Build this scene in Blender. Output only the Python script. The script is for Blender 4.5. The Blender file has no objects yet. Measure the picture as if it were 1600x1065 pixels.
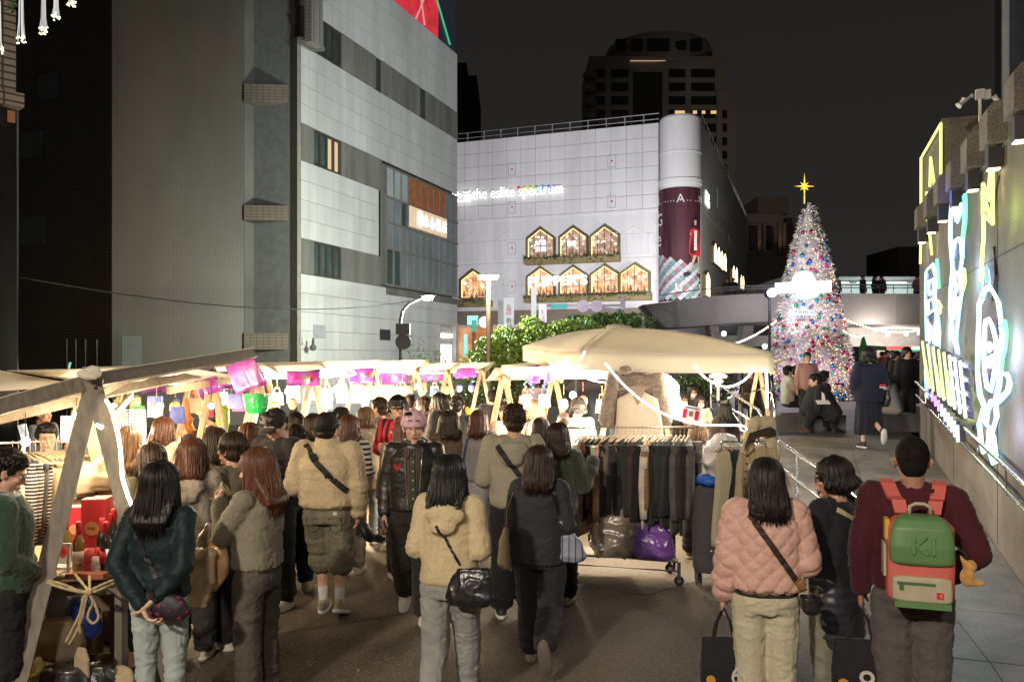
import bpy,math,random
import numpy as np
from mathutils import Vector,Matrix
from mathutils.bvhtree import BVHTree
random.seed(7); rng=np.random.default_rng(7)
SC=bpy.context.scene
COL=SC.collection
R_=math.radians
# ---------------------------------------------------------------- camera
YAW=R_(20.2); FL=1270.0; HZ=557.0; CH=2.2
cs,sn=math.cos(YAW),math.sin(YAW)
cam_d=bpy.data.cameras.new('camera'); cam=bpy.data.objects.new('camera',cam_d); COL.objects.link(cam)
cam.location=(0,0,CH); cam.rotation_euler=(R_(90),0,YAW)
cam_d.sensor_width=36; cam_d.lens=FL/1600*36; cam_d.shift_y=(HZ-532.5)/1600
cam_d.clip_start=0.05; cam_d.clip_end=1500
SC.camera=cam
# ---------------------------------------------------------------- world: night sky with city glow
W=bpy.data.worlds.new('World'); SC.world=W; W.use_nodes=True
nt=W.node_tree; nt.nodes.clear()
wo=nt.nodes.new('ShaderNodeOutputWorld'); bg=nt.nodes.new('ShaderNodeBackground')
sky=nt.nodes.new('ShaderNodeTexSky'); sky.sky_type='NISHITA'; sky.sun_disc=False
sky.sun_elevation=R_(-8); sky.sun_rotation=R_(200)
bg.inputs['Strength'].default_value=0.05
bg2=nt.nodes.new('ShaderNodeBackground'); bg2.inputs['Color'].default_value=(0.0205,0.0185,0.0178,1); bg2.inputs['Strength'].default_value=1.0
ad=nt.nodes.new('ShaderNodeAddShader')
nt.links.new(sky.outputs[0],bg.inputs['Color']); nt.links.new(bg.outputs[0],ad.inputs[0]); nt.links.new(bg2.outputs[0],ad.inputs[1])
tcw=nt.nodes.new('ShaderNodeTexCoord'); sxz=nt.nodes.new('ShaderNodeSeparateXYZ'); nt.links.new(tcw.outputs['Generated'],sxz.inputs[0])
rw_=nt.nodes.new('ShaderNodeValToRGB'); rw_.color_ramp.elements[0].position=0.0; rw_.color_ramp.elements[0].color=(0.0245,0.022,0.0215,1); rw_.color_ramp.elements[1].position=0.45; rw_.color_ramp.elements[1].color=(0.0145,0.0132,0.0128,1)
nt.links.new(sxz.outputs[2],rw_.inputs[0]); nt.links.new(rw_.outputs[0],bg2.inputs['Color'])
nt.links.new(ad.outputs[0],wo.inputs['Surface'])
vs=SC.view_settings; vs.view_transform='Standard'; vs.look='None'; vs.exposure=0.0; vs.gamma=1.0; vs.use_curve_mapping=False
SC.render.engine='CYCLES'
cy=SC.cycles; cy.use_denoising=True; cy.max_bounces=5; cy.diffuse_bounces=3; cy.glossy_bounces=3; cy.transmission_bounces=4
cy.transparent_max_bounces=8; cy.sample_clamp_indirect=4.0; cy.caustics_reflective=False; cy.caustics_refractive=False
cy.use_light_tree=True
try:cy.denoiser='OPENIMAGEDENOISE'
except Exception:pass
# ---------------------------------------------------------------- projection helpers (photo pixel + real distance -> place)
def P(px,py,d):
    t=(px-800)/FL; u=(HZ-py)/FL
    return Vector((d*(-sn+cs*t),d*(cs+sn*t),CH+d*u))
def G(px,d,z=0.0):
    t=(px-800)/FL
    return Vector((d*(-sn+cs*t),d*(cs+sn*t),z))
def dX(px,X):return X/(-sn+cs*(px-800)/FL)
def dY(px,Y):return Y/(cs+sn*(px-800)/FL)
def onX(px,py,X):return P(px,py,dX(px,X))
def onY(px,py,Y):return P(px,py,dY(px,Y))
RIGHT=Vector((cs,sn,0)); FWD=Vector((-sn,cs,0)); UP=Vector((0,0,1))
# ---------------------------------------------------------------- lights
def lamp_light(kind,name,loc,power,color,size=0.1,target=None,spot=None,blend=0.5,parent=None,sy=None):
    l=bpy.data.lights.new(name,kind); l.energy=power; l.color=color
    if kind in ('POINT','SPOT'):l.shadow_soft_size=size
    if kind=='SPOT':l.spot_size=R_(spot or 90); l.spot_blend=blend
    if kind=='AREA':
        l.size=size
        if sy:l.shape='RECTANGLE'; l.size_y=sy
    o=bpy.data.objects.new(name,l); COL.objects.link(o); o.location=Vector(loc)
    if target is not None:
        o.rotation_euler=(Vector(target)-Vector(loc)).to_track_quat('-Z','Y').to_euler()
    if parent is not None:
        o.parent=parent; o.location=Vector(loc)-WL(parent)
    return o
# moon-weak key: the city's own sky light stands in for the sun at night
sd=bpy.data.lights.new('night_sun','SUN'); sd.energy=0.02; sd.angle=R_(12); sd.color=(0.8,0.85,1.0)
so=bpy.data.objects.new('night_sun',sd); COL.objects.link(so); so.rotation_euler=(R_(40),0,R_(30))
# ---------------------------------------------------------------- object helpers
_WL={}
def WL(o):return _WL.get(o.name,Vector((0,0,0)))
def props(o,label=None,cat=None,group=None,kind=None):
    if label:o['label']=label
    if cat:o['category']=cat
    if group:o['group']=group
    if kind:o['kind']=kind
    return o
def thing(name,label,cat,loc=(0,0,0),group=None,rz=0):
    o=bpy.data.objects.new(name,None); COL.objects.link(o); o.location=Vector(loc); o.rotation_euler=(0,0,rz)
    o.empty_display_size=0.1
    _WL[o.name]=Vector(loc); return props(o,label,cat,group)
def link_mesh(name,me,parent=None,loc=(0,0,0)):
    o=bpy.data.objects.new(name,me); COL.objects.link(o); o.location=loc
    if parent is not None:o.parent=parent; _WL[o.name]=WL(parent)
    else:_WL[o.name]=Vector(loc)
    return o
def copy_tree(o,parent=None):
    c=o.copy(); COL.objects.link(c)
    if parent is not None:c.parent=parent
    _WL[c.name]=WL(o)
    for ch in list(o.children):copy_tree(ch,c)
    return c
def frame(d):
    d=Vector(d).normalized()
    a=Vector((0,0,1)) if abs(d.z)<0.9 else Vector((0,1,0))
    x=d.cross(a).normalized(); y=x.cross(d).normalized()
    return x,y,d
class MB:
    def __init__(s):s.v=[]; s.f=[]; s.m=[]
    def add(s,vs,fs,mi=0):
        n=len(s.v); s.v+=[tuple(p) for p in vs]; s.f+=[tuple(i+n for i in f) for f in fs]; s.m+=[mi]*len(fs); return s
    def hexa(s,c,mi=0):  # 8 corners: bottom 4 ccw, top 4 ccw
        return s.add(c,[(3,2,1,0),(4,5,6,7),(0,1,5,4),(1,2,6,5),(2,3,7,6),(3,0,4,7)],mi)
    def box2(s,a,b,mi=0):
        x0,y0,z0=a; x1,y1,z1=b
        return s.hexa([(x0,y0,z0),(x1,y0,z0),(x1,y1,z0),(x0,y1,z0),(x0,y0,z1),(x1,y0,z1),(x1,y1,z1),(x0,y1,z1)],mi)
    def obox(s,c,ax,ay,az,mi=0):  # centre + half-axis vectors
        c,ax,ay,az=Vector(c),Vector(ax),Vector(ay),Vector(az)
        return s.hexa([c-ax-ay-az,c+ax-ay-az,c+ax+ay-az,c-ax+ay-az,c-ax-ay+az,c+ax-ay+az,c+ax+ay+az,c-ax+ay+az],mi)
    def box(s,c,sz,rz=0,mi=0):
        ca,sa=math.cos(rz),math.sin(rz)
        return s.obox(c,(ca*sz[0]/2,sa*sz[0]/2,0),(-sa*sz[1]/2,ca*sz[1]/2,0),(0,0,sz[2]/2),mi)
    def bar(s,p,q,w,h,mi=0,side=None):
        p,q=Vector(p),Vector(q); d=(q-p)
        if side is None:x,y,_=frame(d)
        else:
            x=(Vector(side)-Vector(side).project(d)).normalized(); y=d.normalized().cross(x)
        return s.obox((p+q)/2,x*w/2,y*h/2,d/2,mi)
    def tube(s,pts,r,seg=8,mi=0,closed=False,rs=None,flat=1.0):
        pts=[Vector(p) for p in pts]; n=len(pts); rings=[]; prev=None
        for i,p in enumerate(pts):
            if closed:d=pts[(i+1) % n]-pts[i-1]
            else:d=pts[min(i+1,n-1)]-pts[max(i-1,0)]
            if d.length<1e-9:d=Vector((0,0,1))
            x,y,dd=frame(d)
            if prev is not None:
                x=(prev-prev.project(dd)); x=x.normalized() if x.length>1e-6 else frame(d)[0]; y=dd.cross(x)
            prev=x; rr=rs[i] if rs else r
            rings.append([p+(x*math.cos(2*math.pi*k/seg)+y*math.sin(2*math.pi*k/seg)*flat)*rr for k in range(seg)])
        vs=[v for rg in rings for v in rg]; fs=[]
        for i in range(n if closed else n-1):
            a=i*seg; b=((i+1) % n)*seg
            for k in range(seg):fs.append((a+k,a+(k+1) % seg,b+(k+1) % seg,b+k))
        if not closed:fs.append(tuple(range(seg))[::-1]); fs.append(tuple((n-1)*seg+k for k in range(seg)))
        return s.add(vs,fs,mi)
    def ribbon(s,pts,widths,ups,th=0.006,mi=0):
        # strap: points, width, side vectors
        vs=[]; fs=[]
        for p,w,u in zip(pts,widths,ups):
            p=Vector(p); sd,nm=u; sd=Vector(sd); nm=Vector(nm)
            vs+=[p-sd*w/2,p+sd*w/2,p+sd*w/2+nm*th,p-sd*w/2+nm*th]
        for i in range(len(pts)-1):
            a=i*4; b=a+4
            for k in range(4):fs.append((a+k,a+(k+1) % 4,b+(k+1) % 4,b+k))
        fs.append((3,2,1,0)); e=(len(pts)-1)*4; fs.append((e,e+1,e+2,e+3))
        return s.add(vs,fs,mi)
    def quad(s,a,b,c,d,mi=0):return s.add([a,b,c,d],[(0,1,2,3)],mi)
    def slab(s,poly,ext,mi=0,cap=None):  # closed prism: polygon + extrusion vector
        poly=[Vector(p) for p in poly]; ext=Vector(ext); n=len(poly)
        s.add(poly+[p+ext for p in poly],[tuple(range(n))[::-1],tuple(range(n,2*n))]+[(i,(i+1) % n,n+(i+1) % n,n+i) for i in range(n)],mi); return s
    def grid(s,fn,nu,nv,mi=0,closed_u=False):
        vs=[fn(i/nu,j/nv) for j in range(nv+1) for i in range(nu+1)]
        fs=[(j*(nu+1)+i,j*(nu+1)+i+1,(j+1)*(nu+1)+i+1,(j+1)*(nu+1)+i) for j in range(nv) for i in range(nu)]
        return s.add(vs,fs,mi)
    def sheet(s,fn,nu,nv,th,mi=0):  # thick cloth sheet, fn(u,v)->Vector, th thickness vector
        th=Vector(th); a=[Vector(fn(i/nu,j/nv)) for j in range(nv+1) for i in range(nu+1)]
        n=len(a); vs=a+[p+th for p in a]; w=nu+1; fs=[]
        for j in range(nv):
            for i in range(nu):
                q=(j*w+i,j*w+i+1,(j+1)*w+i+1,(j+1)*w+i); fs.append(q[::-1]); fs.append(tuple(k+n for k in q))
        bd=[i for i in range(w)]+[j*w+nu for j in range(1,nv+1)]+[nv*w+i for i in range(nu-1,-1,-1)]+[j*w for j in range(nv-1,0,-1)]
        for k in range(len(bd)):
            a_,b_=bd[k],bd[(k+1) % len(bd)]; fs.append((a_,b_,b_+n,a_+n))
        return s.add(vs,fs,mi)
    def sphere(s,c,r,seg=10,rings=6,mi=0):
        r=(r,r,r) if not hasattr(r,'__len__') else r; vs=[(c[0],c[1],c[2]+r[2])]
        for j in range(1,rings):
            ph=math.pi*j/rings
            for i in range(seg):
                th=2*math.pi*i/seg; vs.append((c[0]+r[0]*math.sin(ph)*math.cos(th),c[1]+r[1]*math.sin(ph)*math.sin(th),c[2]+r[2]*math.cos(ph)))
        vs.append((c[0],c[1],c[2]-r[2])); fs=[]; L=len(vs)-1
        for i in range(seg):
            fs.append((0,1+i,1+(i+1) % seg)); fs.append((L,1+(rings-2)*seg+(i+1) % seg,1+(rings-2)*seg+i))
            for j in range(rings-2):
                a=1+j*seg; fs.append((a+i,a+seg+i,a+seg+(i+1) % seg,a+(i+1) % seg))
        return s.add(vs,fs,mi)
    def lathe(s,prof,c,seg=14,mi=0):
        vs=[]; fs=[]
        for (r,z) in prof:
            for i in range(seg):
                th=2*math.pi*i/seg; vs.append((c[0]+r*math.cos(th),c[1]+r*math.sin(th),c[2]+z))
        n=len(prof)
        for j in range(n-1):
            for i in range(seg):fs.append((j*seg+i,j*seg+(i+1) % seg,(j+1)*seg+(i+1) % seg,(j+1)*seg+i))
        fs.append(tuple(range(seg))[::-1]); fs.append(tuple((n-1)*seg+i for i in range(seg)))
        return s.add(vs,fs,mi)
    def mesh(s,name,mats,smooth=False,off=None):
        me=bpy.data.meshes.new(name)
        v=s.v if off is None else [(a-off[0],b-off[1],c-off[2]) for a,b,c in s.v]
        me.from_pydata(v,[],s.f)
        mats=mats if isinstance(mats,(list,tuple)) else [mats]
        for m in mats:me.materials.append(m)
        if len(mats)>1:me.polygons.foreach_set('material_index',s.m)
        if smooth:me.polygons.foreach_set('use_smooth',[True]*len(s.f))
        me.update(); return me
    def build(s,name,mats,parent=None,smooth=False):
        if parent is not None:off=WL(parent)
        else:
            a=np.array(s.v); lo,hi=a.min(0),a.max(0); off=Vector(((lo[0]+hi[0])/2,(lo[1]+hi[1])/2,lo[2]))
        me=s.mesh(name,mats,smooth,off)
        return link_mesh(name,me,parent,(0,0,0) if parent is not None else off)
def single(mb,name,mats,label,cat,group=None,smooth=False):
    return props(mb.build(name,mats,None,smooth),label,cat,group)
def struct(mb,name,mats,parent=None,smooth=False):
    o=mb.build(name,mats,parent,smooth)
    if parent is None:o['kind']='structure'
    return o
def text_mesh(s,mat,origin,xdir,height=None,width=None,ext=0.01,updir=UP,name='lettering',parent=None,center=False,track=1.0,offset=0.0,side=None):
    cu=bpy.data.curves.new('t','FONT'); cu.body=s; cu.size=1.0; cu.extrude=0.0; cu.space_character=track; cu.offset=offset; cu.resolution_u=3
    o=bpy.data.objects.new('t',cu); me=bpy.data.meshes.new_from_object(o)
    bpy.data.objects.remove(o); bpy.data.curves.remove(cu)
    n=len(me.vertices)
    if n==0:return None
    a=np.empty(n*3); me.vertices.foreach_get('co',a); a=a.reshape(-1,3)
    polys=[tuple(p.vertices) for p in me.polygons]; bpy.data.meshes.remove(me)
    lo,hi=a.min(0),a.max(0); w=hi[0]-lo[0]; h=hi[1]-lo[1]
    if width and height:sx,sy=width/w,height/h
    elif width:sx=sy=width/w
    else:sx=sy=height/h
    x=Vector(xdir).normalized(); u=Vector(updir).normalized(); nrm=x.cross(u)
    o0=Vector(origin); cx=(hi[0]+lo[0])/2 if center else lo[0]; czz=(hi[1]+lo[1])/2 if center else lo[1]
    front=[o0+x*((p[0]-cx)*sx)+u*((p[1]-czz)*sy)+nrm*ext for p in a]
    mb=MB(); mb.add(front,polys)
    if ext>0:
        # side walls from boundary edges
        cnt={}
        for f in polys:
            for i in range(len(f)):
                e=(f[i],f[(i+1) % len(f)]); k=(min(e),max(e)); cnt.setdefault(k,[]).append(e)
        back=[p-nrm*ext for p in front]; base=len(front)
        mb.v+=[tuple(p) for p in back]
        for k,es in cnt.items():
            if len(es)==1:a_,b_=es[0]; mb.f.append((a_,a_+base,b_+base,b_)); mb.m.append(1 if side else 0)
    return mb.build(name,[mat,side] if side else mat,parent)
# ---------------------------------------------------------------- materials
_MC={}
def L(c):  # sRGB 0-255 -> linear
    return tuple(((x/255)/12.92 if x/255 <= 0.04045 else ((x/255+0.055)/1.055)**2.4) for x in c)
def newmat(name):
    m=bpy.data.materials.new(name); m.use_nodes=True; n=m.node_tree.nodes; b=n['Principled BSDF']; return m,m.node_tree,b
def cyc(c):return (c[0],c[1],c[2],1)
def addbump(nt,b,src,strength,dist=0.01,prev=None):
    bp=nt.nodes.new('ShaderNodeBump'); bp.inputs['Strength'].default_value=strength; bp.inputs['Distance'].default_value=dist
    nt.links.new(src,bp.inputs['Height'])
    if prev is not None:nt.links.new(prev,bp.inputs['Normal'])
    nt.links.new(bp.outputs[0],b.inputs['Normal']); return bp.outputs[0]
def noise_node(nt,scale,detail=3,vec=None,rough=0.55,stretch=None,coord='Object'):
    if coord=='World':src=nt.nodes.new('ShaderNodeNewGeometry').outputs['Position']
    else:src=nt.nodes.new('ShaderNodeTexCoord').outputs[coord]
    if stretch:
        mp=nt.nodes.new('ShaderNodeMapping'); mp.inputs['Scale'].default_value=stretch; nt.links.new(src,mp.inputs['Vector']); src=mp.outputs[0]
    n=nt.nodes.new('ShaderNodeTexNoise'); n.inputs['Scale'].default_value=scale; n.inputs['Detail'].default_value=detail; n.inputs['Roughness'].default_value=rough
    nt.links.new(src,n.inputs['Vector']); return n
def mixcol(nt,fac,a,b_,lo=0.35,hi=0.65):
    r=nt.nodes.new('ShaderNodeValToRGB'); r.color_ramp.elements[0].position=lo; r.color_ramp.elements[1].position=hi
    r.color_ramp.elements[0].color=cyc(a); r.color_ramp.elements[1].color=cyc(b_); nt.links.new(fac,r.inputs[0]); return r.outputs[0]
def M(name,col,rough=0.6,metal=0.0,var=0.12,vscale=4.0,bump=0.15,bscale=60.0,bdist=0.004,stretch=None,spec=0.4,coat=0.0,sheen=0.0,trans=0.0,alpha=1.0,em=None,es=0.0,coord='Object',rnd=0.0):
    key=(name,tuple(col),rough)
    if key in _MC:return _MC[key]
    m,nt,b=newmat(name); _MC[key]=m
    c=col
    if var>0:
        n=noise_node(nt,vscale,4,stretch=stretch,coord=coord); cc_=mixcol(nt,n.outputs['Fac'],tuple(x*(1-var) for x in c),tuple(min(1,x*(1+var)) for x in c))
        if rnd:
            oi=nt.nodes.new('ShaderNodeObjectInfo'); mr=nt.nodes.new('ShaderNodeMapRange'); mr.inputs['To Min'].default_value=1-rnd; nt.links.new(oi.outputs['Random'],mr.inputs['Value']); mu=nt.nodes.new('ShaderNodeMix'); mu.data_type='RGBA'; mu.blend_type='MULTIPLY'; mu.inputs[0].default_value=1
            nt.links.new(cc_,mu.inputs[6]); nt.links.new(mr.outputs[0],mu.inputs[7]); cc_=mu.outputs[2]
        nt.links.new(cc_,b.inputs['Base Color'])
    else:b.inputs['Base Color'].default_value=cyc(c)
    b.inputs['Roughness'].default_value=rough; b.inputs['Metallic'].default_value=metal
    b.inputs['Specular IOR Level'].default_value=spec
    if coat:b.inputs['Coat Weight'].default_value=coat; b.inputs['Coat Roughness'].default_value=0.15
    if sheen:b.inputs['Sheen Weight'].default_value=sheen
    if trans:b.inputs['Transmission Weight'].default_value=trans
    if alpha<1:b.inputs['Alpha'].default_value=alpha
    if bump>0:
        n2=noise_node(nt,bscale,3,stretch=stretch); addbump(nt,b,n2.outputs['Fac'],bump,bdist)
    if em is not None:
        b.inputs['Emission Color'].default_value=cyc(em); b.inputs['Emission Strength'].default_value=es
    return m
def EM(name,col,strength,sample=False,base=(0.02,0.02,0.02)):
    key=(name,tuple(col),strength)
    if key in _MC:return _MC[key]
    m,nt,b=newmat(name); _MC[key]=m
    b.inputs['Base Color'].default_value=cyc(base); b.inputs['Emission Color'].default_value=cyc(col); b.inputs['Emission Strength'].default_value=strength
    b.inputs['Roughness'].default_value=0.4
    m.cycles.emission_sampling='FRONT_BACK' if sample else 'NONE'
    return m
def cloth(col,name='cloth',rough=0.85,weave=500,var=0.1,bump=0.25):
    return M(name,col,rough,0,var*.8,70.0,bump+.2,weave*.6,0.002,sheen=0.08,spec=0.25)
# asphalt
def m_asphalt():
    m,nt,b=newmat('asphalt')
    n1=noise_node(nt,0.45,5); n2=noise_node(nt,130,2); n3=noise_node(nt,26,4)
    base=mixcol(nt,n1.outputs['Fac'],(0.058,0.045,0.033),(0.135,0.107,0.078),0.35,0.7)
    v=nt.nodes.new('ShaderNodeTexVoronoi'); v.inputs['Scale'].default_value=75
    tc=nt.nodes.new('ShaderNodeTexCoord'); nt.links.new(tc.outputs['Object'],v.inputs['Vector'])
    sp=nt.nodes.new('ShaderNodeSeparateColor'); nt.links.new(v.outputs['Color'],sp.inputs[0])
    rmp=nt.nodes.new('ShaderNodeValToRGB'); rmp.color_ramp.elements[0].position=0.72; rmp.color_ramp.elements[0].color=(0,0,0,1); rmp.color_ramp.elements[1].position=0.98; rmp.color_ramp.elements[1].color=(1,1,1,1)
    nt.links.new(sp.outputs[0],rmp.inputs[0])
    mx=nt.nodes.new('ShaderNodeMix'); mx.data_type='RGBA'; nt.links.new(rmp.outputs[0],mx.inputs[0]); nt.links.new(base,mx.inputs[6]); mx.inputs[7].default_value=(0.17,0.14,0.105,1)
    dk=nt.nodes.new('ShaderNodeMix'); dk.data_type='RGBA'; dk.blend_type='MULTIPLY'; dk.inputs[0].default_value=0.7
    nt.links.new(mx.outputs[2],dk.inputs[6]); nt.links.new(mixcol(nt,n3.outputs['Fac'],(0.55,0.55,0.55),(1,1,1),0.3,0.55),dk.inputs[7])
    # seams of old patches
    nt.links.new(dk.outputs[2],b.inputs['Base Color'])
    rr=nt.nodes.new('ShaderNodeMapRange'); rr.inputs['To Min'].default_value=0.42; rr.inputs['To Max'].default_value=0.75; nt.links.new(n1.outputs['Fac'],rr.inputs['Value']); nt.links.new(rr.outputs[0],b.inputs['Roughness'])
    p=addbump(nt,b,v.outputs['Distance'],0.5,0.006); addbump(nt,b,n2.outputs['Fac'],0.35,0.004,p)
    return m
def m_granite(name,a,c,scale=160,rough=0.6,mottling=3.0):
    m,nt,b=newmat(name)
    n1=noise_node(nt,scale,2); n2=noise_node(nt,mottling,5,coord='World'); n3=noise_node(nt,1.2,3,stretch=(1,1,0.25),coord='World')
    base=mixcol(nt,n1.outputs['Fac'],a,c,0.38,0.62)
    mu=nt.nodes.new('ShaderNodeMix'); mu.data_type='RGBA'; mu.blend_type='MULTIPLY'; mu.inputs[0].default_value=0.8
    nt.links.new(base,mu.inputs[6]); nt.links.new(mixcol(nt,n2.outputs['Fac'],(0.5,0.48,0.46),(1,1,1),0.3,0.6),mu.inputs[7])
    mv=nt.nodes.new('ShaderNodeMix'); mv.data_type='RGBA'; mv.blend_type='MULTIPLY'; mv.inputs[0].default_value=0.7
    nt.links.new(mu.outputs[2],mv.inputs[6]); nt.links.new(mixcol(nt,n3.outputs['Fac'],(0.6,0.56,0.5),(1,1,1),0.35,0.6),mv.inputs[7])
    nt.links.new(mv.outputs[2],b.inputs['Base Color']); b.inputs['Roughness'].default_value=rough
    addbump(nt,b,n1.outputs['Fac'],0.35,0.004); return m
def m_tile(name,c1,c2,mortar,w,h,axes):  # small ceramic wall tile, axes: which object coords run along wall
    m,nt,b=newmat(name)
    tc=nt.nodes.new('ShaderNodeTexCoord'); sp=nt.nodes.new('ShaderNodeSeparateXYZ'); nt.links.new(tc.outputs['Object'],sp.inputs[0])
    mul=nt.nodes.new('ShaderNodeMath'); mul.operation='MULTIPLY'; mul2=nt.nodes.new('ShaderNodeMath'); mul2.operation='MULTIPLY'; add=nt.nodes.new('ShaderNodeMath')
    mul.inputs[1].default_value=axes[0]; mul2.inputs[1].default_value=axes[1]
    nt.links.new(sp.outputs[0],mul.inputs[0]); nt.links.new(sp.outputs[1],mul2.inputs[0]); nt.links.new(mul.outputs[0],add.inputs[0]); nt.links.new(mul2.outputs[0],add.inputs[1])
    cb=nt.nodes.new('ShaderNodeCombineXYZ'); nt.links.new(add.outputs[0],cb.inputs[0]); nt.links.new(sp.outputs[2],cb.inputs[1])
    br=nt.nodes.new('ShaderNodeTexBrick'); br.offset=0.0; br.inputs['Scale'].default_value=1; br.inputs['Brick Width'].default_value=w; br.inputs['Row Height'].default_value=h; br.inputs['Mortar Size'].default_value=0.012
    br.inputs['Color1'].default_value=cyc(c1); br.inputs['Color2'].default_value=cyc(c2); br.inputs['Mortar'].default_value=cyc(mortar)
    nt.links.new(cb.outputs[0],br.inputs['Vector'])
    n2=noise_node(nt,0.5,5,stretch=(1,1,0.3)); mu=nt.nodes.new('ShaderNodeMix'); mu.data_type='RGBA'; mu.blend_type='MULTIPLY'; mu.inputs[0].default_value=0.9
    nt.links.new(br.outputs['Color'],mu.inputs[6]); nt.links.new(mixcol(nt,n2.outputs['Fac'],(0.65,0.62,0.6),(1,1,1),0.3,0.65),mu.inputs[7])
    nt.links.new(mu.outputs[2],b.inputs['Base Color']); b.inputs['Roughness'].default_value=0.55
    addbump(nt,b,br.outputs['Fac'],-0.5,0.01); return m
def m_wood(name,a,c,rough=0.6):
    m,nt,b=newmat(name)
    n1=noise_node(nt,6,5,stretch=(6,6,0.7)); n2=noise_node(nt,2,2)
    nt.links.new(mixcol(nt,n1.outputs['Fac'],a,c,0.3,0.7),b.inputs['Base Color']); b.inputs['Roughness'].default_value=rough
    addbump(nt,b,n1.outputs['Fac'],0.2,0.003); return m
def m_leaf(name,a,c):
    m,nt,b=newmat(name)
    oi=nt.nodes.new('ShaderNodeNewGeometry');
    nt.links.new(mixcol(nt,oi.outputs['Random Per Island'],a,c,0.0,1.0),b.inputs['Base Color']); b.inputs['Roughness'].default_value=0.45
    b.inputs['Transmission Weight'].default_value=0.0; b.inputs['Subsurface Weight'].default_value=0.0
    return m
def m_hair(name,a,c,rough=0.5):
    key=(name,tuple(a));
    if key in _MC:return _MC[key]
    m,nt,b=newmat(name); _MC[key]=m
    n1=noise_node(nt,90,3,stretch=(1,1,0.06)); n2=noise_node(nt,9,2,stretch=(1,1,0.3))
    nt.links.new(mixcol(nt,n1.outputs['Fac'],a,c,0.35,0.7),b.inputs['Base Color']); b.inputs['Roughness'].default_value=rough
    b.inputs['Specular IOR Level'].default_value=0.32; b.inputs['Anisotropic'].default_value=0.6
    addbump(nt,b,n1.outputs['Fac'],0.6,0.004); return m
def m_stripe(name,a,c,period,duty=0.5,axis=2,rough=0.8):
    m,nt,b=newmat(name)
    tc=nt.nodes.new('ShaderNodeTexCoord'); sp=nt.nodes.new('ShaderNodeSeparateXYZ'); nt.links.new(tc.outputs['Object'],sp.inputs[0])
    d=nt.nodes.new('ShaderNodeMath'); d.operation='DIVIDE'; d.inputs[1].default_value=period; nt.links.new(sp.outputs[axis],d.inputs[0])
    f=nt.nodes.new('ShaderNodeMath'); f.operation='FRACT'; nt.links.new(d.outputs[0],f.inputs[0])
    g=nt.nodes.new('ShaderNodeMath'); g.operation='GREATER_THAN'; g.inputs[1].default_value=duty; nt.links.new(f.outputs[0],g.inputs[0])
    mx=nt.nodes.new('ShaderNodeMix'); mx.data_type='RGBA'; nt.links.new(g.outputs[0],mx.inputs[0]); mx.inputs[6].default_value=cyc(a); mx.inputs[7].default_value=cyc(c)
    nt.links.new(mx.outputs[2],b.inputs['Base Color']); b.inputs['Roughness'].default_value=rough
    n2=noise_node(nt,400,2); addbump(nt,b,n2.outputs['Fac'],0.2,0.002); return m
def m_floral(name):
    m,nt,b=newmat(name)
    tc=nt.nodes.new('ShaderNodeTexCoord'); v=nt.nodes.new('ShaderNodeTexVoronoi'); v.inputs['Scale'].default_value=24; nt.links.new(tc.outputs['Object'],v.inputs['Vector'])
    w=noise_node(nt,40,2)
    r=nt.nodes.new('ShaderNodeValToRGB'); e=r.color_ramp.elements; e[0].position=0.0; e[0].color=(0.5,0.28,0.02,1); e[1].position=0.75; e[1].color=(0.012,0.01,0.016,1)
    for p,c in ((0.16,(0.02,0.01,0.02,1)),(0.2,(0.45,0.015,0.04,1)),(0.42,(0.22,0.01,0.05,1)),(0.5,(0.015,0.01,0.02,1))):
        q=e.new(p); q.color=c
    ad=nt.nodes.new('ShaderNodeMath'); ad.operation='ADD'; sc_=nt.nodes.new('ShaderNodeMath'); sc_.operation='MULTIPLY'; sc_.inputs[1].default_value=0.3
    nt.links.new(w.outputs['Fac'],sc_.inputs[0]); nt.links.new(v.outputs['Distance'],ad.inputs[0]); nt.links.new(sc_.outputs[0],ad.inputs[1])
    nt.links.new(ad.outputs[0],r.inputs[0]); nt.links.new(r.outputs[0],b.inputs['Base Color']); b.inputs['Roughness'].default_value=0.6; return m
def m_plastic(name,col,alpha=0.5,rough=0.15):
    m=M(name,col,rough,0,0.2,8,0.9,9,0.03,spec=0.8,coat=0.6,alpha=alpha); return m
def m_screen(name,cols,scale,strength,stretch=None,detail=2):
    m,nt,b=newmat(name)
    n=noise_node(nt,scale,detail,stretch=stretch)
    r=nt.nodes.new('ShaderNodeValToRGB'); e=r.color_ramp.elements; k=len(cols)
    e[0].position=0.3; e[0].color=cyc(cols[0]); e[1].position=0.7; e[1].color=cyc(cols[-1])
    for i in range(1,k-1):q=e.new(0.3+0.4*i/(k-1)); q.color=cyc(cols[i])
    nt.links.new(n.outputs['Fac'],r.inputs[0]); nt.links.new(r.outputs[0],b.inputs['Emission Color']); b.inputs['Emission Strength'].default_value=strength
    b.inputs['Base Color'].default_value=(0.02,0.02,0.02,1); m.cycles.emission_sampling='NONE'; return m
ASPH=m_asphalt()
GRAN=m_granite('granite_paving',(0.12,0.108,0.1),(0.3,0.275,0.255),150)
AGG=m_granite('washed_aggregate',(0.085,0.072,0.062),(0.22,0.19,0.165),70,0.8,1.6)
CONC=M('painted_concrete',(0.42,0.4,0.42),0.8,0,0.1,0.7,0.2,20)
STEEL=M('brushed_steel',(0.55,0.56,0.58),0.22,1.0,0.05,4,0.05,80)
DKMET=M('dark_metal',(0.03,0.03,0.032),0.45,0.6,0.1)
BLACK=M('black_plastic',(0.015,0.015,0.016),0.5)
WHPAINT=M('white_paint',(0.7,0.7,0.7),0.5,0,0.06,3,0.1,40)
WOOD=m_wood('pale_pine',(0.3,0.22,0.14),(0.5,0.38,0.25))
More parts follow.
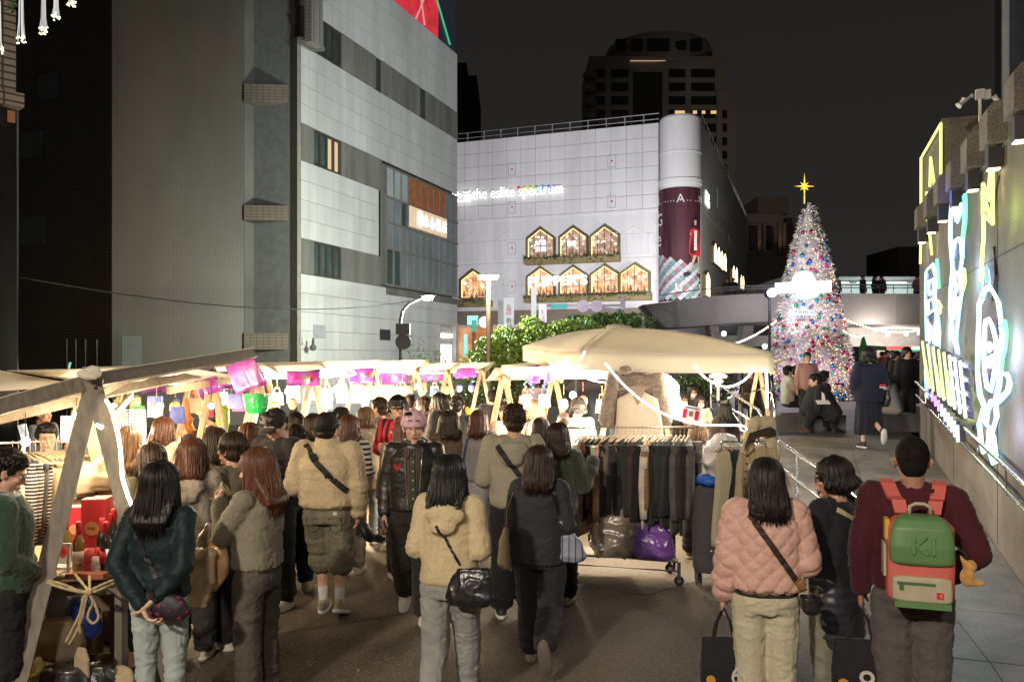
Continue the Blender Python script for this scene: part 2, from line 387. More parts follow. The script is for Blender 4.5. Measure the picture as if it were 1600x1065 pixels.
WOODG=m_wood('weathered_pine',(0.1,0.085,0.065),(0.2,0.17,0.13))
PLY=m_wood('plywood',(0.4,0.28,0.15),(0.55,0.42,0.25))
CANV=M('cream_canvas',(0.76,0.72,0.62),0.85,0,0.05,2.0,0.2,350,0.002)
def add_trans(m,col,f):
    nt=m.node_tree; b=nt.nodes['Principled BSDF']; o=[x for x in nt.nodes if x.type=='OUTPUT_MATERIAL'][0]; t=nt.nodes.new('ShaderNodeBsdfTranslucent'); t.inputs[0].default_value=cyc(col); mx=nt.nodes.new('ShaderNodeMixShader'); mx.inputs[0].default_value=f
    nt.links.new(b.outputs[0],mx.inputs[1]); nt.links.new(t.outputs[0],mx.inputs[2]); nt.links.new(mx.outputs[0],o.inputs[0])
add_trans(CANV,(0.9,0.84,0.7),0.4)
CANVIN=M('cream_canvas_lining',(0.7,0.62,0.46),0.85,0,0.05,2.0,0.2,350,0.002)
PURP=M('purple_vinyl',L((132,50,148)),0.3,0,0.25,6,0.25,12,0.01,spec=0.6)
PURPD=M('dark_purple_print',L((78,32,110)),0.35,0,0.1)
REDP=M('red_print',L((196,30,70)),0.4,0,0.05)
GREYP=M('grey_print',L((98,92,104)),0.4,0,0.1)
GLASS=M('window_glass',(0.12,0.15,0.16),0.08,0,0.15,0.6,0.0,spec=0.7)
LEDW=EM('led_white',(1.0,0.93,0.8),14.0)
LEDC=EM('led_cool',(0.85,0.95,1.0),14.0)
BULB=EM('warm_bulb',(1.0,0.78,0.42),9.0)
# ================================================================ GROUND
g=MB(); g.quad((-300,-60,0),(300,-60,0),(300,500,0),(-300,500,0)); gr=struct(g,'ground',ASPH)
XW=1.77
def rampz(Y):return max(0.0,min(0.75,(Y-6.6)*0.0852))
# ramp: rises between the hand rail and the wall; granite slabs as pieces
RAMPB=M('ramp_bedding',(0.12,0.11,0.1),0.9)
rampL=[(6.6,0.62),(7.6,0.36),(10.0,-0.40),(15.4,-0.55)]
def rampx(Y):
    for (a,xa),(b,xb) in zip(rampL,rampL[1:]):
        if a <= Y <= b:return xa+(xb-xa)*(Y-a)/(b-a)
    return rampL[-1][1]
rm=MB(); Ys=[6.6,7.6,10.0,15.4]
for a,b in zip(Ys,Ys[1:]):
    rm.hexa([(rampx(a),a,-0.05),(XW,a,-0.05),(XW,b,-0.05),(rampx(b),b,-0.05),(rampx(a),a,rampz(a)+0.004),(XW,a,rampz(a)+0.004),(XW,b,rampz(b)+0.004),(rampx(b),b,rampz(b)+0.004)])
ramp=struct(rm,'ramp',RAMPB)
for a in (7.6,10.0):
    pass
ny=9; k=0
for j in range(ny):
    y0=6.62+(15.4-6.62)*j/ny; y1=6.62+(15.4-6.62)*(j+1)/ny-0.006
    n=2
    for i in range(n):
        xa0=rampx(y0); xa1=rampx(y1)
        f0,f1=i/n,(i+1)/n
        p=lambda f,y,xl:xl+(XW-0.002-xl)*f
        th=0.02+0.001*((i*7+j*3) % 3)
        q=MB(); z0,z1=rampz(y0)+0.006,rampz(y1)+0.006
        A=(p(f0,y0,xa0)+0.003,y0); B=(p(f1,y0,xa0)-0.003,y0); C_=(p(f1,y1,xa1)-0.003,y1); D=(p(f0,y1,xa1)+0.003,y1)
        q.hexa([(A[0],A[1],z0),(B[0],B[1],z0),(C_[0],C_[1],z1),(D[0],D[1],z1),(A[0],A[1],z0+th),(B[0],B[1],z0+th),(C_[0],C_[1],z1+th),(D[0],D[1],z1+th)])
        q.build('paving_slab',GRAN,ramp)
PATCH=M('asphalt_patch',(0.048,0.042,0.035),0.7,0,0.35,2.5,0.8,120,0.006); PATCH2=M('asphalt_patch_pale',(0.085,0.07,0.055),0.7,0,0.3,3,0.8,120,0.006)
for (pts_,m_) in (([(452,905),(520,862),(600,862),(585,905)],PATCH2),([(700,935),(760,905),(985,900),(1005,928)],PATCH2)):
    q=MB(); q.add([G(x,CH*FL/(y-HZ),0.004) for x,y in pts_],[tuple(range(len(pts_)))]); struct(q,'road_patch',m_)
q=MB(); q.ribbon([G(x,CH*FL/(y-HZ),0.008) for x,y in ((330,1010),(470,985),(640,958),(800,945),(1010,930),(1120,900))],[.012]*6,[(FWD,UP)]*6,.0015); struct(q,'road_seam',M('tar_seam',(0.012,0.011,0.01),0.5))
# granite apron at the foot of the ramp (lies a step above the asphalt sheet)
ap=MB();
ap.hexa([(0.95,-2,0.004),(XW,-2,0.004),(XW,6.6,0.004),(0.62,6.6,0.004),(0.95,-2,0.014),(XW,-2,0.014),(XW,6.6,0.014),(0.62,6.6,0.014)])
aw=struct(ap,'pavement',RAMPB)
for j in range(7):
    y0=-2+8.6*j/7; y1=y0+8.6/7-0.006
    for i in range(2):
        xl0=0.95-(0.33)*(y0+2)/8.6; xl1=0.95-0.33*(y1+2)/8.6
        a0=xl0+(XW-xl0)*i/2+0.003; b0=xl0+(XW-xl0)*(i+1)/2-0.003; a1=xl1+(XW-xl1)*i/2+0.003; b1=xl1+(XW-xl1)*(i+1)/2-0.003
        q=MB(); zt=0.03+0.002*((i+j) % 2)
        q.hexa([(a0,y0,0.016),(b0,y0,0.016),(b1,y1,0.016),(a1,y1,0.016),(a0,y0,zt),(b0,y0,zt),(b1,y1,zt),(a1,y1,zt)])
        q.build('paving_slab',GRAN,aw)
# raised plaza behind the ramp
pz=MB(); pz.slab([(-3.2,14.2,-0.02),(-0.55,14.2,-0.02),(-0.55,15.4,-0.02),(XW,15.4,-0.02),(XW,20,-0.02),(30,20,-0.02),(30,78,-0.02),(-8,78,-0.02),(-8,30,-0.02),(-5,20,-0.02)],(0,0,0.77))
struct(pz,'plaza',m_granite('plaza_granite',(0.1,0.1,0.11),(0.2,0.2,0.205),90))
# ================================================================ LEFT BUILDING (pale tiled facade)
XF=-15.4; Y0F,Y1F=22.19,34.5; TOPZ=16.2
GLIN=M('facade_grey_band',(0.15,0.145,0.13),0.8,0,0.25,1.4,0.15,20,stretch=(1,1,0.15),coord='World')
PANEL=M('facade_panel',(0.52,0.52,0.51),0.55,0,0.11,0.9,0.12,15,stretch=(1,1,0.16),coord='World',rnd=0.1)
JOINT=M('facade_joint',(0.16,0.16,0.155),0.9)
FRAME=M('window_frame',(0.06,0.055,0.045),0.5,0.2)
lb=thing('office_building','pale grey panelled building with strip windows and a cream tea shop sign','building',(XF-4,28,0))
w=MB(); w.box2((XF-14,Y0F+0.02,0),(XF-0.25,Y1F-0.02,TOPZ)); w.build('wall',JOINT,lb)
bands=[(12.25,13.5),(8.52,9.72),(4.87,6.02)]
GY0,GZ0,GZ1=27.4,4.98,9.56   # glazed corner
SHY0=32.55; SHZ=3.75            # shop recess
wins=[(22.9,24.6,0,'dark'),(22.9,24.6,1,'lit'),(22.9,24.6,2,'dark'),(26.95,27.4,0,'slit'),(30.65,31.2,0,'slit')]
# panels
rows=[]
def split(z0,z1,n):return [(z0+(z1-z0)*i/n,z0+(z1-z0)*(i+1)/n) for i in range(n)]
rows+=split(0,4.87,8)+split(6.02,8.52,4)+split(9.72,12.25,4)+split(13.5,16.2,4)
ncol=27; pw=(Y1F-Y0F)/ncol
cells=[]
for z0,z1 in rows:
    for c in range(ncol):
        a,b=Y0F+c*pw,Y0F+(c+1)*pw
        if b>GY0+0.1 and z0>GZ0-0.2 and z1<GZ1+0.2:continue
        if b>SHY0+0.1 and z1<SHZ:continue
        cells.append((a,b,z0,z1))
cells.sort(key=lambda q:-((q[1]-q[0])*(q[3]-q[2])/((q[0])**2)) + (5 if q[3]<2.0 else 0))
shared={}
rest=MB()
for i,(a,b,z0,z1) in enumerate(cells):
    hgt=round(z1-z0,3)
    if i<290:
        if hgt not in shared:
            q=MB(); q.box2((-0.06,0.006,0.006),(0,pw-0.006,hgt-0.006)); shared[hgt]=q.mesh('facade_panel',PANEL)
        o=link_mesh('facade_panel',shared[hgt],lb,Vector((XF+random.uniform(-0.004,0.004),a,z0))-WL(lb))
    else:rest.box2((XF-0.06,a+0.006,z0+0.006),(XF,b-0.006,z1-0.006))
props(rest.build('facade_panels_lower',PANEL,lb),kind='stuff')
def facade_poly(mb,y0,y1,z0,z1,x0,x1,mi=0):mb.box2((XF+x0,y0,z0),(XF+x1,y1,z1),mi)
bd=MB()
for bi,(z0,z1) in enumerate(bands):
    segs=[(Y0F,Y1F if bi==0 else GY0)]
    for (wa,wb,wi,kd) in wins:
        if wi==bi:
            ns=[]
            for (s0,s1) in segs:
                if wa>s0 and wb<s1:ns+=[(s0,wa),(wb,s1)]
                elif wa>s0 and wa<s1:ns+=[(s0,wa)]
                else:ns.append((s0,s1))
            segs=ns
    for (s0,s1) in segs:
        if s1-s0>0.02:bd=MB(); facade_poly(bd,s0,s1,z0+0.004,z1-0.004,-0.05,0.02); bd.build('band',GLIN,lb)
bd=MB(); facade_poly(bd,GY0,27.75,GZ0,GZ1,-0.05,0.03); bd.build('band',GLIN,lb)
bd=MB(); facade_poly(bd,GY0+0.35,Y1F,4.6,4.87,-0.05,0.04); bd.build('band',GLIN,lb)
WARMWIN=EM('lit_room',(1.0,0.78,0.45),0.75)
TEALG=M('tinted_glass',(0.05,0.075,0.075),0.1,0,0.3,1.0,0,spec=0.8)
PALEG=M('film_backed_glass',(0.2,0.23,0.25),0.12,0,0.15,0.7,0,spec=0.8)
PALEB=M('pale_film_glass',(0.34,0.39,0.41),0.15,0,0.1,0.7,0,spec=0.6)
for (wa,wb,wi,kd) in wins:
    z0,z1=bands[wi]
    f=MB(); facade_poly(f,wa,wb,z0,z0+0.07,-0.25,-0.02); facade_poly(f,wa,wb,z1-0.07,z1,-0.25,-0.02)
    n=4 if wb-wa>1 else 1
    for i in range(n+1):
        y=wa+(wb-wa-0.05)*i/n; facade_poly(f,y,y+0.05,z0+0.07,z1-0.07,-0.25,-0.02)
    fo=f.build('window',FRAME,lb)
    for i in range(n):
        a=wa+(wb-wa-0.05)*i/n+0.05; b=wa+(wb-wa-0.05)*(i+1)/n
        p=MB(); facade_poly(p,a,b,z0+0.07,z1-0.07,-0.16,-0.12)
        m=WARMWIN if (kd=='lit' and i >= 2) else TEALG
        p.build('pane',m,fo)
# glazed corner: mullions, panes
zl=[GZ0,6.39,7.4,8.38,GZ1]; yl=[27.75+ (34.4-27.75)*i/11 for i in range(12)]
f=MB()
for z in zl:facade_poly(f,27.75,34.5,z-0.035,z+0.035,-0.05,0.05)
for y in yl:facade_poly(f,y-0.025,y+0.025,GZ0+0.04,GZ1-0.04,-0.049,0.045)
f.build('mullions',M('mullion_grey',(0.2,0.19,0.16),0.5,0.2),lb)
BROWN=M('brown_blind',(0.2,0.07,0.03),0.5,0,0.35,3,0,em=(0.35,0.1,0.03),es=0.25)
for i in range(11):
    for j in range(4):
        p=MB(); facade_poly(p,yl[i]+0.025,yl[i+1]-0.025,zl[j]+0.035,zl[j+1]-0.035,-0.03,0.0)
        m=PALEG
        if j==3 and 3 <= i <= 8:m=BROWN
        elif j==3 and i<3:m=PALEB
        elif j==2 and i in (2,):m=TEALG
        elif j==0 and i<2:m=TEALG
        p.build('pane',m,lb)
lv=MB()
for k in range(12):
    for (za,zb) in ((8.45,9.5),(5.1,6.3)):
        z=za+(zb-za)*k/12; lv.obox((XF+0.04,27.93-0.34,z),(0.03,0,-0.02),(0,0.15,0),(0.004,0,0.006))
lv.build('louvre',GLIN,lb)
# tea shop sign on the glass
sgp=MB(); CREAMS=M('sign_panel_cream',(0.6,0.45,0.32),0.5,0,0.05,em=(1.0,0.72,0.48),es=0.42)
for i in range(3,9):
    q=MB(); facade_poly(q,yl[i]+0.04,yl[i+1]-0.04,7.5,8.34,0.052,0.1); q.build('sign_panel',CREAMS,lb)
for i,chh in enumerate('永心鳳茶'):
    text_mesh(chh,EM('sign_white',(0.95,1,0.92),3.0),(XF+0.105,(yl[5+i]+yl[6+i])/2-0.02,7.93),(0,1,0),height=0.5,width=0.42,ext=0.03,name='sign_character',parent=lb,center=True)
cr=MB(); cyc_y=(yl[4]+yl[5])/2
cr.tube([(XF+0.13,cyc_y+0.2*math.cos(a),7.93+0.3*math.sin(a)) for a in [2*math.pi*k/20 for k in range(20)]],0.03,6,closed=True)
cr.tube([(XF+0.13,cyc_y+0.07*math.cos(a),7.93+0.2*math.sin(a)) for a in [2*math.pi*k/14 for k in range(14)]],0.02,6,closed=True)
cr.build('sign_emblem',EM('sign_white',(0.95,1,0.92),3.0),lb)
# LED billboard on the roof corner
bb=thing('billboard','red lit advertising screen on the roof edge of the pale grey building','billboard',(XF,31,TOPZ))
q=MB(); q.box2((XF-0.5,27.2,TOPZ+0.02),(XF-0.1,34.6,TOPZ+5)); q.build('frame',DKMET,bb)
SCRN=m_screen('red_screen',[(0.35,0.01,0.02),(0.75,0.03,0.05),(0.5,0.02,0.03)],1.2,0.9)
q=MB(); q.box2((XF-0.098,27.25,TOPZ+0.05),(XF-0.07,32.6,TOPZ+4.9)); q.build('screen',SCRN,bb)
q=MB()
for (a,b,c,d) in ((28.2,0.1,30.6,2.4),(30.4,0.05,31.6,1.8),(31.2,0.1,30.2,2.2),(29,0.6,28.2,2.2)):
    q.tube([(XF-0.06,a,TOPZ+b),(XF-0.06,(a+c)/2+0.1,TOPZ+(b+d)/2+0.2),(XF-0.06,c,TOPZ+d)],0.06,5)
q.build('picture_lines',EM('screen_pink',(0.9,0.35,0.35),0.8),bb)
q=MB(); q.box2((XF-0.098,32.62,TOPZ+0.05),(XF-0.075,34.5,TOPZ+4.9)); q.build('screen',M('dark_screen',(0.012,0.013,0.016),0.4,em=(0.01,0.012,0.02),es=1),bb)
q=MB(); q.bar((XF-0.06,32.3,TOPZ+1.8),(XF-0.06,33.8,TOPZ+0.2),0.1,0.05); q.build('picture_lines',EM('screen_green',(0.05,0.5,0.25),1.0),bb)
# shop front at the corner
q=MB(); facade_poly(q,SHY0,34.5,0,3.75,-0.24,-0.16); facade_poly(q,SHY0-0.02,SHY0+0.08,0,3.75,-0.16,0.03); facade_poly(q,34.3,34.5,0,3.75,-0.16,0.03); facade_poly(q,SHY0+0.08,34.3,3.6,3.75,-0.16,0.02)
q.build('shop_front',M('shop_stone',(0.5,0.46,0.42),0.6),lb)
q=MB(); facade_poly(q,SHY0+0.1,34.1,0.1,2.75,-0.155,-0.1); q.build('shop_window',EM('shop_lightbox',(1.0,0.97,1.0),1.8,sample=True),lb)
text_mesh('CHARLES & KEITH',EM('shop_letters',(1,1,0.97),2.2),(XF-0.12,SHY0+0.15,3.05),(0,1,0),width=1.45,height=0.2,ext=0.05,name='shop_lettering',parent=lb)
# small details: vent, cctv, hatch
vt=MB()
p0=onX(594,531,XF+0.02); p1=onX(608,517,XF+0.02)
vt.box2((XF+0.001,p0.y,p0.z),(XF+0.03,p1.y+0.1,p1.z+0.05));
for k in range(6):vt.box2((XF+0.03,p0.y+0.05,p0.z+0.05+k*0.06),(XF+0.05,p1.y+0.05,p0.z+0.075+k*0.06))
vt.build('vent',DKMET,lb)
ht=MB(); p0=onX(489,528,XF); p1=onX(508,508,XF); ht.box2((XF+0.001,p0.y,p0.z),(XF+0.02,p1.y,p1.z)); ht.build('hatch',M('hatch_grey',(0.3,0.31,0.33),0.5),lb)
def cctv(name,base,lookx,col,label):
    t=thing(name,label,'camera',base)
    b=Vector(base); q=MB(); q.box(b,(0.12,0.12,0.2)); q.bar(b,b+RIGHT*0.35*lookx+UP*0.05,0.05,0.05); q.build('bracket',col,t)
    q=MB(); q.tube([b+RIGHT*0.33*lookx+UP*0.08,b+RIGHT*0.33*lookx-UP*0.15],0.05,8); q.sphere(b+RIGHT*0.33*lookx-UP*0.22,0.11,10,7); q.build('dome',M('cctv_dome',(0.1,0.1,0.1),0.15),t); return t
WALLCAM=M('camera_casing',(0.55,0.53,0.48),0.5)
cctv('security_camera',onX(473,532,XF+0.1),1,WALLCAM,'white dome camera on a bracket at the near corner of the pale grey building')
# ================================================================ BROWN TILED BUILDING
br=thing('tiled_building','tall brown tiled building with blank walls left of the pale grey facade','building',P(300,560,25)-Vector((0,0,P(300,560,25).z)))
A0=P(381,557,26.3); dirw=(FWD*0.5+RIGHT*0.866); s1=-5.49
# solve left end at px 175
def ray_line(px,p0,dr):
    t=(px-800)/FL; rd=FWD+RIGHT*t; # p = k*rd ; p0+s*dr
    a=Matrix(((rd.x,-dr.x),(rd.y,-dr.y))); k,s=a.inverted() @ Vector((p0.x,p0.y)); return p0+dr*s
B0=ray_line(175,A0,dirw);
def vwall(mb,a,b,z0,z1,th,mi=0):
    a=Vector((a.x,a.y,0)); b=Vector((b.x,b.y,0)); d=(b-a).normalized(); n=Vector((d.y,-d.x,0)); nb=-n*th
    mb.hexa([a+UP*z0,b+UP*z0,b+nb+UP*z0,a+nb+UP*z0,a+UP*z1,b+UP*z1,b+nb+UP*z1,a+nb+UP*z1],mi)
dw=(A0-B0).normalized()
TILE=m_tile('brown_wall_tile',(0.1,0.083,0.065),(0.112,0.094,0.074),(0.08,0.067,0.053),0.12,0.06,(dw.x,dw.y))
q=MB(); vwall(q,B0,A0,0,19,0.4); q.build('wall',TILE,br)
# dark wing going back to the left
C0=ray_line(-160,B0,(RIGHT*-0.9+FWD*0.43).normalized()); dw2=(C0-B0).normalized()
TILE2=m_tile('dark_wall_tile',(0.1,0.088,0.072),(0.11,0.097,0.08),(0.03,0.026,0.022),0.2,0.1,(dw2.x,dw2.y))
q=MB(); vwall(q,C0,B0-dw*0.001,0,19,0.4); q.build('wall',TILE2,br)
for (pxa,pya,pxb,pyb) in ((33,210,68,250),(33,340,70,385),(60,120,90,160)):
    a=ray_line(pxa,B0,dw2); b=ray_line(pxb,B0,dw2); da=(a-Vector((0,0,0))).dot(FWD)
    z1=CH+(HZ-pya)/FL*da; z0=CH+(HZ-pyb)/FL*da; n=Vector((-dw2.y,dw2.x,0)); n=n if n.dot(FWD)<0 else -n
    f=MB(); f.hexa([Vector((a.x,a.y,z0))+n*0.01,Vector((b.x,b.y,z0))+n*0.01,Vector((b.x,b.y,z0))+n*0.06,Vector((a.x,a.y,z0))+n*0.06,Vector((a.x,a.y,z1))+n*0.01,Vector((b.x,b.y,z1))+n*0.01,Vector((b.x,b.y,z1))+n*0.06,Vector((a.x,a.y,z1))+n*0.06])
    f.build('window',TEALG,br)
for z0 in (8.0,12.2,3.8):  # long oval lamps/pipes on dark wing
    pass
# fluted recess with column and beams between px 375 and 470
D0=P(466,557,26.6)
q=MB(); e0=P(381,557,26.5); e1=P(397,557,27.0)
q2=MB();
A0s=A0+dw*0.02
vwall(q2,A0s,P(402,557,27.0),0,18.9,0.3); q2.build('pilaster',M('pale_pilaster',(0.13,0.125,0.115),0.8,0,0.15,0.6),br)
q=MB(); vwall(q,P(402,557,27.6),P(480,557,28.6),0,19,0.3)
for pxx in (411,417):q.tube([P(pxx,557,27.5)-UP*2,P(pxx,557,27.5)+UP*17],0.05,6)
TILE3=m_tile('recess_tile',(0.09,0.075,0.06),(0.11,0.09,0.07),(0.05,0.04,0.035),0.2,0.1,(cs,sn)); q.build('recess_wall',TILE3,br)
TILE4=m_tile('beam_tile',(0.17,0.145,0.115),(0.2,0.165,0.13),(0.09,0.08,0.065),0.2,0.1,(cs,sn))
for (ya,yb) in ((139,166),(325,348),(521,546)):
    za=CH+(HZ-ya)/FL*26.7; zb=CH+(HZ-yb)/FL*26.7; q=MB(); a=P(381,557,26.2); b=P(465,557,26.35); vwall(q,a,b,zb,za,1.0); q.build('beam',TILE4,br)
q=MB(); a=P(464.5,557,26.0); b=P(470.5,557,26.1); vwall(q,a,b,0,CH+(HZ-58)/FL*26.1,0.6); q.build('corner_pier',M('corner_pier_grey',(0.2,0.19,0.165),0.8),br)
q=MB(); a=P(476,557,25.6); b=P(487,557,25.5); vwall(q,a,b,CH+(HZ-66)/FL*25.6,19,0.6); q.build('stair_tower',m_tile('tower_tile',(0.26,0.25,0.23),(0.3,0.29,0.26),(0.15,0.14,0.13),0.12,0.12,(cs,sn)),br)
q=MB(); a=P(466,557,25.8); b=P(486,557,25.7); vwall(q,a,b,CH+(HZ-62)/FL*25.7,CH+(HZ-56)/FL*25.7,1.0); q.build('ledge',GLIN,br)
# ground-level clutter on the tiled wall: doors, pipes
q=MB(); a=P(190,557,23.3); b=P(222,557,23.6); vwall(q,a,b,0,2.8,0.1); q.build('door',M('grey_door',(0.1,0.105,0.1),0.7),br)
for pxx in (104,118,133,151):
    q=MB(); q.tube([P(pxx,557,22.5)-UP*2,P(pxx,530,22.5)],0.04,6); q.build('pipe',DKMET,br)
single(MB().tube([P(108,590,21),P(108,572,21),P(110,566,21)],0.03,6),'tube_lamp',EM('teal_tube',(0.3,0.75,0.65),0.9),'thin teal light tube standing before the dark tiled wing','lamp')
# sagging cable across facades
cb=MB(); pts=[]
a=P(0,427,12); b=P(640,470,24)
for k in range(25):
    u=k/24; p=a.lerp(b,u); p.z -= 1.5*u*(1-u); pts.append(p)
cb.tube(pts,0.012,5); single(cb,'overhead_cable',BLACK,'thin dark cable sagging across the street before the tiled building','cable')
# ================================================================ NEAR BUILDING EDGE, top left
nb=thing('corner_building','brick tiled upper storey edge above a dark shop at far left','building',G(-60,9.5))
a=P(-200,557,8.6); b=P(27,557,9.6); dd=(Vector((b.x,b.y,0))-Vector((a.x,a.y,0))).normalized()
ledge=CH+(HZ-160)/FL*9.6
NT=m_tile('pale_long_tile',(0.27,0.23,0.19),(0.3,0.26,0.22),(0.05,0.045,0.04),0.32,0.085,(dd.x,dd.y))
q=MB(); vwall(q,a,P(25,557,9.58),ledge+0.1,8.2,0.5); q.build('wall',NT,nb)
q=MB(); vwall(q,a-FWD*0.1,P(38,557,9.6),ledge-0.06,ledge+0.1,0.8); q.build('ledge',NT,nb)
q=MB(); vwall(q,a,P(27,557,9.7),0,ledge-0.07,0.3); q.build('shop_glass',M('dark_shop_glass',(0.012,0.012,0.014),0.15,0,0.1),nb)
q=MB(); q.tube([P(27.5,557,9.55)-UP*2.1,P(27.5,175,9.55)],0.012,5); q.build('frame_edge',M('metal_edge',(0.15,0.15,0.15),0.4,0.5),nb)
q=MB(); vwall(q,P(12,557,9.5),P(24,557,9.55),CH+(HZ-190)/FL*9.5,CH+(HZ-172)/FL*9.5,0.02); q.build('window',EM('dim_amber',(0.6,0.25,0.08),0.25),nb)
# icicle tassel lights
tg='fibre tassel lights hanging over the street'
for i,(px,py,L_) in enumerate(((33,66,75),(68,52,60),(88,30,45),(112,12,30),(-2,82,40))):
    lb_=['longest white tassel light hanging nearest the brick storey','white tassel light second from the brick storey','white tassel light third from the brick storey','short white tassel light farthest right of its row','white tassel light cut by the left photo edge'][i]
    t=thing('tassel_light',lb_,'light',P(px,py-L_,8),tg)
    q=MB(); tp=MB()
    for k in range(16):
        sx=random.uniform(-7,7)*(1.0); yy=py+random.uniform(-10,2)
        a=P(px+sx*0.35,py-L_-40,8+random.uniform(-.03,.03)); b=P(px+sx*0.6,py-L_*0.4,8); c=P(px+sx,yy,8+random.uniform(-.05,.05))
        q.tube([a,b,c],0.0022,4); tp.sphere(c,0.008,5,4)
    q.build('fibres',EM('fibre_white',(0.9,0.88,0.85),0.8),t); tp.build('fibre_tips',EM('fibre_tip',(1,0.9,0.55),4),t)
# a few leaves of a hanging plant near the tiled storey
q=MB(); c0=P(20,14,9.0)
for k in range(9):
    an=2*math.pi*k/9; d=RIGHT*math.cos(an)*0.09+UP*math.sin(an)*0.07-FWD*0.03; n=UP.cross(d).normalized()*0.018
    q.slab([c0,c0+d*0.5+n,c0+d,c0+d*0.5-n],FWD*0.003)
single(q,'hanging_plant',m_leaf('pot_leaf',(0.03,0.08,0.02),(0.06,0.14,0.03)),'small green leaf rosette beside the brick storey','plant')
# ================================================================ ESLITE BUILDING (white mall)
YE=80.0; ETOP=25.2
ew=thing('shopping_centre','white shopping centre with house shaped lit windows and glowing lettering','building',(-24,YE,0))
WHW=M('white_wall',(0.66,0.65,0.66),0.75,0,0.1,0.5,0.05,8,stretch=(1,1,0.12),coord='World',rnd=0.05)
WHJ=M('wall_joint',(0.47,0.46,0.48),0.9)
xl=-46.0; xr=onY(1029,300,YE).x
q=MB(); q.box2((xl,YE+0.1,0.0),(xr,YE+40,ETOP)); q.build('wall',WHJ,ew)
ncol=20; pwid=(xr-xl)/ncol
for r in range(6):
    for c in range(ncol):
        if c<5:continue
        z0=16.8+r*1.4; q=MB(); q.box2((xl+c*pwid+0.02,YE,z0+0.02),(xl+(c+1)*pwid-0.02,YE+0.1,z0+1.38)); q.build('wall_panel',WHW,ew)
for r in range(4):
    for c in range(ncol):
        if c<5:continue
        z0=7.3+r*2.37; q=MB(); q.box2((xl+c*pwid+0.003,YE,z0+0.012),(xl+(c+1)*pwid-0.003,YE+0.1,z0+2.36)); q.build('wall_panel',WHW,ew)
q=MB(); q.box2((xl,YE-0.12,16.6),(xr,YE+0.1,16.78)); q.box2((xl,YE-0.1,7.1),(xr,YE+0.1,7.28)); q.build('ledge',WHW,ew)
for (px,py) in ((800,265),(956,252),(800,324),(956,315),(800,388),(800,448)):
    c=onY(px,py,YE-0.02); q=MB()
    for (dx,dz,w_,h_) in ((-0.4,0,0.05,1.2),(0.4,0,0.05,1.2),(0,0.6,0.85,0.05),(0,-0.6,0.85,0.05)):q.box((c.x+dx,c.y,c.z+dz),(w_,0.05,h_))
    ho=q.build('hatch',M('hatch_line',(0.36,0.36,0.38),0.8),ew)
    q=MB(); q.slab([(c.x-0.13,YE-0.03,c.z+0.1),(c.x+0.13,YE-0.03,c.z+0.1),(c.x,YE-0.03,c.z-0.13)],(0,0.02,0)); q.build('hatch_mark',REDP,ho)
# roof railing
rl=MB()
for k in range(int((xr-xl)/1.9)+1):
    x=xl+k*1.9; rl.tube([(x,YE+0.3,ETOP),(x,YE+0.3,ETOP+1.0)],0.05,5)
for z in (0.45,1.0):rl.tube([(xl,YE+0.3,ETOP+z),(xr,YE+0.3,ETOP+z)],0.05,5)
rl.build('roof_railing',M('railing_grey',(0.4,0.38,0.4),0.5),ew)
# corner cylinder
ccx=onY(1061,300,YE-0.2).x; rad=2.0
q=MB(); q.lathe([(rad,0),(rad,ETOP+0.1),(rad-0.1,ETOP+0.3),(0.1,ETOP+0.4)],(ccx,YE+0.6,0),40); co=q.build('corner_drum',WHW,ew,smooth=False)
for z in (10.5+6.6,19.2+2.7):
    q=MB(); q.lathe([(rad+0.05,0),(rad+0.05,0.1)],(ccx,YE+0.6,z),40); q.build('drum_ring',WHW,co)
q=MB(); q.lathe([(rad+0.12,0),(rad+0.12,0.5)],(ccx,YE+0.6,onY(1061,290,YE).z),40); q.build('drum_ring',WHW,co)
q=MB(); q.box2((xr,YE+0.5,0),(ccx-1.6,YE+3,ETOP-0.3)); q.build('wall_return',WHW,ew)
# curved fashion banner on the drum
zt=onY(1061,292,YE-1.4).z; zb=onY(1061,470,YE-1.4).z
def drum(u,v,r):a=-math.pi*0.93+u*math.pi*0.86; return Vector((ccx+r*math.cos(a),YE+0.6+r*math.sin(a),zb+(zt-zb)*v))
bn=MB(); bn.grid(lambda u,v:drum(u,v,rad+0.05),24,20)
MAROON=M('maroon_backdrop',(0.055,0.013,0.024),0.6,0,0.5,0.6,0,stretch=(3,3,0.3))
bo=bn.build('drum_banner',MAROON,ew)
FT,FP,FW=M('teal_check',(0.18,0.3,0.32),0.6,0,0.1),M('rose_check',(0.34,0.14,0.17),0.6,0,0.1),M('pale_check',(0.5,0.5,0.55),0.6,0,0.1)
fl=MB()
def dpoly(mb,pts,r,mi=0):mb.add([drum(u,v,r) for u,v in pts],[tuple(range(len(pts)))],mi)
nk=9
for i in range(-nk,nk*2):
    for j in range(-nk,nk*2):
        cu,cv=0.5+(i+j)*0.06,0.16+(i-j)*0.026
        pts=[(cu-0.056,cv),(cu,cv-0.024),(cu+0.056,cv),(cu,cv+0.024)]
        if cu-0.05<0.0 or cu+0.06>1.0 or cv-0.02<0.0 or cv>0.36+0.12*(0.5-cu):continue
        dpoly(fl,pts,rad+0.07,[0,2,1,2][(i*2+j) % 4] if i % 2==0 else (2 if j % 2 else 0))
fl.build('printed_floor',[FT,FP,FW],bo)
fg=MB()
SK,RD,BK,WT=M('printed_skin',(0.5,0.33,0.26),0.6),M('printed_red',(0.5,0.02,0.03),0.6),M('printed_black',(0.01,0.01,0.012),0.6),M('printed_white',(0.65,0.62,0.6),0.6)
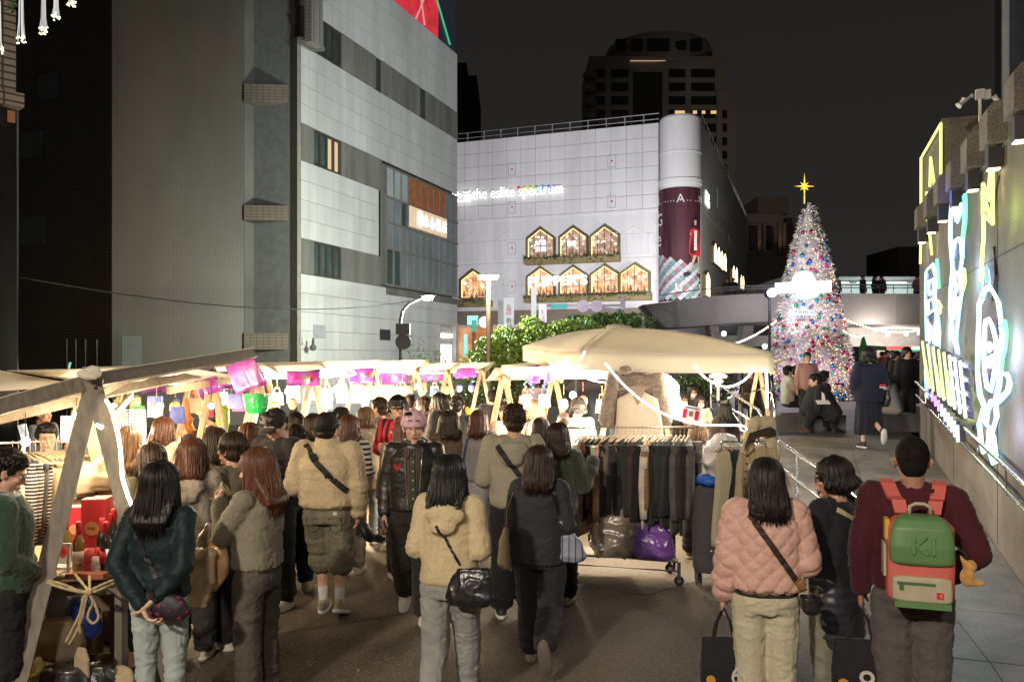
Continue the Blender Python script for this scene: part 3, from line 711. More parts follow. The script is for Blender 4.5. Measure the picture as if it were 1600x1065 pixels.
dpoly(fg,[(0.72,0.62),(0.78,0.64),(0.9,0.63),(0.97,0.54),(0.98,0.38),(0.9,0.36),(0.84,0.4),(0.78,0.38),(0.7,0.42)],rad+0.09,1)
dpoly(fg,[(0.8,0.62),(0.87,0.62),(0.87,0.45),(0.8,0.44)],rad+0.1,3)
dpoly(fg,[(0.78,0.72),(0.82,0.745),(0.88,0.74),(0.9,0.7),(0.87,0.66),(0.8,0.655)],rad+0.095,2)
dpoly(fg,[(0.8,0.71),(0.86,0.71),(0.85,0.665),(0.81,0.665)],rad+0.105,0)
dpoly(fg,[(0.79,0.4),(0.86,0.4),(0.74,0.26),(0.7,0.25)],rad+0.1,0); dpoly(fg,[(0.88,0.4),(0.94,0.4),(0.95,0.24),(0.91,0.24)],rad+0.1,0)
dpoly(fg,[(0.6,0.245),(0.74,0.265),(0.73,0.225),(0.62,0.21)],rad+0.11,2); dpoly(fg,[(0.88,0.25),(0.97,0.25),(0.97,0.225),(0.88,0.22)],rad+0.11,2)
dpoly(fg,[(0.24,0.32),(0.25,0.335),(0.74,0.6),(0.74,0.58)],rad+0.1,3)
fg.build('printed_model',[SK,RD,BK,WT],bo)
for (ch_,u,v,h) in (('L',0.12,0.9,0.7),('A',0.56,0.9,0.8),('N',0.95,0.9,0.6),('G',0.14,0.73,1.2),('e',0.12,0.54,1.0),('n',0.11,0.38,0.8),('i',0.11,0.16,1.0),('u',0.53,0.12,0.8),('s',0.93,0.12,0.7)):
    c=drum(u,v,rad+0.16); text_mesh(ch_,WT,c,(-math.sin(-math.pi*0.93+u*math.pi*0.86),math.cos(-math.pi*0.93+u*math.pi*0.86),0),height=h,ext=0.01,name='banner_letter',parent=bo,center=True)
# side face
XS=onY(1094,300,YE).x
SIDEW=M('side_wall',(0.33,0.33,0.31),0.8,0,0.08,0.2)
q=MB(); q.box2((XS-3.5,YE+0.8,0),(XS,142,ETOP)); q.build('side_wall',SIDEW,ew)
q=MB();
for k in range(26):q.tube([(XS-0.1,YE+2+k*2.3,ETOP),(XS-0.1,YE+2+k*2.3,ETOP+1)],0.05,4)
q.tube([(XS-0.1,YE+2,ETOP+1),(XS-0.1,141,ETOP+1)],0.06,4); q.build('roof_railing',M('railing_grey',(0.4,0.38,0.4),0.5),ew)
for z in (16.8,):q=MB(); q.box2((XS,YE+1,z-0.1),(XS+0.1,142,z+0.1)); q.build('ledge',SIDEW,ew)
PALEBAND=M('pale_band',(0.42,0.42,0.4),0.6)
for (pa,pb,ya,yb) in ((1120,1136,292,350),(1120,1132,345,372),(1136,1152,335,360),(1138,1150,368,400)):
    a=onX(pa,ya,XS); b=onX(pb,yb,XS); q=MB(); z0,z1=sorted((a.z,b.z)); q.box2((XS+0.005,a.y,z0),(XS+0.05,b.y,z1)); q.build('window_band',PALEBAND,ew)
ARCH=EM('arch_window_glow',(1.0,0.82,0.45),3.5); ARCHF=M('brass_frame',(0.25,0.17,0.07),0.4,0.6)
for (pa,pb,yt,yb) in ((1098,1105,425,460),(1111,1116,380,408),(1117,1121,386,413),(1122,1126,392,418),(1127,1131,396,420),(1141,1145,415,440),(1146,1149,418,440),(1154,1156.5,430,449),(1157,1159.5,432,450)):
    a=onX(pa,yb,XS); b=onX(pb,yb,XS); z0=a.z; z1=onX(pa,yt+4,XS).z; za=onX((pa+pb)/2,yt-3,XS).z
    poly=[(XS+0.01,a.y-0.3,z0-0.2),(XS+0.01,b.y+0.3,z0-0.2),(XS+0.01,b.y+0.3,z1),(XS+0.01,(a.y+b.y)/2,za),(XS+0.01,a.y-0.3,z1)]
    f=MB(); f.slab(poly,(0.3,0,0)); fo=f.build('window',ARCHF,ew)
    ym,zm=(a.y+b.y)/2,(z0+z1)/2; q=MB(); q.slab([(XS+0.311,ym+(y-ym)*0.75,zm+(z-zm)*0.85) for x,y,z in poly],(0.02,0,0)); q.build('pane',ARCH,fo)
text_mesh('誠品',EM('shop_letters',(1,1,0.97),2.2),onX(1102,318,XS+0.1),(0,1,0),height=1.4,width=3.0,ext=0.1,name='side_lettering',parent=ew)
# white lettering on front
SG=EM('sign_lettering',(1,1,0.96),1.6)
xa=onY(738,315,YE-0.35); xb=onY(880,305,YE-0.35)
text_mesh('the eslite spectrum',SG,(xa.x,YE-0.35,xa.z-0.15),(1,0,0),width=(xb.x-xa.x)*0.995,height=1.5,ext=0.1,name='sign_lettering',parent=ew,offset=0.004)
xa2=onY(684,319,YE-0.35); text_mesh('誠品生活',SG,(xa2.x,YE-0.35,xa2.z),(1,0,0),width=onY(736,319,YE-0.35).x-xa2.x,height=1.15,ext=0.25,name='sign_lettering',parent=ew,offset=0.01)
for px,c in zip((811,820,829,838.5,848,857.5,867,876),((0.9,0.05,0.1),(0.9,0.8,0.05),(0.7,0.8,0.05),(0.02,0.6,0.12),(0.05,0.3,0.9),(0.03,0.15,0.6),(0.6,0.3,0.8),(0.9,0.8,0.6))):
    c0=onY(px,295-(px-811)*0.045,YE-0.3); q=MB(); q.sphere(c0,0.19,10,7); q.build('sign_dot',EM('sign_dot_%02d' % int(px % 97),c,0.6,base=c),ew)
# house-shaped bay windows
BRASS=M('olive_bay_frame',(0.16,0.12,0.05),0.5,0.3);
BAYIN=m_screen('bay_interior',[(0.22,0.07,0.03),(0.75,0.36,0.16),(1.0,0.78,0.5)],1.4,1.5,detail=6)
BAYIN2=m_screen('bay_interior_dim',[(0.14,0.07,0.06),(0.42,0.25,0.17),(0.9,0.66,0.5)],1.6,1.2,detail=6)
EDGE=EM('bay_edge_led',(1.0,0.72,0.25),3.0)
VINE=m_leaf('bay_vine',(0.02,0.045,0.012),(0.04,0.07,0.025))
def house(x,z0,z1,z2,w_):return [(x-w_,z0),(x+w_,z0),(x+w_,z1),(x,z2),(x-w_,z1)]
def bay(px,row,lit=True):
    yy=(357,372,401) if row==2 else (418,432,460)
    dlt=(865-px)*0.04
    c=onY(px,yy[2]+dlt,YE-0.55); z2=onY(px,yy[0]+dlt,YE-0.55).z; z1=onY(px,yy[1]+dlt,YE-0.55).z; z0=c.z; w_=1.46
    if not lit:
        c=onY(px,yy[2]+dlt,YE); f=MB(); o_=house(c.x,z0,z1,z2,w_)
        for i in range(5):
            a,b=o_[i],o_[(i+1) % 5]; f.bar((a[0],YE-0.04,a[1]),(b[0],YE-0.04,b[1]),0.08,0.08)
        for k in (-1,0,1):f.bar((c.x+k*0.72,YE-0.03,z0),(c.x+k*0.72,YE-0.03,z1+(z2-z1)*(1-abs(k)*0.5)),0.05,0.05)
        f.build('blind_window',WHW,ew); return
    out=house(c.x,z0-0.12,z1+0.06,z2+0.2,w_+0.08); inn=house(c.x,z0,z1,z2,w_-0.1)
    f=MB(); vs=[]
    for (x,z) in out:vs+=[(x,YE-0.6,z),(x,YE-0.01,z)]
    for (x,z) in inn:vs+=[(x,YE-0.6,z),(x,YE-0.01,z)]
    fs=[]
    for i in range(5):
        j=(i+1) % 5; a,b=2*i,2*j; c_,d_=10+2*i,10+2*j
        fs+=[(a,b,d_,c_),(a,a+1,b+1,b),(c_,d_,d_+1,c_+1)]
    f.add(vs,fs); fo=f.build('window',BRASS,ew)
    q=MB(); q.add([(x,YE-0.05,z) for x,z in inn],[(0,1,2,3,4)]); q.build('room_glow',BAYIN if row==1 else BAYIN2,fo)
    e=MB(); i5=house(c.x,z0+0.05,z1-0.03,z2-0.07,w_-0.17)
    e.tube([(i5[2][0],YE-0.5,i5[2][1]),(i5[3][0],YE-0.5,i5[3][1]),(i5[4][0],YE-0.5,i5[4][1]),(i5[0][0],YE-0.5,i5[0][1])],0.045,5); e.build('edge_light',EDGE,fo)
    mm=MB()
    for k in (-1,0,1):mm.bar((c.x+k*0.68,YE-0.52,z0),(c.x+k*0.68,YE-0.52,z1+(z2-z1)*(1-abs(k)*0.5)-0.05),0.05,0.05)
    mm.build('mullion',DKMET,fo)
    bb_=MB()
    for k in range(14):bb_.sphere((c.x+random.uniform(-1.2,1.2),YE-0.3,z0+random.uniform(0.9,2.2)),random.uniform(0.05,0.1),6,4)
    bb_.build('hanging_bulbs',EM('restaurant_bulb',(1,0.85,0.6),5),fo)
    # diners: chairs and heads as small dark shapes
    dn=MB()
    for k in range(4):xx=c.x-1.1+k*0.7+random.uniform(-.1,.1); hh_=random.uniform(0.1,0.45); dn.sphere((xx,YE-0.15,z0+hh_+0.2),(0.09,0.06,0.12),7,5); dn.sphere((xx,YE-0.15,z0+hh_-0.1),(random.uniform(0.12,0.22),0.06,0.2),7,5)
    props(dn.build('seated_guests',M('guest_clothes',(0.3,0.16,0.1),0.8,0,0.5,2),fo),kind='stuff')
for px in (844,895,944):bay(px,2)
for px in (844,895,944,991):bay(px,1)
bay(739,1); bay(739,2,False); bay(795,2,False); bay(795,1,False); bay(991,2,False)
for (pa,pb,y) in ((819,967,400),(819,1016,461),(716,765,463)):
    a=onY(pa,y+(865-pa)*0.04,YE-1.0); b=onY(pb,y+(865-pb)*0.04,YE-1.0); za=(a.z+b.z)/2
    q=MB(); q.box2((a.x,YE-1.1,za-0.75),(b.x,YE-0.02,za-0.13)); fo=q.build('planter',M('brass_planter',(0.22,0.17,0.07),0.5,0.2,em=(0.9,0.6,0.2),es=0.04),ew)
    v=MB()
    n=int((b.x-a.x)*22)
    for k in range(n):
        x=random.uniform(a.x,b.x); z=za-0.1+random.uniform(-0.65,0.25)*(1 if math.sin(x*2.1)>-0.2 else 0.35); s_=random.uniform(0.06,0.13); an=random.uniform(0,3.1)
        d1=Vector((math.cos(an),random.uniform(-.4,.4),math.sin(an)))*s_; d2=Vector((-math.sin(an),random.uniform(-.4,.4),math.cos(an)))*s_*0.6; c=Vector((x,YE-1.15-random.uniform(0,0.15),z))
        v.add([c-d1,c-d2,c+d1,c+d2],[(0,1,2,3)])
    props(v.build('trailing_plants',VINE,fo),kind='stuff')
NEONW=EM('restaurant_neon',(1.0,0.97,0.9),4.0)
xa=onY(826,448,YE-0.62); xb=onY(918,448,YE-0.62)
text_mesh("FLIPPER'S",NEONW,(xa.x,YE-0.7,onY(870,446,YE-0.62).z),(1,0,0),width=xb.x-xa.x,height=1.0,ext=0.06,name='restaurant_lettering',parent=ew,offset=0.02)
text_mesh('村農',EM('bluewhite_sign',(0.75,0.8,1.0),3.0),onY(845,379,YE-0.7),(1,0,0),height=0.5,width=1.2,ext=0.04,name='window_sign',parent=ew,center=True)
text_mesh('京點',EM('bluewhite_sign',(0.75,0.8,1.0),3.0),onY(845,389,YE-0.7),(1,0,0),height=0.5,width=1.2,ext=0.04,name='window_sign',parent=ew,center=True)
text_mesh('富田',EM('bluewhite_sign',(0.75,0.8,1.0),3.0),onY(893,380,YE-0.7),(1,0,0),height=0.5,width=0.9,ext=0.04,name='window_sign',parent=ew,center=True)
# ground floor: dark fascia and lit shops
q=MB(); q.box2((xl,YE-0.3,5.6),(xr+4,YE+0.05,7.0)); q.build('fascia',M('bronze_fascia',(0.2,0.16,0.12),0.6,0,0.1),ew)
SHOPO=m_screen('orange_shop',[(0.25,0.06,0.02),(0.8,0.28,0.1),(1.0,0.6,0.3)],0.5,0.8,detail=4)
for k,px in enumerate(range(716,1040,27)):
    a=onY(px,500,YE-0.1); b=onY(px+23,500,YE-0.1); q=MB(); q.box2((a.x,YE-0.06,0),(b.x,YE+0.04,5.3)); q.build('shop_window',SHOPO,ew)
    q=MB(); q.box2((b.x,YE-0.4,0),(b.x+0.25,YE+0.04,5.6)); q.build('shop_pier',M('shop_pier',(0.3,0.2,0.13),0.6),ew)
# flood: unseen fixtures added to brighten the mall, other buildings and tower
def fill_flood(loc,target,power,color,label,spot=100,size=0.5,pole=True):
    t=thing('floodlight',label,'floodlight',(loc[0],loc[1],0),'added floodlights')
    l=Vector(loc); d=(Vector(target)-l).normalized(); x,y,_=frame(d)
    if pole:q=MB(); q.tube([(l.x,l.y,0),(l.x,l.y,l.z-0.1)],0.07,8); q.build('mast',DKMET,t)
    q=MB(); q.obox(l-d*0.12,x*0.25,y*0.18,d*0.06); q.build('lamp_housing',DKMET,t)
    q=MB(); q.obox(l-d*0.04,x*0.22,y*0.15,d*0.01); q.build('lamp_glass',EM('fill_flood_glass',(1,1,1),3.0),t)
    lamp_light('SPOT','fill_flood_light',l,power,color,size,target,spot,0.9,parent=t)
fa=G(805,47,3.3); fill_flood((fa.x,fa.y,3.3),(-32,80,19),26000,(0.97,0.95,1.0),'low floodlight added behind the bright tree to brighten the left half of the mall',125)
fa=G(875,54,3.6); fill_flood((fa.x,fa.y,3.6),(-17,80,19),21000,(0.97,0.95,1.0),'low floodlight added behind the dark tree to brighten the right half of the mall',125)
fa=G(1250,62,0.75); fill_flood((fa.x,fa.y,6),(XS,105,11),16000,(1.0,0.95,0.85),'floodlight added behind the skywalk to brighten the side of the mall',100)
fill_flood((-24,95,ETOP+1),(-8,190,40),36000,(1.0,0.88,0.74),'roof floodlight added to brighten the dark office tower',60,0.5,False)
fa=G(300,18,3.2); fill_flood((-7.5,20.5,2.6),(-16,25,9),620,(1.0,0.93,0.84),'low floodlight added between the stalls and the brown tiled wall',130,0.6)
fill_flood((8.5,11,8),(-15.4,30.5,9.5),15500,(0.9,0.96,1.0),'tall mast floodlight added to brighten the pale grey building',50)
# ================================================================ DARK TOWERS
NIGHTW=M('tower_stone',(0.2,0.175,0.15),0.85,0,0.1,0.05,em=(0.02,0.018,0.016),es=0.0)
NIGHTG=M('tower_window',(0.012,0.012,0.014),0.35)
TD=190.0
def towerbox(t,pa,pb,yt,yb,d,depth=20,mat=NIGHTW,name='wall'):
    a=P(pa,yt,d); b=P(pb,yt,d); z0=max(0.0,P(pa,yb,d).z); q=MB()
    q.hexa([Vector((a.x,a.y,z0)),Vector((b.x,b.y,z0)),Vector((b.x,b.y,z0))+FWD*depth,Vector((a.x,a.y,z0))+FWD*depth,a,b,b+FWD*depth,a+FWD*depth]); return q.build(name,mat,t)
tw=thing('office_tower','dark stepped office tower with round crown behind the white mall','tower',G(1030,TD))
towerbox(tw,921,1137,88,900,TD); towerbox(tw,1120,1150,140,900,TD-1);
q=MB(); c=P(1028,557,TD+12);
q.lathe([(12.5,P(0,97,TD).z),(12.5,P(0,80,TD).z),(12.2,P(0,66,TD).z),(13.2,P(0,62,TD).z),(12.6,P(0,50,TD).z),(9,P(0,47.5,TD).z)],(c.x,c.y,0),40); q.build('crown',NIGHTW,tw)
for (pa,pb) in ((962,979),(987,1004),(1012,1046),(1055,1072),(1079,1096)):
    towerbox(tw,pa,pb,61,78,TD-1.5 if 1000<pa<1050 else TD-0.2,1,NIGHTG,'window')
for k in range(12):
    y=108+k*21.3
    for (pa,pb) in ((930,945),(955,982),(1045,1071),(1080,1127 if k>1 else 1117)):
        towerbox(tw,pa,pb,y,y+12.5,TD-0.3,0.6,NIGHTG,'window')
    if k>2:towerbox(tw,1129,1136,y,y+12.5,TD-1.3,0.6,NIGHTG,'window')
    q=MB(); bp=P(922,y+8,TD-0.5); q.lathe([(1.4,0),(1.8,0.7),(1.4,1.5)],(bp.x,bp.y,bp.z-1.2),10); q.build('balcony',NIGHTW,tw)
towerbox(tw,989,1035,113,300,TD-0.35,0.6,M('tower_recess',(0.012,0.012,0.012),0.6),'recess')
for (pa,pb) in ((1055,1070),(1083,1089),(1097,1102),(1111,1120)):towerbox(tw,pa,pb,173,177.5,TD-0.5,0.3,EM('tower_lit',(1.0,0.62,0.25),0.9),'window')
towerbox(tw,985,1040,94.5,95.5,TD-0.6,0.3,EM('tower_strip',(0.9,0.6,0.35),0.5),'lit_strip')
t2=thing('dark_block','plain dark block peeking out right of the pale grey building','building',G(730,150)); towerbox(t2,690,745,118,900,150,20,M('night_block',(0.03,0.027,0.027),0.9)); towerbox(t2,690,729,98,118,150,20,M('night_block',(0.03,0.027,0.027),0.9))
t3=thing('stone_building','ornate stone building with uplit pilasters behind the christmas tree','building',G(1205,160))
STB=M('ornate_stone',(0.1,0.075,0.065),0.85)
towerbox(t3,1166,1228,346,900,160,20,STB); towerbox(t3,1163,1224,334,347,159,20,STB,'cornice'); towerbox(t3,1185,1232,306,334,165,20,STB,'attic'); towerbox(t3,1228,1245,340,900,164,20,STB,'side_wing')
for (pa,pb) in ((1170,1181),(1198,1206)):towerbox(t3,pa,pb,352,390,158.6,0.5,NIGHTG,'window')
for px in (1187,1219,1226):towerbox(t3,px-2.5,px+2.5,348,398,158.7,1,STB,'pilaster')
for px in (1187,1219,1226):a_=P(px,400,157.6); lamp_light('SPOT','pilaster_uplight',a_,260,(1.0,0.72,0.45),0.2,a_+UP*8+FWD*1.2,50,0.8,parent=t3)
t4=thing('far_block','faint dark block low on the horizon right of the christmas tree','building',G(1420,220)); towerbox(t4,1404,1445,385,900,220,20,M('night_block',(0.03,0.027,0.027),0.9))
t5=thing('side_tower','dark building edge rising behind the neon wall','building',(7,16,0))
q=MB(); a=P(1566,557,16); b=P(1760,557,16); vwall(q,a,b,0,14,0.25); q.build('wall',M('night_side',(0.008,0.008,0.008),0.9,spec=.05),t5)
q=MB(); vwall(q,P(1566,557,15.95),P(1577,557,15.95),0,14,0.04); q.build('edge_strip',M('olive_strip',(0.03,0.028,0.02),0.8),t5)
# ================================================================ RIGHT NEON WALL
rw=thing('concrete_wall','washed aggregate wall with projecting blocks and neon signs along the ramp','wall',(XW+0.5,8,0))
WT0=4.62
q=MB(); q.box2((XW,-3,-0.02),(XW+1.2,13.1,WT0)); q.build('wall',AGG,rw)
q=MB(); q.box2((XW,13.102,-0.02),(XW+1.6,15.7,5.62)); q.build('end_pier',AGG,rw)
jn=MB()
for z in (3.2,):jn.box2((XW-0.004,-3,z),(XW+0.01,13.1,z+0.012))
for Y in (9.4,12.1):jn.box2((XW-0.004,Y,0.3),(XW+0.01,Y+0.012,WT0))
jn.build('joint',M('joint_dark',(0.05,0.045,0.04),0.9),rw)
for k in range(7):
    Y=7.87+1.1*k; bl=MB()
    x0,x1,y0,y1,z0,z1=XW-0.17,XW+0.15,Y,Y+0.4,4.28,4.62
    bl.slab([(x0,y0,z0),(x1,y0,z0),(x1,y0,z1+0.05),(x0+0.06,y0,z1+0.05),(x0,y0,z1-0.02)],(0,0.4,0))
    bl.build('block',AGG,rw)
    fx=thing('wall_spotlight',['black downlight under the nearest projecting block of the neon wall'] [0] if k==0 else 'black downlight under the %s projecting block of the neon wall' % ['','second','third','fourth','fifth','sixth','farthest'][k],'spotlight',(XW-0.07,Y+0.2,4.08),'downlights under the wall blocks')
    q=MB(); q.box((XW-0.08,Y+0.2,4.15),(0.12,0.16,0.2)); q.build('housing',BLACK,fx)
    q=MB(); q.box((XW-0.08,Y+0.2,4.045),(0.1,0.13,0.006)); q.build('lens',EM('downlight_lens',(1.0,0.75,0.45),10),fx)
    lamp_light('SPOT','wall_wash',(XW-0.1,Y+0.2,4.03),11,(1.0,0.72,0.42),0.04,(XW+0.04,Y+0.2,1.5),80,0.8,parent=fx)
# security camera on pole over wall
t=thing('security_camera','twin pole camera on top of the neon wall','camera',onX(1531,190,XW+0.3));
b=onX(1531,190,XW+0.3); tp=onX(1531,150,XW+0.3); q=MB(); q.tube([b,tp],0.02,6); q.build('pole',WALLCAM,t)
q=MB(); q.box(tp+UP*0.02,(0.1,0.08,0.12)); q.box(tp+RIGHT*0.1+UP*0.02,(0.07,0.07,0.11)); q.tube([tp-RIGHT*0.1,tp-RIGHT*0.2-UP*0.06],0.035,8); q.tube([tp-RIGHT*0.2-UP*0.05,tp-RIGHT*0.28-UP*0.13],0.045,8); q.tube([tp+RIGHT*0.18,tp+RIGHT*0.24-UP*0.08],0.04,8); q.build('camera_body',WALLCAM,t)
# NEON outlines, on plane XN
XN=XW-0.06
def neon(name,label,lines,r=0.019,strength=4.0,twin=True):
    sgn=1
    t=thing(name,label,'neon sign',(XN,onX(lines[0][1][0][0],lines[0][1][0][1],XN).y,onX(lines[0][1][0][0],lines[0][1][0][1],XN).z),'neon figures on the wall')
    for col,pts in lines:
        q=MB(); pp=[onX(x,y,XN) for x,y in pts]
        q.tube(pp,r,6); q.build('neon_tube',EM('neon_%d_%d_%d' % tuple(int(c*10) for c in col),col,strength),t)
        if len(pts)>3 and twin:
            c2={WB:CY,WW:BL,GN:GN,CY:BL,YL:GN}.get(col,WB); q=MB(); q.tube([onX(x+(2.2 if k % 2 else 3)*sgn,y+3,XN+.02) for k,(x,y) in enumerate(pts)],r*.7,6); q.build('neon_tube',EM('neon_%d_%d_%d' % tuple(int(c*10) for c in c2),c2,strength*.8),t); sgn=-sgn
    return t
WB=(0.5,0.75,1.0); GN=(0.12,1.0,0.35); YL=(0.85,1.0,0.2); BL=(0.1,0.2,1.0); PK=(1.0,0.25,0.6); CY=(0.3,0.95,1.0); WW=(1.0,0.97,0.9)
neon('neon_figure','tall blue white neon figure with green corner nearest on the wall',[
 (WB,[(1531,470),(1538,452),(1546,447),(1553,458),(1559,470),(1562,490),(1566,520),(1564,560),(1560,600),(1556,620)]),
 (WB,[(1531,470),(1530,500),(1529,540),(1528,580),(1532,615),(1538,632),(1531,660),(1534,690),(1539,705)]),
 (WW,[(1540,500),(1545,498),(1550,508),(1556,530),(1557,560),(1552,590),(1548,610),(1542,605),(1538,580),(1537,545),(1538,515),(1540,500)]),
 (WW,[(1543,540),(1546,536),(1549,542),(1546,548),(1543,540)]),(WW,[(1543,560),(1550,556),(1552,566),(1545,572),(1543,560)]),
 (GN,[(1565,510),(1570,502),(1572,520),(1570,545),(1566,560),(1564,580)]),
 (WB,[(1564,582),(1574,584),(1577,596),(1574,610),(1566,618),(1560,625),(1553,630),(1548,626),(1542,640),(1539,660),(1546,668),(1552,680),(1556,720)]),
 (WB,[(1556,620),(1558,650),(1550,676),(1546,672),(1545,695),(1550,712),(1554,722)]),(PK,[(1541,640),(1543,652),(1541,662)]),(PK,[(1544,672),(1547,684)]),
 (BL,[(1534,465),(1531,445),(1533,425),(1541,418),(1543,440)])])
neon('neon_arrow','yellow green neon zigzag under the blocks',[
 (YL,[(1536,287),(1545,313),(1549,245)]),(YL,[(1536,287),(1536,335),(1551,350),(1551,258)]),(YL,[(1539,315),(1551,350)]),(YL,[(1537,335),(1537,370),(1534,410),(1533,440)])],strength=2.5,twin=False)
neon('neon_bottle','slim white and green neon figure below the fourth wall block',[
 (WB,[(1487,312),(1485,335),(1484,370),(1486,395),(1488,420),(1485,450),(1484,480),(1486,505),(1490,530),(1496,550)]),
 (GN,[(1508,303),(1509,325),(1508,350),(1505,370)]),(WW,[(1489,400),(1492,376),(1498,372),(1502,382),(1503,400)]),
 (CY,[(1505,370),(1504,400),(1500,430),(1503,455),(1498,490),(1494,530),(1497,550)]),(WW,[(1491,430),(1497,425),(1501,440),(1494,455),(1491,430)]),(YL,[(1506,420),(1508,440),(1504,455),(1505,430)]),(WB,[(1490,320),(1494,345),(1499,330),(1502,318)]),(WW,[(1492,455),(1489,500),(1493,480),(1497,465)])],strength=3.2)
neon('neon_building','dense multicolour neon figure at the far end of the wall',[
 (CY,[(1447,425),(1446,460),(1447,500),(1448,540),(1446,580),(1448,620)]),(GN,[(1464,405),(1466,430),(1467,450)]),(WB,[(1450,420),(1458,412),(1464,430),(1461,460),(1465,490),(1460,530),(1464,560)]),
 (WW,[(1451,440),(1458,436),(1460,452),(1452,460),(1451,440)]),(WW,[(1450,470),(1459,466),(1461,482),(1451,490),(1450,470)]),(YL,[(1466,470),(1470,478),(1468,490)]),(PK,[(1452,505),(1456,530),(1460,515),(1462,535)]),(CY,[(1466,495),(1468,520),(1467,550)]),(WB,[(1449,500),(1452,530),(1450,555)]),(BL,[(1462,302),(1474,304)])],strength=3.2)
neon('neon_outline','thin yellow neon outline on the raised end pier',[
 (YL,[(1439,352),(1439,247),(1470,193),(1470,272)]),(YL,[(1453,292),(1454,246),(1460,290)]),(YL,[(1448,300),(1446,330),(1452,360),(1456,398)]),(YL,[(1439,364),(1438,412)])],r=0.018,strength=2.2,twin=False)
# slanted 3D letters
t=thing('letter_sign','slanted row of glowing yellow box letters low on the neon wall','sign',onX(1442,660,XN))
YNE=EM('letter_yellow',(0.8,1.0,0.35),1.6); WNE=EM('letter_white',(0.8,0.93,1.0),1.8)
def stroke(x0,y0,x1,y1,m,w_=.03,off=.16):
    a,b=onX(x0,y0,XN-off),onX(x1,y1,XN-off); q=MB(); q.bar(a,b,w_,.02,side=FWD); o=q.build('sign_stroke',m,t); q=MB(); q.bar(a+RIGHT*.05,b+RIGHT*.05,w_*1.1,.07,side=FWD); q.build('stroke_side',GREYP,o)
for k in range(8):
    x=1443+k*8.4; yt=533+(x-1443)*.52; yb=604+(x-1443)*.82; m=YNE if k<5 else WNE; stroke(x-2,yt,x+7,yb,m)
    if k in (0,2,4):stroke(x+2,yt+28,x+10,yb+2,m)
    if k in (5,7):[stroke(x,yt+h_,x+8,yt+h_+5,m,.03,.17) for h_ in (4,26,48,70)]
for k in range(9):stroke(1456+k*5,612+k*6.5,1457+k*5,626+k*8,EM('neon_small',WB,2.5) if k>2 else EM('neon_pinkish',PK,2.5),.03,.1)
q=MB(); a,b=onX(1446,632,XN-0.03),onX(1521,668,XN-0.03); q.bar(a,b,0.03,0.05); q.build('sign_rail',DKMET,t)
# light thrown by the neon (the tubes' own glow, as lamps inside the signs)
for (px,py,e,c) in ((1545,540,26,(0.7,0.82,1.0)),(1495,430,24,(0.7,0.85,1.0)),(1455,520,26,(0.75,0.85,1.0)),(1480,620,26,(0.85,1.0,0.6)),(1543,330,7,(0.8,1.0,0.3)),(1550,670,14,(0.7,0.75,1.0)),(1568,530,4,(0.2,1.0,0.4)),(1468,304,5,(0.3,0.3,1.0))):
    lamp_light('POINT','neon_glow',onX(px,py,XN-0.16),e*1.0,tuple(x**1.8 for x in c),0.14)
# cables on the wall
q=MB()
for k in range(3):q.tube([onX(1554-k,385,XN+0.05),onX(1555+k*2,430,XN+0.05),onX(1550+k*3,470,XN+0.05)],0.006,4)
q.tube([onX(1552,345,XN+0.05),onX(1556,300,XN+0.05),onX(1561,275,XN+0.05)],0.01,4)
single(q,'wall_cable',BLACK,'loose cables hanging on the wall above the nearest neon figure','cable')
# wall hand rails
def rail_along(z_off,x,name='handrail'):
    pts=[]
    for i in range(18):
        Y=2.5+i*0.76
        pts.append((x,Y,rampz(Y)+z_off if Y>6.6 else z_off))
    return pts
t=thing('wall_handrail','double steel handrail fixed along the neon wall beside the ramp','handrail',(XW-0.1,7,0))
for zo,rr,xo in ((1.02,0.024,0.09),(0.80,0.02,0.08)):q=MB(); q.tube(rail_along(zo,XW-xo),rr,10); q.build('rail',STEEL,t,smooth=True)
for i in range(9):
    Y=3+i*1.4; zz=rampz(Y) if Y>6.6 else 0; q=MB(); q.tube([(XW,Y,zz+0.72),(XW-0.08,Y,zz+0.76),(XW-0.085,Y,zz+1.0)],0.009,6); q.build('bracket',STEEL,t)
# ================================================================ RAMP RAILINGS, left side
def pipe_rail(name,label,tops,posts,mids=(0.45,),r=0.022,loc=None):
    t=thing(name,label,'handrail',(tops[0].x,tops[0].y,0))
    q=MB(); q.tube(tops,r,10); q.build('rail',STEEL,t,smooth=True)
    for m in mids:q=MB(); q.tube([p-UP*m for p in tops],r*0.8,8); q.build('rail',STEEL,t,smooth=True)
    for (a,zb) in posts:q=MB(); q.tube([(a.x,a.y,zb),(a.x,a.y,a.z)],r*0.85,8); q.build('post',STEEL,t,smooth=True)
    return t
ra=[Vector((-0.42,10.3,rampz(10.3)+0.92)),Vector((-0.36,10.0,rampz(10)+0.92)),Vector((0.08,8.6,rampz(8.6)+0.92)),Vector((0.36,7.6,0.08+0.92)),Vector((0.5,7.15,0.9)),Vector((0.54,7.0,0.72)),Vector((0.5,7.1,0.5))]
pipe_rail('ramp_handrail','curved steel handrail at the left edge of the ramp beside the pink jacket',ra,[(ra[1],rampz(10)),(ra[2],rampz(8.6)),(ra[3],0.05),(Vector((-0.14,9.3,rampz(9.3)+0.9)),rampz(9.3))],(0.28,))
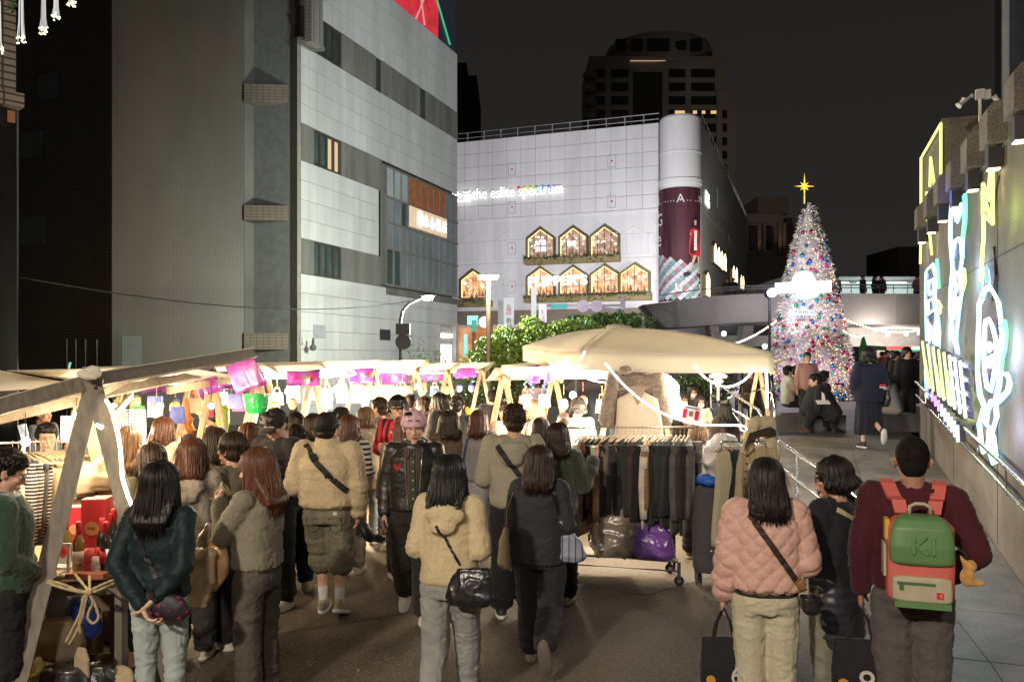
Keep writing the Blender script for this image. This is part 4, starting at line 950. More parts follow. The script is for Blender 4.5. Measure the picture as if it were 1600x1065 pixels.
# stair behind: steps going up to the plaza left of the ramp + rails
st=MB()
for k in range(5):st.box2((-3.2,12.6+k*0.32,0.0),(-0.56,14.2,0.15*(k+1)-0.004*k))
sto=struct(st,'steps',GRAN)
q1=[P(1111,594,14.4),P(1150,618,13.4),P(1185,640,12.6),P(1219,692,10.6)]
pipe_rail('stair_handrail','steel stair handrail sloping down behind the trench coat',q1,[(q1[0],0.7),(q1[1],0.4),(q1[2],0.2)],(0.25,0.5))
q2=[P(1130,584,15.6),P(1196,578,15.4),P(1206,586,15.2),P(1207,606,15.0),P(1203,640,14.9)]
pipe_rail('stair_handrail','looped steel handrail end in front of the tree base',q2,[(q2[0],0.75),(P(1160,581,15.5),0.75)],())
q3=[P(1139,622,13.8),P(1195,606,13.4),P(1208,614,13.2),P(1212,636,13.0),P(1208,664,12.9)]
pipe_rail('stair_handrail','looped steel handrail end just right of the hanging light strip',q3,[(q3[0],0.5),(P(1170,613,13.6),0.5),(P(1152,618,13.7),0.5)],())
q4=[P(1140,642,13.0),P(1180,690,11.4),P(1205,725,10.4)]
pipe_rail('stair_handrail','lower steel stair handrail behind the white plastic bag',q4,[(q4[0],0.3),(q4[1],0.2),(q4[2],0.1)],(0.3,))
# stone benches
BN=m_granite('bench_stone',(0.12,0.12,0.14),(0.22,0.22,0.24),80)
def bench(pa,pb,d,depth,h,label):
    a=G(pa,d); b=G(pb,d); q=MB(); q.hexa([a+UP*0.745,b+UP*0.745,b+FWD*depth+UP*0.745,a+FWD*depth+UP*0.745,a+UP*(0.75+h),b+UP*(0.75+h),b+FWD*depth+UP*(0.75+h),a+FWD*depth+UP*(0.75+h)])
    single(q,'stone_bench',BN,label,'bench','stone benches on the plaza')
bench(1212,1322,15.6,0.7,0.33,'low stone bench under the two seated men in dark suits')
bench(1382,1445,15.7,0.7,0.33,'low stone bench right of the woman in the long dark coat')
# ================================================================ CURVED SKYWALK
def arc(px): # front face of the deck as distance against px
    u=(px-1010)/(1500-1010); return 44+6*(1-u)**2-10*u*(1-u)
def decktop(px):
    ctrl=[(1005,476),(1040,472),(1080,466),(1120,462),(1170,459),(1250,458),(1500,459)]
    for (a,ya),(b,yb) in zip(ctrl,ctrl[1:]):
        if a <= px <= b:return ya+(yb-ya)*(px-a)/(b-a)
def deckbot(px):
    ctrl=[(1005,478),(1040,512),(1080,510),(1150,504),(1200,502),(1320,505),(1500,509)]
    for (a,ya),(b,yb) in zip(ctrl,ctrl[1:]):
        if a <= px <= b:return ya+(yb-ya)*(px-a)/(b-a)
sw=thing('skywalk','curved concrete pedestrian bridge with people on it behind the christmas tree','bridge',G(1200,48))
pxs=[1005,1040,1080,1120,1160,1200,1250,1300,1350,1400,1450,1500]
q=MB(); vs=[]
SWC=M('skywalk_concrete',(0.42,0.4,0.4),0.8,0,0.12,0.4,0.15,10)
for px in pxs:
    a=P(px,decktop(px),arc(px)); b=P(px,deckbot(px),arc(px)+ (1.2 if px>1010 else 0.2)); dep=FWD*(5.0 if px>1010 else 2)
    vs+=[a,b,b+dep,Vector((a.x,a.y,a.z))+dep]
fs=[]
for i in range(len(pxs)-1):
    o_=i*4; p_=o_+4
    for k in range(4):fs.append((o_+k,p_+k,p_+(k+1) % 4,o_+(k+1) % 4))
fs.append((0,1,2,3)); fs.append(tuple(len(vs)-4+k for k in (3,2,1,0)))
q.add(vs,fs); q.build('deck',SWC,sw)
def rail_pts(lo,hi,up,off=0.3,n=24):return [P(lo+(hi-lo)*k/n,decktop(lo+(hi-lo)*k/n),arc(lo+(hi-lo)*k/n)+off)+UP*up for k in range(n+1)]
q=MB(); q.tube(rail_pts(1030,1500,0.45),0.03,5); q.tube(rail_pts(1110,1500,0.3),0.025,5)
for px in range(1112,1215,3):
    b=P(px,decktop(px),arc(px)+0.3); q.tube([b,b+UP*0.45],0.018,4)
for px in range(1220,1500,22):b=P(px,decktop(px),arc(px)+0.3); q.tube([b,b+UP*0.45],0.018,4)
q.build('railing',M('railing_steel',(0.45,0.45,0.48),0.4,0.6),sw)
# canopy roof/back wall on the right of the skywalk
q=MB();
for (yt,yb,d,nm) in ((432,459,50.0,0),):
    a=P(1296,yb,d); b=P(1520,yb,d); c=P(1520,yt,d); e=P(1296,yt,d); q.slab([a,b,c,e],FWD*0.5)
q.build('back_wall',M('skywalk_backwall',(0.33,0.36,0.36),0.7,0,0.1,0.5),sw)
q=MB(); q.slab([P(1290,438,48.5),P(1520,436,48.5),P(1520,439.5,48.5),P(1290,441.5,48.5)],FWD*0.3); q.build('fascia',M('fascia_dark',(0.05,0.05,0.05),0.6),sw)
for (pa,pb) in ((1365,1382),(1425,1440)):
    q=MB(); q.slab([P(pa,437,48.4),P(pb,437,48.4),P(pb,434,48.4),P(pa,434,48.4)],FWD*0.05); q.build('poster',EM('pink_poster',(0.8,0.15,0.35),0.5),sw)
# pale upper prow left of the tree
q=MB(); q.slab([P(1182,456,47),P(1200,440,47),P(1225,432,47),P(1300,430,47),P(1300,457,47)],FWD*3); q.build('upper_slab',SWC,sw)
# slanted piers under the skywalk and lower structure
PIER=M('pier_paint',(0.3,0.27,0.285),0.7)
for (xa,xb,xc,xd) in ((1108,1122,1140,1126),(1162,1178,1170,1152)):
    q=MB(); d=49; a=P(xa,508,d); b=P(xb,508,d); c=P(xc,600,d); e=P(xd,600,d);
    for p_ in (c,e):p_.z=0.7
    q.slab([a,e,c,b],FWD*1.2); q.build('pier',PIER,sw)
lo=thing('plaza_arcade','low arcade of lit shops beneath the skywalk','building',G(1380,54,0.7))
q=MB(); a=P(1290,508,53); q.slab([P(1290,541,53),P(1520,541,53),P(1520,509,53),P(1290,509,53)],FWD*3); q.build('beam',M('arcade_beam',(0.34,0.32,0.32),0.7),lo)
q=MB(); q.slab([P(1020,541,55),P(1215,541,55),P(1215,524,55),P(1020,524,55)],FWD*3); q.build('beam',M('arcade_beam',(0.34,0.32,0.32),0.7),lo)
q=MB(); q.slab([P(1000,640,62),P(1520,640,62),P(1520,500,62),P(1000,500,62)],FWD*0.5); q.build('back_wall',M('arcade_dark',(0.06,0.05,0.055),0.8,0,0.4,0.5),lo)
SR,SGN,SWH=EM('sign_red',(0.95,0.08,0.1),1.0),EM('sign_green',(0.03,0.5,0.15),1.0),EM('sign_white_box',(0.85,0.95,0.95),1.6)
for (pa,pb,ya,yb,m) in ((1385,1424,541,546,SR),(1385,1441,546,549.5,SGN),(1424,1441,541,546,SWH),(1435,1450,507,523,SWH)):
    q=MB(); q.slab([P(pa,yb,52),P(pb,yb,52),P(pb,ya,52),P(pa,ya,52)],FWD*0.2); q.build('shop_sign',m,lo)
q=MB(); q.slab([P(1353,546.5,46),P(1385,547.5,46),P(1385,541,46),P(1353,539,46)],FWD*0.3); q.build('information_sign',M('dark_sign',(0.02,0.06,0.03),0.5),lo)
q=MB(); q.slab([P(1370,600,50),P(1383,600,50),P(1383,546,50),P(1370,546,50)],FWD*0.8); q.build('column',M('lit_column',(0.5,0.38,0.3),0.7),lo)
REDG=m_screen('red_shop_glow',[(0.05,0.01,0.01),(0.4,0.05,0.05),(0.8,0.12,0.12)],0.6,0.7)
for (pa,pb,ya,yb) in ((1388,1426,561,577),):q=MB(); q.slab([P(pa,yb,58),P(pb,yb,58),P(pb,ya,58),P(pa,ya,58)],FWD*0.1); q.build('shop_window',REDG,lo)
for (px,py,r) in ((1369,515,3.2),(1380,515,4),(1387,522,3.4),(1416,521.5,3.4),(1389,509,4),(1396,509,4),(1407,509,4.6)):
    c=P(px,py,51); q=MB(); q.sphere(c,r*51/FL,10,7); s_=single(q,'globe_lamp',EM('globe',(1.0,0.9,0.65),4.0),'warm globe lamp under the skywalk at photo column %d of the arcade ceiling' % px,'lamp','globe lamps under the skywalk')
gl=['leftmost low globe lamp under the skywalk','larger globe lamp second from left under the skywalk','lowest globe lamp of the left cluster under the skywalk','lone low globe lamp on the right under the skywalk','left of three globe lamps against the deck underside','middle of three globe lamps against the deck underside','right of three globe lamps against the deck underside']
for o,l_ in zip([o for o in COL.objects if o.name.startswith('globe_lamp')],gl):o['label']=l_
lamp_light('POINT','arcade_light',P(1395,530,50),900,(1.0,0.85,0.7),0.5)
for k_ in range(4):
    pp_=P(1310+k_*45,441.5,48.2); q=MB(); q.box(pp_,(1.2,0.1,0.06),YAW); q.build('added_ceiling_tube',EM('tube_white',(0.9,1.0,0.95),3),sw); lamp_light('POINT','canopy_fill_light',pp_-UP*0.25-FWD*0.2,130,(0.85,1.0,0.95),0.3,parent=sw)  # tubes and lamps added to brighten the skywalk canopy
lamp_light('POINT','deck_fill_light',P(1370,535,43),230,(1.0,0.86,0.75),0.4)  # bare lamp added to brighten the skywalk deck
lamp_light('POINT','plaza_light',P(1150,548,41),520,(0.98,0.88,0.96),0.5)
for i,(px,py) in enumerate(((1131,521),(1195,541))):
    c=P(px,py,50); q=MB(); q.sphere(c,0.16,8,6); single(q,'ceiling_lamp',EM('green_white',(0.75,1,0.85),6),['round white lamp under the skywalk prow above the canopy','small round lamp left of the christmas tree foot'][i],'lamp')
# bright white-blue spotlight by the tree
t=thing('spotlight','glaring blue white spotlight mounted left of the christmas tree','spotlight',P(1207,457,26)); c=P(1207,457,26)
q=MB(); q.sphere(c,0.13,14,9); q.build('lens',EM('spot_lens',(0.75,0.82,1.0),30),t)
q=MB(); q.tube([c+FWD*0.35,c+FWD*0.08],0.17,10); q.build('housing',DKMET,t)
q=MB(); q.tube([c+FWD*0.3,Vector((c.x,c.y,0.75))+FWD*0.3],0.04,6); q.build('pole',DKMET,t)
lamp_light('POINT','tree_spot',c-FWD*0.4,170,(0.72,0.75,1.0),0.15,parent=t)
# ================================================================ CHRISTMAS TREE
TDp=28.0; tb=G(1264,TDp,0.75); TH=6.75; TR=1.5
xt=thing('christmas_tree','tall white christmas tree with coloured baubles, warm lights and a gold star','christmas tree',tb)
def rad_at(h):return TR*(1-h/TH)**0.84+0.08
q=MB(); q.lathe([(0.14,0),(0.12,TH*0.6),(0.05,TH)],tb,10); q.build('trunk',M('tree_pole',(0.3,0.28,0.25),0.7),xt)
q=MB(); q.lathe([(rad_at(0)-0.18,0.05),(rad_at(TH*0.3)-0.16,TH*0.3),(rad_at(TH*0.6)-0.12,TH*0.6),(rad_at(TH*0.85)-0.08,TH*0.85),(0.03,TH)],tb,24)
NEEDLE=m_leaf('white_needles',(0.5,0.46,0.48),(0.8,0.74,0.77))
rr_=np.random.default_rng(3)
N=15000
for k in range(N):
    h=TH*(1-math.sqrt(rr_.random()))*0.995; a=rr_.random()*2*math.pi; R=rad_at(h)*(0.86+0.2*rr_.random())
    lay=0.06*math.sin(h*9+2*math.sin(a*5)); R+=lay*0.6
    c=Vector((tb.x+R*math.cos(a),tb.y+R*math.sin(a),tb.z+h)); out=Vector((math.cos(a),math.sin(a),rr_.uniform(-.5,.4))).normalized()
    tl=rr_.uniform(0.06,0.15); sd=Vector((rr_.uniform(-1,1),rr_.uniform(-1,1),rr_.uniform(-1,1))).cross(out).normalized()*tl*0.28
    q.add([c-sd,c+sd,c+out*tl+sd*0.2],[(0,1,2)])
props(q.build('branches',NEEDLE,xt),kind='stuff')
bcols=[(0.02,0.12,0.5),(0.03,0.3,0.5),(0.4,0.01,0.12),(0.5,0.05,0.25),(0.01,0.3,0.2),(0.5,0.02,0.03)]
bm_=[M('bauble_%d' % i,c,0.15,0.75,0,spec=0.7,bump=0) for i,c in enumerate(bcols)]
bsh=[]
for i in range(6):s_=MB(); s_.sphere((0,0,0),0.062,10,7); s_.tube([(0,0,0.058),(0,0,0.08)],0.012,5); bsh.append(s_.mesh('bauble',bm_[i],True))
nb_=0
while nb_<230:
    h=TH*(1-math.sqrt(rr_.random()))*0.97+0.03; a=rr_.uniform(math.pi,2*math.pi)+YAW-0.0; R=rad_at(h)+0.05
    o=link_mesh('bauble',bsh[int(rr_.integers(6))],xt,(R*math.cos(a),R*math.sin(a),h)); s_=rr_.uniform(0.8,1.3); o.scale=(s_,s_,s_); nb_+=1
q=MB()
for k in range(700):
    h=TH*(1-math.sqrt(rr_.random()))*0.99; a=rr_.uniform(math.pi,2*math.pi)+YAW;
    if rr_.random()<0.5:a=YAW+1.5*math.pi+0.28*math.sin(h*1.7)+rr_.normal()*0.35
    R=rad_at(h)+0.05+0.04*rr_.random(); q.sphere((tb.x+R*math.cos(a),tb.y+R*math.sin(a),tb.z+h),0.0135,4,3)
props(q.build('fairy_lights',EM('fairy',(1.0,0.78,0.36),3.2),xt),kind='stuff')
for hh,e in ((1.0,60),(2.8,45),(4.6,25)):
    for da in (-0.8,0,0.8):
        a=YAW+1.5*math.pi+da; R=rad_at(hh)+0.45; lamp_light('POINT','fairy_glow',(tb.x+R*math.cos(a),tb.y+R*math.sin(a),tb.z+hh),e*0.4,(1.0,0.78,0.82),0.3,parent=xt)
# gold star
sc_=P(1257,291,TDp); q=MB(); pts=[]
for k in range(16):
    an=math.pi/2+k*math.pi/8; r=(0.0)
    if k % 2:r=0.085
    elif k % 4==0:r=0.46 if k % 8==0 else 0.36
    else:r=0.2
    pts.append(sc_+RIGHT*r*math.cos(an)+UP*r*math.sin(an))
f_,b_=sc_-FWD*0.09,sc_+FWD*0.09
q.add(pts+[f_,b_],[(k,(k+1) % 16,16) for k in range(16)]+[((k+1) % 16,k,17) for k in range(16)])
q.tube([sc_-UP*0.6,sc_-UP*0.3],0.02,5)
q.build('star',EM('gold_star',(1.0,0.62,0.06),1.15,base=(0.8,0.5,0.05)),xt)
# glowing white plaque and date board
pq=thing('light_plaque','overexposed white lit plaque with domed top across the christmas tree','sign',P(1258,447,26.2))
c=P(1258,447,26.2); s_=26.2/FL
q=MB(); q.slab([P(1213,458,26.2),P(1299,456,26.2),P(1299,438,26.2),P(1213,442,26.2)],FWD*0.12)
q.slab([P(1240+17*(1+math.cos(a)),440-17*math.sin(a),26.15) for a in [math.pi*k/12 for k in range(13)]],FWD*0.14)
q.slab([P(1238,462,26.1),P(1250,458,26.1),P(1272,457,26.1),P(1277,460,26.1),P(1268,466,26.1),P(1246,465,26.1)],FWD*0.1)
q.build('light_panel',EM('plaque_white',(0.9,1.0,0.97),5.0,sample=True),pq)
q=MB(); q.tube([P(1236,464,26.15),P(1256,468,26.15),P(1276,463,26.15),P(1279,457,26.15)],0.03,6); q.build('green_edge',EM('plaque_green',(0.2,1.0,0.6),3.0),pq)
db=thing('date_board','small white board reading a November date on the christmas tree','sign',P(1252,492,26.3))
q=MB(); q.slab([P(1233,491,26.3),P(1273,491,26.3),P(1273,483.5,26.3),P(1233,483.5,26.3)],FWD*0.03); q.slab([P(1237,497.5,26.3),P(1270,497.5,26.3),P(1270,491.5,26.3),P(1237,491.5,26.3)],FWD*0.03)
q.build('board',EM('board_white',(0.75,0.7,0.8),0.75,base=(0.7,0.7,0.7)),db)
INK=M('board_ink',(0.03,0.03,0.06),0.6)
text_mesh('11月26日(三)',INK,P(1253,487.3,26.29),RIGHT,width=38*26.3/FL,height=5.6*26.3/FL,ext=0.004,name='lettering',parent=db,center=True)
text_mesh('大樹藝起韻！',INK,P(1253.5,494.5,26.29),RIGHT,width=31*26.3/FL,height=4.8*26.3/FL,ext=0.004,name='lettering',parent=db,center=True)
# string lights from the tree to the posts
def string_lights(a,b,sag,n,label):
    t=thing('string_lights',label,'string lights',a); q=MB(); pts=[]
    for k in range(n+1):u=k/n; p=a.lerp(b,u); p.z -= sag*4*u*(1-u); pts.append(p)
    q.tube(pts,0.01,4); q.build('wire',BLACK,t); q=MB()
    for p in pts:q.sphere(p-UP*0.03,0.032,6,4)
    q.build('bulbs',BULB,t)
string_lights(P(1212,500,27),P(1130,540,24),0.12,24,'warm bulb string from the tree down towards the big canopy')
string_lights(P(1318,515,27),P(1350,523,30),0.1,10,'short warm bulb string from the tree to the green umbrella')
string_lights(P(1320,497,27),P(1440,513,34),0.25,30,'long warm bulb string from the tree towards the neon wall')
um=MB(); b=G(1349,30,0.75); zt_=P(1349,524,30).z
um.lathe([(0.03,0),(0.03,0.9),(0.17,1.0),(0.14,zt_-1.2),(0.03,zt_-0.75)],b,10); single(um,'folded_umbrella',M('green_canvas',(0.01,0.2,0.07),0.7),'folded green parasol standing right of the christmas tree','parasol')
# ================================================================ TREES AND BUSHES
LEAFA=m_leaf('bush_leaf_bright',(0.09,0.14,0.02),(0.21,0.29,0.045))
LEAFB=m_leaf('bush_leaf_dark',(0.03,0.055,0.012),(0.075,0.12,0.03))
BARK=M('bark',(0.09,0.07,0.05),0.85,0,0.3,12,0.5,40,0.01)
def leaf_cloud(blobs,n,size,seed=0):
    r=np.random.default_rng(seed); q=MB(); w_=np.array([b[1][0]*b[1][1]+b[1][0]*b[1][2] for b in blobs]); w_=w_/w_.sum()
    for k in range(n):
        c,rd=blobs[r.choice(len(blobs),p=w_)]; v=r.normal(size=3); v /= np.linalg.norm(v); s_=r.uniform(0.55,1.0)**0.5
        lump=1+0.16*math.sin(v[0]*9+c[0])+0.14*math.sin(v[2]*11+c[1]*3)
        p=Vector((c[0]+v[0]*rd[0]*s_*lump,c[1]+v[1]*rd[1]*s_*lump,c[2]+v[2]*rd[2]*s_*lump))
        if p.z<0.05:continue
        L_=size*r.uniform(0.6,1.3); a=Vector(r.normal(size=3)); a=(a+Vector(v)*0.7).normalized(); b=a.cross(Vector(r.normal(size=3))).normalized()*L_*0.27
        fold=a.cross(b).normalized()*L_*0.08
        q.add([p-a*L_/2,p+b+fold,p+a*L_/2,p-b+fold],[(0,1,2),(0,2,3)])
    return q
def bush(name,label,cat,root,blobs,n,size,mat,seed,trunk=None,group=None):
    t=thing(name,label,cat,root,group); props(leaf_cloud(blobs,n,size,seed).build('crown',mat,t),kind='stuff')
    q=MB()
    for c,rd in blobs[:5]:
        m=Vector(root).lerp(Vector(c),0.5)+Vector((0.1,0,0)); q.tube([root,m,c],0.05,6,rs=[0.07,0.05,0.02])
    q.build('trunk',BARK,t); return t
def B(px,py,d,rx,rz,ry=None):c=P(px,py,d); return (tuple(c),(rx,ry or rx,rz))
bush('leafy_tree','dense bright green tree lit from the stalls, left of the big cream canopy','tree',G(800,21),[B(780,560,20,0.75,0.5),B(830,545,21,0.8,0.55),B(870,530,22,0.9,0.5),B(752,575,20,0.45,0.4),B(905,525,23,0.8,0.45),B(800,585,20,0.8,0.4),B(830,510,22,0.35,0.3),B(790,525,21,0.35,0.3),B(765,545,20,0.35,0.3)],16000,0.105,LEAFA,1)
bush('leafy_tree','darker green tree crown behind the top of the big cream canopy','tree',G(950,26),[B(930,512,26,1.1,0.45),B(965,505,26,0.8,0.4),B(985,515,26,0.8,0.5)],5000,0.13,LEAFB,2)
bush('hedge','dark clipped hedge under the bright tree by the lamp post','hedge',G(740,19),[B(730,605,18.5,0.6,0.4),B(770,610,19,0.8,0.45),B(830,610,19,0.8,0.45),B(715,612,18,0.35,0.3)],6500,0.08,LEAFB,3)
bush('potted_bush','small round green bush showing above the purple banners beside the traffic light','bush',G(609,19),[B(609,574,19,0.2,0.11),B(600,576,19,0.13,0.08),B(618,575,19,0.12,0.08)],900,0.06,LEAFA,4)
bush('plaza_hedge','dark green shrubs seen under the big cream canopy behind masked women','hedge',G(1090,17),[B(1075,610,17,0.5,0.35),B(1110,605,17,0.5,0.35)],2600,0.08,LEAFB,5)
# yellow flower bed
t=thing('flower_bed','low strip of yellow flowers and leaves in front of the hedge','flowers',G(745,17)); r=np.random.default_rng(9); q=MB(); f=MB()
for k in range(900):
    c=P(r.uniform(728,762),r.uniform(640,655),16.5+r.uniform(0,1)); a=Vector(r.normal(size=3)).normalized()*0.05; b=a.cross(Vector((0.3,0.2,1))).normalized()*0.02; q.add([c-a,c+b,c+a,c-b],[(0,1,2,3)])
for k in range(120):
    c=P(r.uniform(728,762),r.uniform(637,648),16.5); f.sphere(c,0.022,5,4)
props(q.build('leaves',LEAFA,t),kind='stuff'); props(f.build('blossoms',M('yellow_petal',(0.6,0.4,0.03),0.6),t),kind='stuff')
pl=MB(); a,b=G(722,16.4),G(766,16.4); pl.slab([a,b,b+UP*0.9,a+UP*0.9],FWD*1.6); single(pl,'planter_wall',CONC,'low concrete planter edge under the yellow flowers','planter')
# sparse young tree by the shop front
def branch_tree(name,label,base,top_h,seed,spread,nleaf,mat,r0=0.045):
    r=np.random.default_rng(seed); t=thing(name,label,'tree',base); q=MB(); tips=[]
    def grow(p,d,L_,rad_,depth):
        n=4; pts=[p]; dd=d.copy()
        for i in range(n):
            dd=(dd+Vector(r.normal(size=3))*0.16+UP*0.07).normalized(); pts.append(pts[-1]+dd*L_/n)
        q.tube(pts,rad_,5,rs=[rad_*(1-0.5*i/n) for i in range(n+1)])
        tips.extend(pts[2:])
        if depth>0:
            for k in range(3 if depth>2 else 2):
                i=int(r.integers(1,n+1)); nd=(dd+Vector(r.normal(size=3))*spread).normalized(); nd.z=abs(nd.z)*0.8+0.15; grow(pts[i],nd.normalized(),L_*0.68,rad_*0.5,depth-1)
    grow(Vector(base),UP.copy(),top_h*0.42,r0,5); q.build('trunk',BARK,t); lf=MB()
    for k in range(nleaf):
        c=tips[int(r.integers(len(tips)//3,len(tips)))]+Vector(r.normal(size=3))*0.06; a=Vector(r.normal(size=3)).normalized()*0.05; b=a.cross(Vector(r.normal(size=3))).normalized()*0.025
        lf.add([c-a,c+b,c+a,c-b],[(0,1,2,3)])
    props(lf.build('crown',mat,t),kind='stuff'); return t
branch_tree('young_tree','sparse young tree with thin bare branches before the lit shop front',G(707,24),4.0,5,0.75,520,LEAFB,0.05)
branch_tree('young_tree','thin twiggy tree just left of the lit shop front corner',G(728,27),4.2,8,0.7,360,LEAFB,0.05)
# ================================================================ STREET FURNITURE
t=thing('street_lamp','dark street lamp with curved arm and lit head before the pale grey building','street lamp',G(628,21)); b=G(628,21)
hd=P(668,463,21)
pts=[b,P(627,560,21),P(626,500,21),P(629,486,21),P(638,475,21),P(652,468,21),hd]
q=MB(); q.tube(pts,0.05,8,rs=[0.08,0.06,0.05,0.045,0.04,0.035,0.03]); q.build('pole',DKMET,t)
q=MB(); q.sphere(hd+UP*0.02,(0.22,0.14,0.05),12,6); q.build('lamp_head',DKMET,t)
q=MB(); q.sphere(hd-UP*0.05,(0.15,0.1,0.06),12,6); q.build('lamp_glass',EM('street_bulb',(0.85,1.0,0.75),40),t)
lamp_light('POINT','street_light',hd-UP*0.3,3200,(0.88,1.0,0.85),0.12,parent=t)
q=MB(); q.box(P(630,514,20.9),(0.35,0.25,0.28),YAW); q.tube([P(630,534,20.85)+FWD*0.03,P(630,534,20.85)-FWD*0.03],0.2,20)
single(q,'traffic_light',BLACK,'dark traffic light and round sign seen from behind on the lamp pole','traffic light')
t=thing('lantern_post','tall brown lamp post with flat lit top between the buildings','street lamp',G(763,16)); b=G(763,16)
q=MB(); q.tube([b,P(763,436,16)],0.05,10); q.build('pole',M('brown_post',(0.12,0.09,0.06),0.5,0.3),t)
q=MB(); q.box(P(763,432.5,16),(0.42,0.3,0.05),YAW); q.build('lamp_top',M('brown_post',(0.12,0.09,0.06),0.5,0.3),t)
q=MB(); q.box(P(763,435,16),(0.36,0.24,0.02),YAW); q.build('lamp_glass',EM('lantern_glow',(1,0.9,0.7),7),t)
lamp_light('POINT','lantern_light',P(763,441,15.7),520,(1,0.9,0.72),0.15,parent=t)
def pylon(pa,pb,yt,yb,d,label,txt,em=0.35):
    t=thing('banner_pylon',label,'sign',G((pa+pb)/2,d)); q=MB(); a=P(pa,yt,d); b=P(pb,yt,d); z0=0.0
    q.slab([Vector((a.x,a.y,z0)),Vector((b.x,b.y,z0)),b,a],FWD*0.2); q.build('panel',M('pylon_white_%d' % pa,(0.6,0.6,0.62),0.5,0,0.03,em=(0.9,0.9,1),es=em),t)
    for i,(ch_,y,c) in enumerate(txt):
        text_mesh(ch_,M('pylon_ink',c,0.6),P((pa+pb)/2,y,d-0.02),RIGHT,height=8*d/FL,width=7*d/FL,ext=0.01,name='lettering',parent=t,center=True)
pylon(787,803,465,515,40,'white pylon sign with small red seal squares behind the bright tree',[('品',480,(0.6,0.03,0.03)),('回',488,(0.6,0.03,0.03)),('新',500,(0.05,0.05,0.05))])
pylon(778,787,434,515,41,'narrow grey pylon left of the white seal pylon',[],0.1)
pylon(830,838,448,515,40,'thin lilac banner pole right of the seal pylon',[],0.5)
pylon(842,854,475,520,36,'pinkish white pylon with faded red characters',[('生',488,(0.7,0.1,0.15)),('活',497,(0.7,0.1,0.15))],0.6)
t=thing('sign_gantry','white road gantry arm with teal street sign and two round mirrors','road sign',G(973,38)); q=MB()
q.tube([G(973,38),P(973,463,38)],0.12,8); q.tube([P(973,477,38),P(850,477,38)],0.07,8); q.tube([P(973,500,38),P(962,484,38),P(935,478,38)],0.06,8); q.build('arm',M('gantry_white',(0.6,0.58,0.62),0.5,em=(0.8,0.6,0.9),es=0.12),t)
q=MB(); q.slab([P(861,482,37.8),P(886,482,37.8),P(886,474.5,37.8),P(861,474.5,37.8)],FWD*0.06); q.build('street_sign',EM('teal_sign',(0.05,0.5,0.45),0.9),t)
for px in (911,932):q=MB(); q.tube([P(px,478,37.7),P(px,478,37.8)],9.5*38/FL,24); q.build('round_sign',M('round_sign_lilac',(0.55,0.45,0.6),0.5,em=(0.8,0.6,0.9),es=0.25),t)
for (s_,px,py,w_,h_,c,lb_) in (('YABI',907,506,34,10,(0.3,1.0,0.95),'cyan neon shop lettering YABI above the bright tree'),('YARI',954,497,34,9,(0.3,1.0,0.9),'smaller cyan neon lettering right of YABI over the canopy')):
    o=text_mesh(s_,EM('cyan_neon',c,3.0),P(px,py,45),RIGHT,width=w_*45/FL,height=h_*45/FL,ext=0.05,name='neon_lettering',center=True,offset=0.02); props(o,lb_,'sign')
q=MB(); q.slab([P(730,507,60),P(747,507,60),P(747,493,60),P(730,493,60)],FWD*0.3); single(q,'road_sign',EM('teal_sign',(0.1,0.7,0.62),1.2),'teal green road sign beside the dark post','road sign')
q=MB(); q.tube([P(757,503,59),P(757,503,59.2)],0.42,20); single(q,'round_sign',EM('round_red',(0.9,0.35,0.4),1.0),'small round red and white road sign by the teal sign','road sign')
q=MB(); q.slab([P(737,518,45),P(744,518,45),P(744,500,45),P(737,500,45)],FWD*0.2); single(q,'traffic_signal',EM('signal_green',(0.05,0.45,0.3),0.9),'green traffic signal box behind the sparse tree','traffic light')
q=MB(); q.slab([P(725,556,50),P(730,556,50),P(730,522,50),P(725,522,50)],FWD*0.2); single(q,'vertical_sign',EM('teal_sign2',(0.1,0.8,0.75),1.3),'thin vertical teal neon sign behind the sparse tree','sign')
# added fill lamps behind the camera, built as street lamps, brighten the crowd's backs
for (x,y,z,e,c,lb_) in ((-2.6,-5.5,6.2,8600,(1.0,0.86,0.7),'added street lamp behind the viewpoint by the stalls side'),(1.2,-4.5,6.2,2000,(1.0,0.87,0.78),'added street lamp behind the viewpoint by the neon wall side')):
    t=thing('street_lamp',lb_,'street lamp',(x,y,0)); q=MB(); q.tube([(x,y,0),(x,y,z)],0.06,8); q.build('pole',DKMET,t)
    q=MB(); q.sphere((x,y,z+0.1),(0.3,0.3,0.08),12,6); q.build('lamp_head',DKMET,t); lamp_light('SPOT','street_light',(x,y,z-0.02),e,c,0.2,(x*0.4,y+9,0.8),120,0.7,parent=t)
